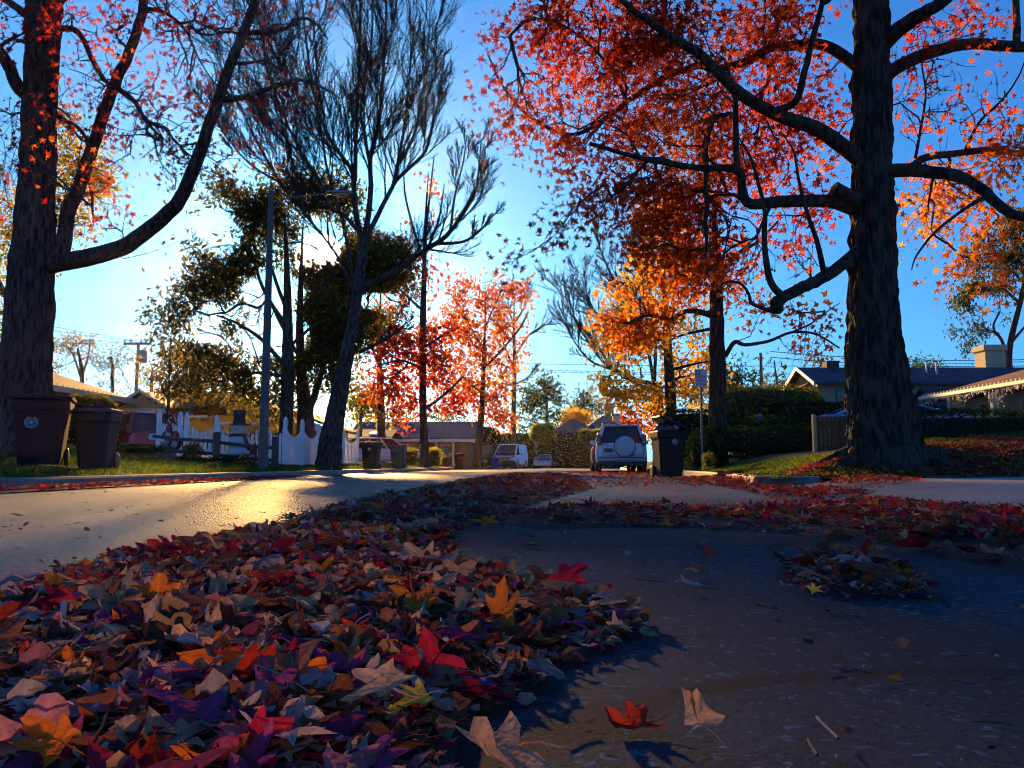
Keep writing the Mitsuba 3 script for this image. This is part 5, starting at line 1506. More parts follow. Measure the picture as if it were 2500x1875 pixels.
# ------------------------------------------------------------------ wheeled bins
def wheelie_bin(label, x, y, h, col, lid, rot=0.0, w=0.6, d=0.68, emblem=None, open_lid=False, z=None):
    t = thing('wheelie_bin', label, 'bin')
    z = float(ground_z(x, y)) if z is None else z
    M = rotz(rot, (x, y, z))
    hb = h * 0.93

    def ring(hw, hd, zz, n=6, r=0.07):
        out = []
        for cx, cy, a0 in ((hw - r, hd - r, 0), (-hw + r, hd - r, 90), (-hw + r, -hd + r, 180), (hw - r, -hd + r, 270)):
            for k in range(n):
                a = math.radians(a0 + 90 * k / (n - 1))
                out.append((cx + r * math.cos(a), cy + r * math.sin(a), zz))
        return out
    lv = [ring(w * .36, d * .37, 0.02), ring(w * .39, d * .39, 0.12), ring(w * .47, d * .46, hb * 0.8), ring(w * .475, d * .465, hb * 0.83), ring(w * .52, d * .5, hb * 0.86), ring(w * .52, d * .5, hb * 0.97), ring(w * .5, d * .48, hb)]
    V, F = sheet(np.array(lv)[:, list(range(24)) + [0], 0], np.array(lv)[:, list(range(24)) + [0], 1], np.array(lv)[:, list(range(24)) + [0], 2])
    mb = MB(M)
    mb.add(V, F, col)
    n = len(lv[0])
    mb.add(lv[0] + [(0, 0, 0.02)], [[n, (i + 1) % n, i] for i in range(n)], col)
    mb.build(t + '__body', 'bin_plastic')
    LM = np.eye(4)
    if open_lid:
        a = math.radians(-24)
        LM[:3, :3] = np.array([[math.cos(a), 0, -math.sin(a)], [0, 1, 0], [math.sin(a), 0, math.cos(a)]])
        LM[:3, 3] = np.array([0.5 * w, 0, hb + 0.01]) - LM[:3, :3] @ np.array([0.5 * w, 0, hb])
    L = [ring(w * .54, d * .53, hb + 0.005), ring(w * .56, d * .55, hb + 0.012), ring(w * .56, d * .55, hb + 0.05), ring(w * .5, d * .5, hb + 0.065), ring(w * .3, d * .3, h)]
    A = np.array(L)[:, list(range(24)) + [0]]
    V, F = sheet(A[..., 0], A[..., 1], A[..., 2])
    mb = MB(M @ LM)
    mb.add(V, F, lid)
    mb.add(L[-1] + [(0, 0, h)], [[n, i, (i + 1) % n] for i in range(n)], lid)
    mb.add(L[0] + [(0, 0, hb + 0.005)], [[n, (i + 1) % n, i] for i in range(n)], lid)
    mb.build(t + '__lid', 'bin_plastic')
    mb = MB(M)
    mb.tube([(-w * .42, d * .55, hb * 0.94), (w * .42, d * .55, hb * 0.94)], 0.018, 8, col)
    for s in (-1, 1):
        mb.box((s * w * .4 - 0.02, d * .48, hb * 0.9), (s * w * .4 + 0.02, d * .57, hb * 0.97), col)
    mb.build(t + '__handle', 'bin_plastic')
    for s in (-1, 1):
        mb = MB(M)
        mb.lathe([(0.001, -0.03), (0.09, -0.028), (0.13, -0.022), (0.135, 0), (0.13, 0.022), (0.09, 0.028), (0.001, 0.03)], 16, (.02, .02, .02), axis_to((1, 0, 0), (s * w * .43, d * .4, 0.135)))
        mb.build(t + '__wheel', 'satin', True)
    if emblem:
        ex, ez, er, side = emblem
        tilt = 0.12
        E = np.eye(4)
        yy_ = -d * .37 - (d * .09) * (ez - 0.02) / (hb * 0.8) - 0.006
        E[:3, :3] = np.array([[1, 0, 0], [0, 0, -1], [0, 1, 0]])
        E[:3, 3] = (ex, yy_, ez)
        mb = MB(M @ E)
        cw = (.5, .5, .52)
        a = np.arange(24) * 2 * np.pi / 24
        for r0, r1 in ((er * .86, er), (er * .5, er * .58)):
            V = np.vstack([np.stack([np.cos(a) * r, np.sin(a) * r, 0 * a + 0.004], 1) for r in (r0, r1)])
            mb.add(V, [[i, (i + 1) % 24, 24 + (i + 1) % 24, 24 + i] for i in range(24)], cw)
        for k in range(12):                       # ring of small marks and a star, as on a city seal
            q = np.array([math.cos(k * math.pi / 6), math.sin(k * math.pi / 6), 0]) * er * .72
            mb.box(q - [er * .06, er * .06, -0.003], q + [er * .06, er * .06, 0.005], cw)
        st_ = np.array([(math.cos(k * math.pi / 5 + math.pi / 2) * er * (.44 if k % 2 == 0 else .2), math.sin(k * math.pi / 5 + math.pi / 2) * er * (.44 if k % 2 == 0 else .2), 0.004) for k in range(10)] + [(0, 0, 0.004)])
        mb.add(st_, [[10, i, (i + 1) % 10] for i in range(10)], cw)
        mb.build(t + '__emblem', 'matte')
    return t, M


DK = (.012, .014, .015)
wheelie_bin('large dark bin with painted-in maroon flare at far left in front of the edge trunk', px(98, 12), 12, 1.02, (.035, .007, .012), (.03, .008, .018), 0.42, 0.72, 0.86, (-0.1, 0.62, 0.085, 0))  # maroon of body and lid is lens flare painted into the colour
wheelie_bin('dark teal bin with pale lid standing just right of the large dark bin', px(233, 12.6), 12.6, 0.93, (.006, .018, .022), (.06, .065, .07), 0.15, 0.52, 0.6)
wheelie_bin('black bin at the left kerb left of the green bin', px(906, 30), 30, 1.02, DK, (.07, .06, .05), -0.1, 0.62, 0.7, (0.02, 0.74, 0.06, 0))
wheelie_bin('dark green bin at the left kerb between the black bin and the red tree', px(972, 36), 36, 1.02, (.012, .07, .05), (.07, .08, .06), -0.05, 0.64, 0.7)
wheelie_bin('maroon bin standing alone at the left kerb between the two orange trees', px(1120, 50), 50, 1.02, (.11, .014, .02), (.1, .02, .02), 0.1, 0.62, 0.7, (-0.02, 0.72, 0.07, 0))
wheelie_bin('small royal blue bin in front of the white van', px(1209, 66), 66, 0.92, (.02, .03, .4), (.25, .3, .5), 0.0, 0.56, 0.6)
tb, Mb = wheelie_bin('tall black bin at the right kerb, its lid propped open by a bag', px(1632, 18.2), 18.2, 1.1, DK, (.012, .014, .035), 0.12, 0.64, 0.72, (0.05, 0.78, 0.062, 0), True)
t = thing('rubbish_bag', 'dark rubbish bag bulging from under the raised lid of the tall black bin', 'bag')
sp = trimesh.creation.icosphere(4, 1.0)
v = np.array(sp.vertices)
v = v * (0.85 + 0.35 * meshkit.fbm(v * 2.5, 3)[:, None]) * np.array([0.25, 0.27, 0.15]) + np.array([-0.06, -0.06, 1.06])
mb = MB(Mb)
mb.add(v, sp.faces, (.02, .02, .03))
mb.build(t + '__bag', 'gloss', True)
mb = MB(Mb)
v2 = np.array(sp.vertices)
v2 = v2 * (0.8 + 0.4 * meshkit.fbm(v2 * 3, 3)[:, None]) * np.array([0.12, 0.1, 0.06]) + np.array([0.08, -0.22, 1.1])
mb.add(v2, sp.faces, (.35, .36, .4))
mb.build(t + '__paper', 'matte', True)


# ------------------------------------------------------------------ vehicles (local: +y forwards, x across)
def rr(hw, y0, y1, r, n=7):
    """Rounded rectangle outline, counter-clockwise."""
    r = min(r, hw * 0.95, (y1 - y0) * 0.48)
    out = []
    for cx, cy, a0 in ((hw - r, y1 - r, 0), (-hw + r, y1 - r, 90), (-hw + r, y0 + r, 180), (hw - r, y0 + r, 270)):
        for k in range(n):
            a = math.radians(a0 + 90 * k / (n - 1))
            out.append((cx + r * math.cos(a), cy + r * math.sin(a)))
    return np.array(out)


def loft(mb, rings, col, cap=True):
    R = np.array(rings)
    n = R.shape[1]
    i, j = np.meshgrid(np.arange(len(R) - 1), np.arange(n), indexing='ij')
    F = np.stack([i * n + j, i * n + (j + 1) % n, (i + 1) * n + (j + 1) % n, (i + 1) * n + j], -1).reshape(-1, 4)
    V = R.reshape(-1, 3)
    mb.add(V, F, col)
    if cap:
        top = R[-1]
        c = top.mean(0)
        mb.add(np.vstack([top, c]), [[n, k, (k + 1) % n] for k in range(n)], col)
        bot = R[0]
        mb.add(np.vstack([bot, bot.mean(0)]), [[n, (k + 1) % n, k] for k in range(n)], col)


def ringz(o, z):
    return np.column_stack([o, np.full(len(o), z) if np.isscalar(z) else z(o[:, 1])])


def car(label, cat, name, x, y, rot, col, spec, z=None, group=None):
    """spec: length, width, hood height function, greenhouse."""
    t = thing(name, label, cat, group)
    z = float(ground_z(x, y)) if z is None else z
    M = rotz(rot, (x, y, z))
    L, W = spec['L'], spec['W'] / 2
    y0, y1 = -L / 2, L / 2
    zs, zb = spec.get('sill', 0.3), spec['belt']
    mid = (zs + (zb if np.isscalar(zb) else zb(np.array([0.0]))[0])) / 2
    mb = MB(M)
    zbf = (lambda q: np.full(len(q), zb)) if np.isscalar(zb) else zb
    loft(mb, [ringz(rr(W * .92, y0 + .1, y1 - .1, .3), zs), ringz(rr(W * .985, y0 + .02, y1 - .02, .3), zs + .12), ringz(rr(W, y0, y1, .32), mid), ringz(rr(W * .985, y0 + .02, y1 - .05, .36), lambda q: zbf(q) - .08), ringz(rr(W * .94, y0 + .05, y1 - .12, .4), zbf)], col)
    mb.build(t + '__body', 'gloss', False)
    g = spec['cabin']                            # (y base rear, y base front, y roof rear, y roof front, half width base, half width roof, z base, z roof)
    br, bf, rrr, rf, wb, wr, zc, zt = g
    mb = MB(M)
    A = ringz(rr(wb, br, bf, .2), lambda q: np.maximum(zbf(q) - 0.03, 0) if spec.get('follow') else np.full(len(q), zc))
    B = ringz(rr(wr, rrr, rf, .22), zt - 0.03)
    loft(mb, [A, B], (0, 0, 0))
    mb.build(t + '__windows', 'dark_glass', False)
    mb = MB(M)
    loft(mb, [B + [0, 0, -0.03], ringz(rr(wr + .025, rrr - .02, rf + .02, .22), zt - .035), ringz(rr(wr + .01, rrr, rf, .24), zt), ringz(rr(wr * .7, rrr + .25, rf - .3, .3), zt + .035)], col)
    mb.build(t + '__roof', 'gloss', False)
    mb = MB(M)
    o0, o1 = rr(wb + .012, br - .01, bf + .01, .2), rr(wr + .012, rrr - .01, rf + .01, .22)
    for k in (3, 10, 17, 24):
        mb.tube([(*o0[k], zc - 0.02), (*o1[k], zt - 0.04)], spec.get('pillar', .045), 6, col)
    for f in spec.get('bpillars', (0.5,)):
        for s in (-1, 1):
            ya, yb = br + (bf - br) * f, rrr + (rf - rrr) * f
            mb.tube([(s * (wb - .005), ya, zc - 0.02), (s * (wr - .005), yb, zt - 0.04)], .04, 6, col)
    mb.build(t + '__pillars', 'gloss', True)
    for wy in spec['wheels']:
        for s in (-1, 1):
            r = spec.get('wr', .33)
            w = numbered(t + '__wheel')
            Mw = M @ axis_to((s, 0, 0), (s * (W - 0.1), wy, r))
            mb = MB(Mw)
            mb.lathe([(r * .6, -.1), (r * .93, -.11), (r, -.07), (r, .06), (r * .93, .1), (r * .66, .105), (r * .62, .07)], 22, (.015, .015, .016))
            mb.build(w + '__tyre', 'satin', True)
            mb = MB(Mw)
            mb.lathe([(r * .62, .07), (r * .58, .085), (r * .5, .06), (r * .2, .05), (r * .16, .085), (.001, .09)], 22, (.4, .4, .42))
            for k in range(5):
                a = k * 2 * math.pi / 5
                mb.tube([(math.cos(a) * r * .16, math.sin(a) * r * .16, .08), (math.cos(a) * r * .58, math.sin(a) * r * .58, .085)], r * .09, 5, (.45, .45, .47))
            mb.build(w + '__rim', 'gloss', True)
            mb = MB(M)                            # dark wheel arch lip on the flank
            a = np.linspace(-0.15, math.pi + 0.15, 15)
            mb.tube(np.stack([0 * a + s * (W - .008), wy + np.cos(a) * (r + .06), r + np.sin(a) * (r + .06)], 1), .022, 5, (.02, .02, .02))
            mb.build(t + '__wheel_arch', 'satin', True)
    for s in (-1, 1):
        mb = MB(M)
        mb.box((s * (W + .02), bf - .62, zc + .02), (s * (W + .2), bf - .5, zc + .17), spec.get('mirror', col), .03)
        mb.box((s * (W - .1), bf - .6, zc + .03), (s * (W + .05), bf - .55, zc + .08), (.03, .03, .03))
        mb.build(t + '__mirror', 'gloss')
    return t, M


def bits(t, M, part, bsdf, col, *boxes, ch=0.012):
    mb = MB(M)
    for lo, hi in boxes:
        mb.box(lo, hi, col, ch)
    return mb.build(t + '__' + part, bsdf)


SUVS = dict(L=4.4, W=1.82, belt=1.08, sill=.3, cabin=(-2.16, 1.0, -1.95, .25, .86, .66, 1.06, 1.70), wheels=(-1.3, 1.35), wr=.36, bpillars=(.3, .62), pillar=.06)
SILVER = (.66, .7, .74)
sx, sy = px(1533, 29), 29 + 2.2
t, M = car('silver SUV with a covered spare wheel on its back door parked at the right kerb', 'car', 'parked_car', sx, sy, -0.1, SILVER, SUVS)
w = numbered(t + '__spare_wheel_cover')
mb = MB(M)
mb.lathe([(.36, 0), (.37, .02), (.37, .15), (.35, .185), (.3, .2), (.28, .195), (.12, .205), (.001, .205)], 32, (.36, .46, .54), axis_to((0, -1, 0), (.12, -2.2, .93)))
mb.build(w + '__shell', 'gloss', True)
mb = MB(M)
a = np.linspace(0, 2 * math.pi, 40)
mb.tube(np.stack([.12 + np.cos(a) * .372, 0 * a - 2.22, .93 + np.sin(a) * .372], 1), .018, 6, (.03, .035, .045), False)
mb.build(w + '__rim', 'satin', True)
mb = MB(M)
for z_, x0_, x1_ in ((.98, .0, .22), (.93, -.06, .2), (.88, -.05, .16)):   # faint worn picture on the cover
    aa = np.linspace(0, 1, 9)
    mb.tube(np.stack([x0_ + (x1_ - x0_) * aa, 0 * aa - 2.405, z_ + .05 * np.sin(aa * 3.1) * (1 if z_ > .95 else .4)], 1), .004, 4, (.55, .6, .62), False)
mb.build(w + '__drawing', 'matte')
for s in (-1, 1):
    k = bits(t, M, 'tail_light', 'gloss', (.35, .01, .02), ((s * .7, -2.19, .98), (s * .87, -2.06, 1.36)), ch=.03)
    bits(k, M, 'lens', 'gloss', (.5, .35, .36), ((s * .74, -2.197, 1.08), (s * .86, -2.18, 1.12)), ch=.005)
    mb = MB(M)
    mb.tube(spline([(s * .63, .2, 1.73), (s * .645, .0, 1.785), (s * .645, -1.5, 1.785), (s * .62, -1.9, 1.71)], 14), .022, 6, (.12, .12, .13))
    mb.build(t + '__roof_rail', 'satin', True)
k = bits(t, M, 'licence_plate', 'satin', (.05, .07, .12), ((-.62, -2.225, .72), (-.3, -2.21, .87)), ch=.004)
bits(t, M, 'bumper', 'satin', (.4, .45, .5), ((-.88, -2.26, .4), (.88, -2.05, .62)), ch=.06)
bits(t, M, 'bumper_trim', 'satin', (.03, .03, .03), ((-.8, -2.275, .52), (.8, -2.25, .555)), ((-.85, -2.2, .26), (.85, -2.0, .4)), ch=.02)
bits(t, M, 'door_line', 'matte', (.05, .055, .06), ((-.66, -2.208, .64), (-.645, -2.19, 1.06)), ((.76, -2.208, .64), (.775, -2.19, 1.06)), ((-.66, -2.212, .63), (.775, -2.19, .645)), ch=0)
bits(t, M, 'badge', 'matte', (.2, .22, .25), ((-.6, -2.208, .98), (-.4, -2.2, 1.0)), ((-.55, -2.208, 1.02), (-.45, -2.2, 1.035)), ((-.52, -2.208, .9), (-.44, -2.2, .925)), ch=0)
bits(t, M, 'spoiler', 'gloss', SILVER, ((-.62, -2.04, 1.66), (.62, -1.8, 1.72)), ch=.03)

t, M = car('dark brown car parked ahead of the silver SUV, showing only its sunlit left side', 'car', 'parked_car', px(1472, 34) + .62, 36, -0.08, (.06, .045, .035), dict(L=4.6, W=1.84, belt=1.02, sill=.28, cabin=(-2.0, 1.1, -1.7, .4, .84, .66, 1.0, 1.6), wheels=(-1.35, 1.4), wr=.35))
for s in (-1, 1):
    bits(t, M, 'tail_light', 'gloss', (.3, .01, .01), ((s * .68, -2.31, .78), (s * .9, -2.14, 1.0)), ch=.03)
bits(t, M, 'bumper', 'satin', (.05, .04, .03), ((-.88, -2.36, .34), (.88, -2.1, .56)), ch=.06)

# white van
t, M = car('white delivery van with black bumper and chrome grille facing us at the far bend', 'van', 'parked_van', px(1247, 70), 72.6, math.pi - 0.24, (.8, .84, .9),
           dict(L=5.4, W=2.06, sill=.38, belt=lambda q: np.interp(q, [-3, 1.3, 1.9, 2.5, 2.8], [1.3, 1.3, 1.22, 1.06, .95]), cabin=(-2.6, 2.1, -2.5, 1.05, .96, .84, 1.2, 2.12), wheels=(-1.6, 1.75), wr=.36, bpillars=(.74, .4), mirror=(.03, .03, .03), pillar=.06))
mb = MB(M)
loft(mb, [ringz(rr(.985, -2.62, .75, .16), 1.28), ringz(rr(.87, -2.52, .72, .2), 2.1)], (.8, .84, .9))
mb.build(t + '__cargo_sides', 'gloss')
bits(t, M, 'bumper', 'satin', (.025, .03, .03), ((-1.02, 2.3, .3), (1.02, 2.76, .72)), ch=.08)
g = bits(t, M, 'grille', 'satin', (.05, .06, .07), ((-.62, 2.62, .76), (.62, 2.745, 1.0)), ch=.05)
mb = MB(M)
for z_ in (.77, .845, .92, .99):
    mb.tube([(-.6, 2.75, z_), (.6, 2.75, z_)], .014, 5, (.6, .62, .65))
for s in (-1, 1):
    mb.tube([(s * .6, 2.75, .77), (s * .6, 2.75, .99)], .014, 5, (.6, .62, .65))
mb.build(g + '__bar', 'gloss')
for s in (-1, 1):
    bits(t, M, 'headlight', 'gloss', (.35, .42, .5), ((s * .66, 2.45, .9), (s * .98, 2.66, 1.12)), ch=.05)
bits(t, M, 'wiper', 'matte', (.02, .02, .02), ((-.7, 2.02, 1.25), (-.1, 2.06, 1.28)), ((.1, 2.02, 1.25), (.7, 2.06, 1.28)), ch=0)
bits(t, M, 'dashboard_papers', 'matte', (.6, .6, .35), ((.5, 2.06, 1.27), (.62, 2.09, 1.5)), ((.0, 2.06, 1.42), (.1, 2.08, 1.47)), ch=0.01)

SED = dict(L=4.5, W=1.76, sill=.26, belt=lambda q: np.interp(q, [-2.3, -1.4, .9, 1.6, 2.3], [.86, .93, .93, .86, .68]), cabin=(-1.9, 1.15, -1.2, .35, .78, .6, .9, 1.4), wheels=(-1.3, 1.38), wr=.31)
t, M = car('small white sedan facing us on the far road right of the van', 'car', 'parked_car', px(1337, 82), 84, math.pi - 0.3, (.6, .68, .74), SED)
for s in (-1, 1):
    bits(t, M, 'headlight', 'gloss', (.5, .55, .6), ((s * .5, 2.1, .58), (s * .8, 2.26, .72)), ch=.03)
bits(t, M, 'grille', 'satin', (.03, .03, .03), ((-.4, 2.15, .58), (.4, 2.27, .68)), ch=.02)
bits(t, M, 'licence_plate', 'satin', (.6, .6, .6), ((-.16, 2.26, .42), (.16, 2.275, .54)), ch=.004)
bits(t, M, 'bumper', 'gloss', (.55, .62, .68), ((-.82, 2.05, .3), (.82, 2.262, .54)), ch=.05)

t, M = car('dark car standing in the driveway left of the white van, side on', 'car', 'parked_car', px(1172, 74) - 1.0, 76, math.pi / 2 + .15, (.015, .018, .022), {**SUVS, 'L': 4.5})
t, M = car('pale blue-white car parked in the driveway behind the green bin', 'car', 'parked_car', px(932, 48), 49.5, -math.pi / 2 + .5, (.62, .7, .78), {**SUVS, 'L': 4.5}, z=0.2)
for s in (-1, 1):
    mb = MB(M)
    mb.tube([(s * .6, .1, 1.76), (s * .6, -1.7, 1.76)], .022, 6, (.1, .1, .1))
    mb.build(t + '__roof_rail', 'satin', True)
    bits(t, M, 'tail_light', 'gloss', (.4, .01, .02), ((s * .7, -2.24, .98), (s * .87, -2.1, 1.3)), ch=.03)
t, M = car('dark red SUV with blue-white licence plate parked by the left house behind the bins', 'car', 'parked_car', px(300, 27) - .1, 28.4, 0.62, (.4, .02, .03), {**SUVS, 'L': 4.5}, z=0.3)
bits(t, M, 'licence_plate', 'satin', (.35, .5, .65), ((-.2, -2.28, .8), (.2, -2.25, 1.0)), ch=.004)
for s in (-1, 1):
    bits(t, M, 'tail_light', 'gloss', (.4, .01, .015), ((s * .7, -2.27, .98), (s * .89, -2.1, 1.3)), ch=.03)
bits(t, M, 'bumper', 'gloss', (.12, .012, .02), ((-.88, -2.32, .4), (.88, -2.1, .66)), ch=.06)
t, M = car('blue car with a curved white-edged roof behind the hedge, half hidden by the huge trunk', 'car', 'parked_car', px(2190, 25), 25.2, -math.pi / 2 - .05, (.12, .2, .5), dict(L=4.5, W=1.78, sill=.26, belt=.95, cabin=(-1.95, 1.5, -.9, .1, .8, .6, .93, 1.45), wheels=(-1.3, 1.38), wr=.32, pillar=.035), z=0.86)

# ------------------------------------------------------------------ garden decorations on the left verge
t = thing('snowman', 'grey-white garden snowman with black hat and twig arms behind the rail fence', 'snowman')
sx_, sy_ = px(581, 22.2), 22.2
sz_ = float(ground_z(sx_, sy_)) - 0.06
sp = trimesh.creation.icosphere(4, 1.0)
SN = np.array(sp.vertices)


def ball(part, r, z, col, sq=(1, 1, 1), rough=0.05):
    v = SN * (1 + rough * (meshkit.fbm(SN * 6, 3)[:, None] - .5)) * r * np.array(sq)
    mb = MB()
    c = np.clip(np.array(col) * (0.75 + .5 * meshkit.noise(SN * 14))[:, None], 0, 1)
    mb.add(v + [sx_, sy_, sz_ + z], sp.faces, c)
    mb.build(t + '__' + part, 'matte', True)


ball('base', .34, .25, (.5, .54, .55), (1, 1, .8))
ball('belly', .27, .62, (.48, .52, .53), (1, 1, .9))
ball('head', .19, .98, (.5, .5, .5), (1, 1, 1.05))
mb = MB()
mb.lathe([(.001, 1.1), (.25, 1.1), (.255, 1.12), (.19, 1.135), (.165, 1.14), (.15, 1.32), (.17, 1.5), (.001, 1.52)], 20, (.045, .042, .045), rotz(0, (sx_, sy_, sz_)))
mb.build(t + '__hat', 'matte', True)
mb = MB()
aa = np.linspace(0, 2 * math.pi, 24)
mb.tube(np.stack([sx_ + np.cos(aa) * .2, sy_ + np.sin(aa) * .2, sz_ + .82 + 0 * aa], 1), .045, 6, (.02, .03, .035), False)
mb.tube(spline([(sx_ + .16, sy_ - .14, sz_ + .82), (sx_ + .28, sy_ - .2, sz_ + .62), (sx_ + .33, sy_ - .18, sz_ + .4)], 8), .04, 6, (.02, .03, .035))
mb.build(t + '__scarf', 'matte', True)
for s in (-1, 1):
    mb = MB()
    b0_ = np.array([sx_ + s * .2, sy_, sz_ + .76])
    mb.tube(spline([b0_, b0_ + [s * .16, 0, .1], b0_ + [s * .24, 0, .28]], 6), np.linspace(.016, .01, 6), 5, (.09, .05, .03))
    mb.tube([b0_ + [s * .16, 0, .1], b0_ + [s * .36, 0, .13]], [.012, .006], 4, (.09, .05, .03))
    mb.tube([b0_ + [s * .21, 0, .2], b0_ + [s * .32, 0, .33]], [.01, .005], 4, (.09, .05, .03))
    mb.build(t + '__arm', 'matte')
mb = MB()
mb.lathe([(.028, 0), (.016, .06), (.001, .12)], 8, (.5, .16, .02), axis_to((0, -1, 0), (sx_, sy_ - .17, sz_ + .97)))
mb.build(t + '__nose', 'matte')

for i, (u, Y, dz, lab) in enumerate(((410, 22.0, .42, 'dark penguin figure in a red hat standing on a grey box'), (427, 21.7, .22, 'smaller penguin figure in red hat right of the grey box'))):
    t = thing('penguin_figure', lab, 'garden figure')
    gx, gy = px(u, Y), Y
    gz = float(ground_z(gx, gy)) + dz
    Mg = rotz(0, (gx, gy, gz))
    mb = MB(Mg)
    mb.lathe([(.001, 0), (.08, .005), (.125, .08), (.13, .16), (.1, .25), (.075, .29), (.085, .35), (.06, .41), (.001, .43)], 16, (.012, .012, .02))
    mb.build(t + '__body', 'satin', True)
    mb = MB(Mg)
    v = SN * np.array([.085, .05, .11]) + [0, -.085, .14]
    mb.add(v, sp.faces, (.3, .3, .33))
    mb.build(t + '__belly', 'satin', True)
    mb = MB(Mg)
    mb.lathe([(.09, .37), (.092, .4), (.07, .43), (.03, .5), (.001, .53)], 12, (.55, .02, .02))
    h = mb.build(t + '__hat', 'matte', True)
    mb = MB(Mg)
    mb.tm(trimesh.creation.icosphere(2, .025).apply_translation((0, 0, .53)), (.7, .7, .7))
    mb.build(h + '__bobble', 'matte', True)
    for s in (-1, 1):
        mb = MB(Mg)
        mb.tube(spline([(s * .09, 0, .27), (s * .16, 0, .18), (s * .19, -.01, .08)], 6), [.03, .035, .033, .028, .02, .01], 6, (.012, .012, .02))
        mb.build(t + '__flipper', 'satin', True)
    mb = MB(Mg)
    mb.lathe([(.025, 0), (.001, .06)], 6, (.5, .25, .02), axis_to((0, -1, 0), (0, -.075, .35)))
    mb.build(t + '__beak', 'satin')
    for s in (-1, 1):
        mb = MB(Mg)
        mb.box((s * .02, -.14, -.01), (s * .1, .0, .02), (.5, .25, .02), .008)
        mb.build(t + '__foot', 'satin')
t = thing('garden_box', 'grey box under the penguin figure by the white pickets', 'box')
gx, gy = px(410, 22.0), 22.0
gz = float(ground_z(gx, gy))
mb = MB()
mb.box((gx - .16, gy - .14, gz - .05), (gx + .16, gy + .14, gz + .36), (.2, .17, .22), .015)
mb.build(t + '__crate', 'matte')
mb = MB()
mb.box((gx - .18, gy - .16, gz + .36), (gx + .18, gy + .16, gz + .41), (.22, .19, .24), .012)
mb.build(t + '__top_board', 'matte')
t = thing('garden_figure', 'small red garden ornament on a stake right of the snowman', 'garden figure')
gx, gy = px(617, 21.6), 21.6
gz = float(ground_z(gx, gy))
mb = MB()
mb.tube([(gx + .05, gy, gz), (gx + .05, gy, gz + .62)], .02, 5, (.12, .04, .03))
mb.build(t + '__stake', 'matte')
mb = MB()
mb.box((gx - .09, gy - .03, gz + .28), (gx + .1, gy + .03, gz + .46), (.35, .05, .04), .02)
mb.box((gx + .03, gy - .025, gz + .1), (gx + .11, gy + .025, gz + .28), (.35, .03, .05), .02)
mb.build(t + '__figure', 'matte')
# pale blue cloth among the shrubs on the right
t = thing('blue_cover', 'small pale blue hooded shape among the broad shrubs right of the straight trunk', 'cover')
c = at(1852, 1027, 25.6)
v = SN * (0.85 + .3 * meshkit.fbm(SN * 2, 2)[:, None]) * np.array([.14, .15, .2])
v[:, 0] += 0.05 * np.sin(v[:, 2] * 9)
mb = MB()
mb.add(v + c, sp.faces, (.16, .3, .42))
mb.build(t + '__hood', 'matte', True)
mb = MB()
mb.add(SN * np.array([.06, .05, .11]) + c + [.08, -.1, -.03], sp.faces, (.02, .05, .1))
mb.build(t + '__fold', 'matte', True)
# small signs and posts at the far bend
for u, v0, v1, lab in ((1309, 1083, 1130, 'thin pole with a pale box sign between the van and the white sedan'), (1384, 1093, 1102, 'small white two-strip marker before the far dark hedge')):
    t = thing('marker_sign', lab, 'sign')
    Y = 84.0
    a, b = at(u, v0, Y), at(u, v1, Y)
    mb = MB()
    mb.box((a[0] - .2, Y, b[2] if u > 1350 else a[2] - .45), (a[0] + .2, Y + .04, a[2]), (.5, .55, .6) if u > 1350 else (.12, .25, .25), .02)
    mb.box((a[0] - .03, Y - .012, b[2] + .03 if u > 1350 else a[2] - .4), (a[0] + .03, Y - .002, a[2] - .03), (.05, .08, .2), 0)
    mb.build(t + '__plate', 'satin')
    mb = MB()
    mb.tube([(a[0], Y + .06, .1), (a[0], Y + .06, a[2])], .035, 6, (.1, .14, .14))
    mb.build(t + '__post', 'satin')

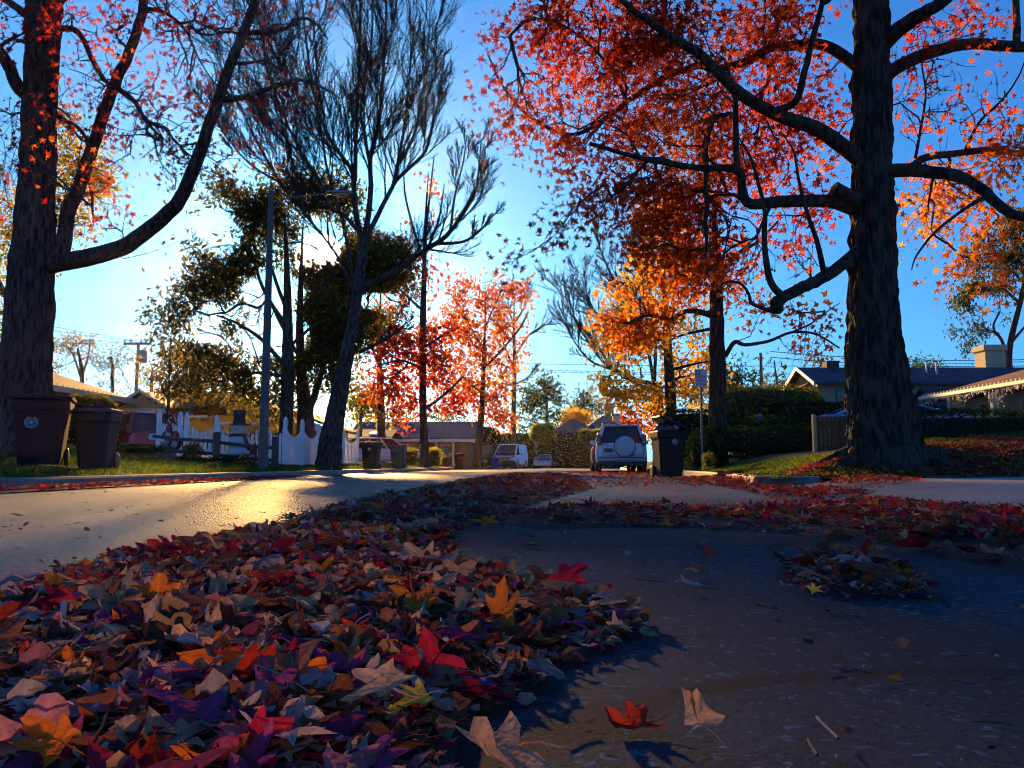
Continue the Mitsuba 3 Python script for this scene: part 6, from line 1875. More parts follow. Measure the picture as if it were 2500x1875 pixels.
# ------------------------------------------------------------------ hedges, shrubs, grass
def hedge(label, x0, x1, y0, y1, zt, size, pal, w, seed, dens=420, round_=0.25, name='hedge', zb=None, tmpl='oval', mat='leaf_mat'):
    """Clipped hedge: a core of dense dark twigs and leaves over its rounded faces."""
    rg = np.random.default_rng(seed)
    t = thing(name, label, 'hedge' if name == 'hedge' else 'shrub')
    zb = float(ground_z((x0 + x1) / 2, (y0 + y1) / 2)) if zb is None else zb
    hx, hy, hz = (x1 - x0) / 2, (y1 - y0) / 2, (zt - zb) / 2
    c = np.array([(x0 + x1) / 2, (y0 + y1) / 2, (zt + zb) / 2])
    area = 2 * (4 * hx * hz + 4 * hy * hz + 4 * hx * hy)
    n = int(area * dens)
    # points on the box faces, pushed onto a rounded box
    q = rg.uniform(-1, 1, (n, 3)) * [hx, hy, hz]
    A = np.array([hy * hz, hx * hz, hx * hy])
    ax = rg.choice(3, n, p=A / A.sum())
    q[np.arange(n), ax] = np.where(rg.random(n) < .5, -1, 1) * np.array([hx, hy, hz])[ax]
    r = min(round_, hx, hy, hz)
    inner = np.clip(q, -np.array([hx, hy, hz]) + r, np.array([hx, hy, hz]) - r)
    d = q - inner
    d /= np.linalg.norm(d, axis=1, keepdims=True) + 1e-9
    P = inner + d * r
    P = c + P + d * (0.28 * (meshkit.fbm((P + c) * 2.2, 3, seed)[:, None] - .5) - 0.08 * rg.random((n, 1)) ** 2)
    col = pick(pal, w, P, rg, 1.5, .6, seed)
    mb = MB()
    stamp(mb, TEMPL[tmpl], P, rand_rot(n, rg, -0.2), size * rg.uniform(.7, 1.25, n), col, .3, rg)
    tag(mb.build(t + '__leaves', mat), kind='stuff')
    mb = MB()
    m = trimesh.creation.icosphere(3, 1.0)
    v = np.array(m.vertices)
    v = np.sign(v) * np.abs(v) ** 0.45
    mb.add(v * [max(hx - .13, .05), max(hy - .13, .05), max(hz - .13, .05)] + c, m.faces, (.012, .016, .007))
    mb.build(t + '__stems', 'matte')
    return t


hedge('low clipped dark hedge along the verge behind the tall black bin and parking sign', 4.95, 8.3, 21.9, 23.1, 1.3, .07, GREEN, [2, 2.4, 1, .3], 1, 700)
hedge('rounded dark shrub at the left end of the low hedge beside the tall black bin', 4.62, 5.5, 21.2, 22.2, 1.02, .07, GREEN, [2, 2, 1, .3], 2, 700, .4, 'shrub')
hedge('tall dark hedge behind the silver SUV at the foot of the golden orange tree', 5.65, 7.6, 29.5, 31, 2.3, .08, GREEN, [2, 2.4, 1, .5], 3, 500)
hedge('dark green hedge below the gable end, right of the blue hooded shape', 8.9, 12.4, 27.5, 28.6, 2.42, .09, GREEN, [2, 2.4, 1.2, .5], 4, 420)
hedge('long low dark hedge right of the huge trunk below the blue car', 7.4, 15, 17.0, 18.2, 1.42, .08, GREEN, [2, 2.2, .9, .3], 5, 380, .2, zb=.45)
hedge('loose dark hedge in front of the broad shrubs right of the straight trunk', 6.6, 9.7, 24.9, 26, 1.75, .09, GREEN + YGREEN[:1], [2, 2, 1, .6, .4], 6, 420, .4)
hedge('broad leafy shrubs coloured as if sunlit behind the loose hedge, left of the gable house', 7.2, 11.3, 28.6, 30.6, 3.1, .12, OLIVE[1:] + YGREEN[:3], [1, 2, 1.4, 1, 1.6, 2, 1.2], 7, 260, .9, 'shrub')  # yellow-green leaf colours stand in for sunlight on these shrubs
hedge('wall of dark green hedge closing the far end of the street', -3.9, 12.5, 89.5, 93, 3.7, .22, [(.006, .022, .012), (.01, .036, .016), (.02, .06, .02)], [3, 2, .5], 8, 110, .8, tmpl='oval', mat='matte')
hedge('dark mass of shrubs left of the far hedge behind the dark car', -6.5, -1.2, 78, 82, 3.9, .22, [(.006, .022, .012), (.01, .036, .016), (.02, .06, .02)], [3, 2, .5], 9, 110, .9, 'shrub', mat='matte')
hedge('yellow-green sunlit bush on top of the far hedge, left of the teal roofs', 2.0, 4.7, 86.5, 89.4, 4.7, .3, YGREEN, [1.5, 2, 2, 1], 10, 70, 1.2, 'shrub', zb=2.6)
hedge('small sunlit yellow bush before the teal roofs', 6.9, 8.3, 84, 85.4, 4.0, .24, YGREEN, [1, 2, 2, 1], 11, 90, .6, 'shrub', zb=2.2)
hedge('yellow bush just left of the silver SUV roof', 8.2, 9.8, 84, 85.4, 4.0, .24, YGREEN, [1, 2, 2, 1], 12, 90, .6, 'shrub', zb=2.2)
hedge('dark hedge between the yellow bushes and the road, behind the brown car', 4.0, 10.5, 82.5, 83.8, 2.9, .2, [(.006, .022, .012), (.01, .036, .016), (.02, .06, .02)], [3, 2, .5], 13, 110, .5, zb=0.1, mat='matte')
hedge('large dark round bush beside the porch of the left house', -14.5, -12.7, 25.5, 27, 2.55, .1, OLIVE[:3] + [(.16, .08, .05)], [2, 2, 1, 1], 14, 380, .7, 'shrub')
hedge('golden-leaved bush just right of the edge trunk before the left house', -14.3, -13.2, 23.4, 24.6, 2.35, .1, YGREEN, [1, 2, 2, 1], 15, 330, .6, 'shrub')
hedge('small leafy bush growing through the rail fence in front of the pickets', -8.4, -7.95, 20.7, 21.3, .86, .06, OLIVE, [2, 2, 1, .4, .3], 16, 700, .25, 'shrub')
hedge('low dark bushes along the verge below the red SUV', -11.6, -8.9, 20.2, 21.4, .74, .07, GREEN, [2, 2, 1, .2], 17, 600, .35, 'shrub')
hedge('dark low bushes under the rail fence beside the snowman', -8.4, -6.6, 20.4, 21.0, .5, .06, GREEN, [2, 2, 1, .3], 18, 700, .2, 'shrub')
hedge('pale flowering bush at the left foot of the red and orange tree', px(985, 49), px(1019, 49), 48.5, 49.5, pz(1095, 49), .12, YGREEN + [(.5, .4, .35)], [1, 2, 1.5, .5, .8], 19, 200, .4, 'shrub', zb=.15)
hedge('pale flowering bush at the right foot of the red and orange tree', px(1044, 50), px(1078, 50), 49.5, 50.5, pz(1093, 50), .12, YGREEN + [(.55, .42, .4)], [1, 2, 1.5, .5, .8], 20, 200, .4, 'shrub', zb=.15)
hedge('little bright yellow-green bush on the grass right of the tall black bin', 4.72, 5.0, 20.3, 20.6, .56, .05, YGREEN, [1, 2, 2, .6], 21, 900, .12, 'shrub')
hedge('dark shrubs along the foot of the left house wall', -15.3, -14.2, 28.0, 31.5, 1.6, .1, GREEN, [2, 2, 1, .2], 23, 250, .4, 'shrub')
hedge('shadowy shrubs filling the garden behind the tall pickets', -10.6, -8.2, 31, 33, 1.5, .12, OLIVE, [2, 2, 1, .2, .1], 24, 200, .5, 'shrub')


def grass(region, n, seed, h=(.04, .1), zf=ground_z, cols=((.03, .07, .012), (.07, .13, .02), (.14, .17, .03))):
    rg = np.random.default_rng(seed)
    x = rg.uniform(region[0], region[1], n)
    y = rg.uniform(region[2], region[3], n)
    ok = meshkit.fbm(np.stack([x, y, 0 * x], 1) * 0.9, 3, seed) > (region[4] if len(region) > 4 else .3)
    ok &= (x < lk(y) - .2) | (x > rk(y) + .2)
    x, y = x[ok], y[ok]
    n = len(x)
    H = rg.uniform(*h, n)
    a = rg.uniform(0, 2 * np.pi, n)
    lean = rg.uniform(.1, .7, n) * H
    base = np.stack([x, y, zf(x, y) - .004], 1)
    side = np.stack([np.cos(a), np.sin(a), 0 * a], 1) * 0.004 * rg.uniform(.7, 1.6, (n, 1))
    fw = np.stack([-np.sin(a), np.cos(a), 0 * a], 1) * lean[:, None]
    V = np.stack([base - side, base + side, base + fw * .35 + side * .7 + np.stack([0 * H, 0 * H, H * .6], 1), base + fw + np.stack([0 * H, 0 * H, H], 1)], 1)
    F = (np.array([[0, 1, 2], [0, 2, 3]])[None] + (np.arange(n) * 4)[:, None, None]).reshape(-1, 3)
    c = np.array(cols)[rg.integers(0, len(cols), n)] * rg.uniform(.7, 1.3, (n, 1))
    return V.reshape(-1, 3), F, np.repeat(c, 4, 0)


mb = MB()
for reg, n, s in (((-12, -5.5, 8, 20, .3), 42000, 1), ((-8, -5.4, 20, 36, .3), 14000, 2), ((3.2, 5.2, 10.3, 21, .52), 30000, 3), ((5, 12, 10.6, 16.5, .62), 24000, 4), ((-7, -5, 36, 60, .3), 9000, 5), ((4.6, 5.2, 17, 22, .1), 9000, 6)):
    mb.add(*grass(reg, n, s))
k = mb.build('grass', 'leaf_mat')
tag(k, 'short green grass on the verges and mound', 'grass', kind='stuff')

# ------------------------------------------------------------------ fallen leaves
def curl_leaf(seed, kind='maple', rings=(.5, 1.0)):
    """A dry leaf with lobes, pleated, crumpled and curled: V, F and per-vertex tone; stalk included. Unit size about 1."""
    rg = np.random.default_rng(seed)
    lob = 5
    ang = np.linspace(-122, 122, lob) + rg.normal(size=lob) * 8
    LL = np.array([.46, .58, .66, .58, .46]) * rg.uniform(.82, 1.15, lob)
    hw, nt = (23, .4) if kind == 'maple' else (15, .27)
    out = []
    for i in range(lob):
        a, l = math.radians(ang[i]), LL[i]
        h = math.radians(hw)
        j = rg.uniform(.9, 1.1, 4)
        out += [(l * .66 * j[0] * math.sin(a - h), l * .66 * j[0] * math.cos(a - h)), (l * .86 * j[1] * math.sin(a - h * .45), l * .86 * j[1] * math.cos(a - h * .45)), (l * math.sin(a), l * math.cos(a)),
                (l * .86 * j[2] * math.sin(a + h * .45), l * .86 * j[2] * math.cos(a + h * .45)), (l * .66 * j[3] * math.sin(a + h), l * .66 * j[3] * math.cos(a + h))]
        if i < lob - 1:
            b = math.radians((ang[i] + ang[i + 1]) / 2)
            q = nt * rg.uniform(.75, 1.1)
            out.append((q * math.sin(b), q * math.cos(b)))
    out.append((0, -.12))
    O = np.array(out)
    if rg.random() < .4:                         # torn: one side missing
        d = rg.uniform(0, 2 * math.pi)
        e = np.array([math.cos(d), math.sin(d)])
        k = O @ e
        O = O - np.clip(k - .22, 0, 9)[:, None] * e * rg.uniform(.6, .95)
    n = len(O)
    V2 = np.array([(0, 0)] + [tuple(p * f) for f in rings for p in O])
    F = [[0, 1 + (i + 1) % n, 1 + i] for i in range(n)]
    for r_ in range(len(rings) - 1):
        a0, b0 = 1 + r_ * n, 1 + (r_ + 1) * n
        for i in range(n):
            j = (i + 1) % n
            F += [[a0 + i, a0 + j, b0 + j], [a0 + i, b0 + j, b0 + i]]
    x, y = V2[:, 0], V2[:, 1]
    r2 = np.hypot(x, y)
    th_ = np.degrees(np.arctan2(x, y))
    vein = np.min(np.abs(th_[:, None] - ang[None]), 1)
    z = .13 * np.sin(np.clip(vein, 0, 30) / 30 * math.pi / 2) * r2 * rg.uniform(.3, 1.8)
    P = np.stack([x, y, z], 1)
    P += (.2 * rg.uniform(.5, 1.4)) * (np.stack([meshkit.noise(P * 3.2 + seed * 3 + 50 * q) for q in range(3)], 1) - .5) * np.minimum(1, r2 * 2.5)[:, None] * [.5, .5, 1.3]
    for _ in range(2):                           # curl about a random axis: wrap the sheet round a cylinder
        a = rg.uniform(0, math.pi)
        k = rg.uniform(.3, 2.8) * rg.choice([-1, 1, 1])
        u = P[:, 0] * math.cos(a) + P[:, 1] * math.sin(a)
        w_ = -P[:, 0] * math.sin(a) + P[:, 1] * math.cos(a)
        R_ = 1 / k
        uu, zz = (R_ - P[:, 2]) * np.sin(u / R_), R_ - (R_ - P[:, 2]) * np.cos(u / R_)
        P = np.stack([uu * math.cos(a) - w_ * math.sin(a), uu * math.sin(a) + w_ * math.cos(a), zz], 1)
    tone = 1.0 + .3 * (vein < 5) - .5 * (meshkit.noise(P * 7 + seed) - .5) - .12 * (r2 > .5)
    s0 = P[n * len(rings)]
    st_, fs = tube_geo(spline([P[0], s0, s0 + [0.02, -.18, .08 * rg.uniform(-1, 1.5)], s0 + [rg.uniform(-.15, .15), -.42, .2 * rg.uniform(-1, 1)]], 5), np.linspace(.013, .009, 5), 3, False)
    F = np.vstack([np.array(F), fs + len(P)])
    tone = np.concatenate([tone, np.full(len(st_), 1.5)])
    P = np.vstack([P, st_])
    P[:, 2] -= np.percentile(P[:, 2], 3)
    return P, F, tone


LEAFV = [curl_leaf(100 + i, 'gum' if i % 5 < 3 else 'maple', (.34, .67, 1.0)) for i in range(20)]
MIDV = [curl_leaf(200 + i, 'gum' if i % 5 < 3 else 'maple', (1.0,)) for i in range(18)]
LOW = []
for i in range(10):                              # lighter curled leaves for farther off
    V, F = star_leaf(5, .34, 0, 0)
    rg = np.random.default_rng(300 + i)
    V = V.copy()
    V[:, 1] -= .3
    for _ in range(2):
        a, k = rg.uniform(0, math.pi), rg.uniform(.4, 2.0) * rg.choice([-1, 1, 1])
        u, w_ = V[:, 0] * math.cos(a) + V[:, 1] * math.sin(a), -V[:, 0] * math.sin(a) + V[:, 1] * math.cos(a)
        V = np.stack([np.sin(u * k) / k * math.cos(a) - w_ * math.sin(a), np.sin(u * k) / k * math.sin(a) + w_ * math.cos(a), V[:, 2] * .3 + (1 - np.cos(u * k)) / k], 1)
    V[:, 2] -= V[:, 2].min()
    LOW.append((V, F))
DRY = {'brown': (.3, .1, .055), 'dark brown': (.15, .05, .035), 'tan': (.5, .25, .14), 'greyish': (.42, .28, .26), 'purple': (.28, .045, .11), 'crimson': (.42, .018, .035), 'red': (.52, .04, .02), 'orange': (.66, .14, .02), 'yellow': (.7, .36, .05), 'dusty pink': (.44, .15, .15)}
DN = list(DRY)
DW_MAIN = np.array([5.4, 2.6, 2.8, 1.6, 1.1, .8, .55, .6, .04, 2.2])
DW_RED = np.array([3.6, 2.2, 1.0, .3, .7, 1.7, 1.5, 1.0, .15, .8])


def gpoly(p): return Polygon([tuple(gnd(u, v)) for u, v in p]).buffer(0)


DRIFT = gpoly([(-250, 1500), (0, 1466), (226, 1390), (380, 1352), (497, 1335), (600, 1303), (678, 1279), (780, 1250), (881, 1227), (1017, 1199), (1130, 1176), (1220, 1165), (1412, 1163), (1458, 1196), (1330, 1225), (1243, 1256), (1141, 1296), (1080, 1330),
               (1113, 1360), (1160, 1395), (1356, 1440), (1458, 1480), (1582, 1540), (1525, 1580), (1379, 1627), (1322, 1706), (1160, 1765), (1090, 1875), (1000, 2200), (600, 2700), (-400, 2700), (-700, 1900)])
CROSS = gpoly([(1150, 1276), (1300, 1246), (1550, 1243), (1800, 1250), (1930, 1240), (2060, 1228), (2150, 1222), (2300, 1240), (2500, 1262), (2800, 1290), (2800, 1440), (2500, 1396), (2290, 1362), (2100, 1328), (1900, 1302), (1600, 1288), (1300, 1292)])
KERBS = gpoly([(1640, 1172), (1780, 1168), (1900, 1195), (2150, 1210), (2120, 1226), (1900, 1224), (1760, 1190)])
PATCH = gpoly([(1910, 1380), (1990, 1366), (2060, 1368), (2200, 1392), (2280, 1424), (2270, 1462), (2150, 1472), (1960, 1456), (1915, 1425)])
APRON = gpoly([(1960, 1186), (2100, 1178), (2230, 1190), (2260, 1205), (2150, 1208), (2000, 1202)])


def sample(poly, n, rg):
    x0, y0, x1, y1 = poly.bounds
    out = np.zeros((0, 2))
    while len(out) < n:
        q = np.stack([rg.uniform(x0, x1, 4 * n), rg.uniform(y0, y1, 4 * n)], 1)
        out = np.vstack([out, q[shapely.contains_xy(poly, q[:, 0], q[:, 1])]])
    return out[:n]


def edge_dist(poly, q): return shapely.distance(poly.boundary, shapely.points(q))


def mound(q, poly, h, run): return h * sm(0, run, edge_dist(poly, q)) * (0.55 + 0.9 * meshkit.fbm(np.column_stack([q * 2.2, 0 * q[:, 0]]), 3, 9))


rg = np.random.default_rng(77)
LV = []                                          # all lying leaves: x, y, z, size, colour index, flatness


def scatter(poly, per_m2, h, run, weights, rg, ragged=0.25, maxd=1e9, size=.1, layers=True):
    n = int(poly.area * per_m2)
    q = sample(poly, n, rg)
    d = edge_dist(poly, q)
    nz = meshkit.fbm(np.column_stack([q * 3.1, 0 * d]), 3, 4)
    keep = rg.random(n) < np.clip(0.15 + d / ragged * (0.5 + nz), 0, 1)
    q, d = q[keep], d[keep]
    m = mound(q, poly, h, run)
    z = ground_z(q[:, 0], q[:, 1]) + 0.004 + m * (rg.random(len(q)) ** 0.45 if layers else 1)
    f = meshkit.fbm(np.column_stack([q * 1.7, 0 * q[:, 0] + 3]), 3, 12)
    w = np.cumsum(weights) / weights.sum()
    ci = np.searchsorted(w, np.clip(rg.random(len(q)) * .75 + .25 * np.clip((f - .5) * 2 + .5, 0, 1), 0, .999))
    LV.append(np.column_stack([q, z, size * (.42 + .85 * rg.random(len(q)) ** 1.5), ci, np.clip(0.25 + m / (h + 1e-6) * .5, 0, 1)]))


near = DRIFT.intersection(shapely.geometry.box(-9, 0.2, 9, 3.2))
mid = DRIFT.intersection(shapely.geometry.box(-9, 3.2, 9, 8))
far = DRIFT.intersection(shapely.geometry.box(-9, 8, 9, 40))
scatter(near, 3300, .034, .4, DW_MAIN, rg, .26, size=.074)
scatter(mid, 1100, .07, .4, DW_MAIN, rg, .3, size=.095)
scatter(far, 430, .08, .5, DW_MAIN * .5 + DW_RED * .5, rg, .5, size=.11)
cn = CROSS.intersection(shapely.geometry.box(-2, 0, 5, 40))
scatter(cn, 460, .042, .4, DW_RED, rg, .35, size=.1)
scatter(KERBS, 420, .06, .4, DW_RED, rg, .4, size=.11)
scatter(PATCH, 1200, .042, .16, DW_MAIN + [0, 0, 0, 0, 0, 0, 0, 1.5, .4, 0], rg, .22, size=.075)
scatter(APRON, 260, .04, .3, DW_RED, rg, .3, size=.1)
MOUND = Polygon([(3.3, 10.3), (5, 10.25), (9, 10.3), (12, 10.6), (12, 14.5), (8, 14.5), (6.4, 13), (4.6, 13), (3.8, 12)])
scatter(MOUND, 640, .03, .3, DW_RED + [2, 2, 0, 0, 0, 0, 0, 0, 0, 0], rg, .4, size=.11)
scatter(Polygon([(-5.3, 8), (-4.75, 8), (-4.6, 13), (-4.7, 19), (-5.25, 19)]), 300, .04, .2, DW_RED, rg, .25, size=.11)
scatter(Polygon([(-5.2, 26), (-4.6, 27), (-3.6, 45), (-2.6, 58), (-3.4, 58), (-4.2, 46)]), 60, .03, .2, DW_RED, rg, .4, size=.13)
scatter(Polygon([(-7.4, 44), (-5.6, 44), (-4.2, 54), (-3.6, 62), (-6, 62)]), 60, .02, .3, DW_RED + [0, 0, 4, 0, 0, 0, 0, 3, 2, 0], rg, .4, size=.14)
scatter(Polygon([(2.6, 20), (4.4, 20), (5.2, 30), (5.6, 38), (2.2, 34), (1.6, 26)]), 60, .03, .3, DW_RED, rg, .5, size=.12)
scatter(Polygon([(0.2, 9), (2.9, 9.6), (3.8, 16), (4.2, 20), (1.2, 20), (.4, 14)]), 26, .01, .3, DW_RED, rg, .5, size=.11)
scatter(gpoly([(1180, 1300), (1560, 1300), (2000, 1345), (2500, 1420), (2500, 1700), (1700, 1875), (1250, 1800), (1500, 1600), (1620, 1530), (1400, 1430), (1160, 1380)]), 9, .0, .3, DW_MAIN, rg, .2, size=.06)
scatter(Polygon([(-4.6, 2), (-1.2, 3.4), (-.6, 10), (.6, 18), (-4.6, 20)]), 2.2, .0, .3, DW_MAIN, rg, .2, size=.08)
scatter(Polygon([(-9.5, 12), (-5.6, 12), (-5.6, 19), (-9.5, 19)]), 22, .01, .3, DW_RED, rg, .5, size=.1)
ALL = np.vstack(LV)


def leaf_rot(n, flat, rg):
    """Lying leaves: mostly flat, tilted by disorder."""
    a = rg.uniform(0, 2 * np.pi, n)
    tilt = np.abs(rg.normal(size=n)) * (0.12 + 0.5 * flat)
    tilt = np.where(rg.random(n) < .35, np.pi - tilt, tilt)
    b = rg.uniform(0, 2 * np.pi, n)
    ca, sa, ct, stl, cb, sb = np.cos(a), np.sin(a), np.cos(tilt), np.sin(tilt), np.cos(b), np.sin(b)
    o, z = np.ones(n), np.zeros(n)
    Rz = np.array([[ca, -sa, z], [sa, ca, z], [z, z, o]]).transpose(2, 0, 1)
    Rx = np.array([[o, z, z], [z, ct, -stl], [z, stl, ct]]).transpose(2, 0, 1)
    Rb = np.array([[cb, -sb, z], [sb, cb, z], [z, z, o]]).transpose(2, 0, 1)
    return Rb @ Rx @ Rz


dist = np.hypot(ALL[:, 0], ALL[:, 1])
# keep the lens clear
ok = (dist > 0.42)
ALL, dist = ALL[ok], dist[ok]
ROT = leaf_rot(len(ALL), ALL[:, 5], rg)
COLS = np.array([DRY[k] for k in DN])
col = COLS[ALL[:, 4].astype(int)] * rg.uniform(.6, 1.35, (len(ALL), 1))
# the leaves that show largest: things of their own
uu = ALL[:, 0] / ALL[:, 1] * FOC + 1250
vv = 1137 + (CAMZ - ALL[:, 2]) / ALL[:, 1] * FOC
vis = (uu > 0) & (uu < 2500) & (vv > 1150) & (vv < 1990) & (ALL[:, 1] > .5)
score = np.where(vis, ALL[:, 3] / dist * (0.5 + ALL[:, 5]) + 0.02 * rg.random(len(ALL)), -1)
top = np.argsort(-score)[:270]
mine = np.zeros(len(ALL), bool)
mine[top] = True
GPLY = {}
# leaves that stand out in the picture
HERO = [('crimson leaf standing upright at the right end of the near drift', (1385, 1418), .11, 'crimson', 1.2, .04, 0.3, 1), ('large crimson leaf with broad lobes in the middle of the near drift', (1060, 1620), .125, 'crimson', .95, .035, 2.6, 3),
        ('pale cream folded leaf near the bottom centre of the drift', (940, 1680), .1, 'tan', .5, .05, 1.1, 11), ('golden curled leaf right of the pale folded leaf', (1030, 1715), .07, 'yellow', .3, .03, 2.2, 7),
        ('wide orange-tan leaf curling up in the centre of the drift', (1020, 1480), .13, 'orange', .6, .05, 3.5, 9), ('salmon-orange leaf right of the wide orange-tan leaf', (1220, 1500), .12, 'orange', .8, .045, 5.0, 11),
        ('magenta leaf glowing in the left middle of the drift', (560, 1470), .11, 'purple', .5, .04, .5, 2), ('deep rust-orange leaf at the bottom left corner', (150, 1810), .085, 'orange', .9, .05, 1.0, 17),
        ('dark red leaf at the bottom edge left of the centre', (620, 1800), .08, 'crimson', .7, .04, 4.1, 6), ('curled brown leaf with pale crinkled face lying on the road at lower right', (1705, 1790), .075, 'tan', .9, .018, 0.8, 8),
        ('flat red-brown leaf lying on the road left of the curled brown leaf', (1560, 1770), .085, 'red', .25, .008, 1.7, 10), ('small bright yellow upright leaf in the clump on the right', (1988, 1440), .04, 'yellow', 1.3, .03, 0.2, 12),
        ('red curled leaf lying alone on the road right of the drift', (1737, 1358), .07, 'red', .5, .01, 2.0, 14), ('olive-brown humped leaf alone on the road below the red curled leaf', (1722, 1402), .07, 'brown', .2, .008, 1.0, 13),
        ('grey papery leaf fragments on the road left of the small clump', (1690, 1440), .08, 'greyish', .15, .006, .4, 15), ('pink-white leaf tilted at the edge of the right leaf band', (2208, 1310), .09, 'tan', 1.1, .03, 1.4, 0),
        ('bluish curled leaf arching in the left half of the near drift', (850, 1560), .11, 'greyish', .5, .045, 2.9, 14), ('tan twisted leaf at the bottom edge beside the drift', (1240, 1850), .12, 'tan', .35, .02, 2.2, 3),
        ('orange star-shaped leaf lying flat at the far end of the dry patch', (1190, 1278), .15, 'orange', .4, .03, .6, 5), ('tall brown leaf standing on edge in the middle of the drift', (1040, 1370), .11, 'tan', 1.4, .05, .9, 7)]
HXY = []
for lab, (u, v), s, cn_, tilt, dz, a, vi in HERO:
    xy = gnd(u, v, dz)
    s *= .8
    HXY.append(xy)
    V, F, tone = LEAFV[vi]
    cz, sz2, ct, stl = math.cos(a), math.sin(a), math.cos(tilt), math.sin(tilt)
    R = np.array([[1, 0, 0], [0, ct, -stl], [0, stl, ct]]) @ np.array([[cz, -sz2, 0], [sz2, cz, 0], [0, 0, 1]])
    c = np.array(DRY[cn_]) * (1.25) * tone[:, None]
    P = (V * s) @ R.T
    P[:, 2] -= P[:, 2].min() if dz < .02 else 0
    P = P + [xy[0], xy[1], .006 if dz < .02 else dz]
    k = numbered('fallen_leaf')
    scene[k] = mikit.ply((P, F), 'dry_leaf_mat', smooth=True, color=np.clip(c, .003, .9))
    tag(k, lab, 'leaf')


SHORT = ['upright crimson leaf', 'broad crimson leaf', 'pale folded leaf', 'golden curled leaf', 'wide orange-tan leaf', 'salmon-orange leaf', 'magenta leaf', 'rust-orange corner leaf', 'dark red bottom leaf', 'crinkled brown leaf', 'flat red-brown leaf',
         'yellow leaf of the small clump', 'lone red curled leaf', 'olive humped leaf', 'grey papery leaf', 'pink-white tilted leaf', 'bluish arching leaf', 'tan twisted leaf', 'flat orange star leaf', 'tall brown upright leaf']
USED = {}
HX = np.array(HXY)
for i in sorted(top, key=lambda i: dist[i]):
    v, ci = int(rg.integers(len(LEAFV))), int(ALL[i, 4])
    sh = int(rg.integers(3))
    if (v, ci, sh) not in GPLY:
        V, F, tone = LEAFV[v]
        c = np.clip(COLS[ci] * (.7, 1.0, 1.3)[sh] * tone[:, None], .003, .9)
        c[len(V) - 15:] = (.2, .12, .07)
        GPLY[v, ci, sh] = mikit.ply((V, F), 'dry_leaf_mat', smooth=True, color=c)
    M = np.eye(4)
    M[:3, :3] = ROT[i] * ALL[i, 3]
    M[:3, 3] = ALL[i, :3]
    k = numbered('fallen_leaf')
    scene[k] = {**GPLY[v, ci, sh], 'to_world': T(M)}
    d = ALL[i, :2] - HX
    h = int(np.argmin(np.hypot(*d.T)))
    e = d[h]
    where = ('right of' if e[0] > 0 else 'left of') if abs(e[0]) > abs(e[1]) else ('behind' if e[1] > 0 else 'in front of')
    size_ = 'small ' if ALL[i, 3] < .055 else 'large ' if ALL[i, 3] > .085 else ''
    lab = f'{DN[ci]} {"pale " if sh == 2 else "dark-toned " if sh == 0 else ""}dry leaf {where} the {SHORT[h]}'
    n_ = USED[lab] = USED.get(lab, 0) + 1
    if n_ > 1:
        lab += ', ' + ('', '', 'second', 'third', 'fourth', 'fifth', 'sixth', 'seventh', 'eighth', 'ninth')[min(n_, 9)] + ' nearest'
    tag(k, lab, 'leaf', f'{DN[ci]} leaves lying {where} the {SHORT[h]}')
# everything else that lies about: uncountable litter
mb, mf = MB(), MB()
rest = np.where(~mine)[0]
nearm, midm = dist[rest] < 1.25, dist[rest] < 3.4
for grp, lib, m_ in ((rest[nearm], LEAFV, mb), (rest[midm & ~nearm], MIDV, mb), (rest[~midm], LOW, mf)):
    v = rg.integers(0, len(lib), len(grp))
    for k in range(len(lib)):
        s = grp[v == k]
        if len(s) == 0:
            continue
        V, F = lib[k][:2]
        W = np.einsum('nij,kj->nki', ROT[s], V) * ALL[s, 3][:, None, None] + ALL[s, None, :3]
        W[..., 2] = np.maximum(W[..., 2], ground_z(W[..., 0], W[..., 1]) + .003)
        tone = lib[k][2] if len(lib[k]) > 2 else 0.8 + .4 * rg.random(len(V))
        c = np.clip(col[s][:, None] * np.asarray(tone)[None, :, None], .003, .9)
        m_.add(W.reshape(-1, 3), (F[None] + (np.arange(len(s)) * len(V))[:, None, None]).reshape(-1, 3), c.reshape(-1, 3))
fq = np.vstack([sample(near, 15000, rg), sample(PATCH, 900, rg), sample(cn, 3000, rg), np.column_stack([rg.uniform(-2.5, 2.5, 500), .7 + 5 * rg.random(500) ** 1.4])])
inn = shapely.contains_xy(DRIFT, fq[:, 0], fq[:, 1])
fm = np.where(inn, mound(fq, near, .036, .4), .004)
fm[15000:15900] = mound(fq[15000:15900], PATCH, .05, .16)
fP = np.column_stack([fq, ground_z(fq[:, 0], fq[:, 1]) + .003 + fm * rg.random(len(fq)) ** .4])
fR = leaf_rot(len(fq), np.full(len(fq), .5), rg)[:, :, [0, 2, 1]] * np.array([1, 1, 1.0])
fR = leaf_rot(len(fq), np.full(len(fq), .6), rg)
fc = COLS[rg.choice(len(DN), len(fq), p=DW_MAIN / DW_MAIN.sum())] * rg.uniform(.6, 1.4, (len(fq), 1))
stamp(mb, (np.array([(0, 0, 0), (.4, .35, .22), (.1, 1, .1), (-.35, .6, .3), (-.45, .1, .1)]), np.array([[0, 1, 3], [1, 2, 3], [0, 3, 4]])), fP, fR, .008 + .024 * rg.random(len(fq)) ** 1.6, fc, .3, rg)
for m_ in (mb, mf):
    k = m_.build('leaf_litter', 'dry_leaf_mat', m_ is mb)
    tag(k, 'dense brown and red leaf litter of the drift close to the camera' if m_ is mb else 'scattered red and brown leaf litter along kerbs, road and mound farther off', 'leaf litter', kind='stuff')
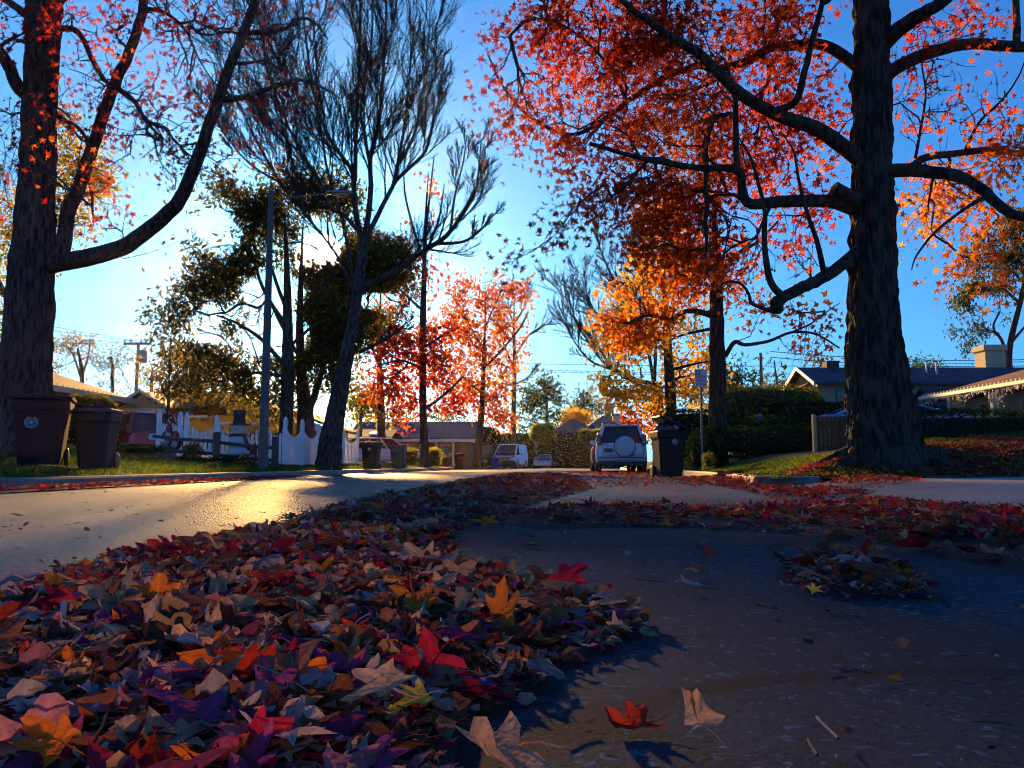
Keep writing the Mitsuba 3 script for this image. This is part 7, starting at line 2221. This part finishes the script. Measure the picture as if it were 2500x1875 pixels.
# packed litter under the leaves, so that no bare road shows through the drift
for poly, h, run, step in ((near, .028, .3, .05), (mid, .035, .4, .1), (far, .05, .5, .2), (CROSS.intersection(shapely.geometry.box(-2, 0, 6, 12)), .025, .35, .08)):
    x0, y0, x1, y1 = poly.bounds
    X, Y = np.meshgrid(np.arange(x0, x1 + step, step), np.arange(y0, y1 + step, step))
    q = np.stack([X.ravel(), Y.ravel()], 1)
    ins = shapely.contains_xy(poly, q[:, 0], q[:, 1])
    z = np.where(ins, mound(q, poly, h, run) - .002, -.03) + ground_z(q[:, 0], q[:, 1])
    V, F = sheet(X, Y, z.reshape(X.shape))
    mb = MB()
    cc = np.array((.035, .02, .014)) * (0.5 + meshkit.noise(V * 40))[:, None]
    mb.add(V, F, cc)
    k = mb.build('leaf_mould', 'matte', True)
    tag(k, 'dark crumbled leaf mould packed beneath the drift', 'leaf mould', kind='stuff')
# grit, crumbs and bits of twig on the road
rg = np.random.default_rng(9)
mb = MB()
n = 3600
q = np.stack([rg.uniform(-3.2, 3.0, n), 0.6 + 6.0 * rg.random(n) ** 1.6], 1)
s = rg.uniform(.0008, .0026, n) * (1 + 1.0 * (rg.random(n) < .04))
tet = np.array([(1, 0, 0), (-.5, .86, 0), (-.5, -.86, 0), (0.1, 0, .9)])
V = tet[None] * s[:, None, None] * rg.uniform(.6, 1.4, (n, 4, 1)) + np.column_stack([q, ground_z(q[:, 0], q[:, 1]) + .001])[:, None]
F = np.array([[0, 1, 3], [1, 2, 3], [2, 0, 3]])
cg = np.array([(.1, .09, .075), (.08, .05, .03), (.2, .18, .16), (.05, .04, .03)])[rg.integers(0, 4, n)]
mb.add(V.reshape(-1, 3), (F[None] + (np.arange(n) * 4)[:, None, None]).reshape(-1, 3), np.repeat(cg, 4, 0))
for i in range(150):
    p = np.array([rg.uniform(-1.6, 2.2), .7 + 3.5 * rg.random() ** 1.4])
    a, L = rg.uniform(0, 6.28), rg.uniform(.015, .07)
    z = float(ground_z(*p)) + (.05 if DRIFT.contains(Point(*p)) else .004)
    d = np.array([math.cos(a), math.sin(a), rg.uniform(-.05, .35) if z > .03 else 0.02])
    P = np.append(p, z) + np.linspace(0, 1, 5)[:, None] * d * L + np.column_stack([0 * np.zeros(5), np.sin(np.linspace(0, 3, 5)) * L * .12, np.zeros(5)])
    mb.tube(P, rg.uniform(.0007, .0016), 4, (.3, .2, .11) if rg.random() < .5 else (.1, .06, .04), False)
k = mb.build('road_grit', 'matte')
tag(k, 'grit, crumbs and broken stalks strewn over the near road', 'grit', kind='stuff')

tag('haze', 'thin sunlit haze in the air of the street', 'haze', kind='stuff')
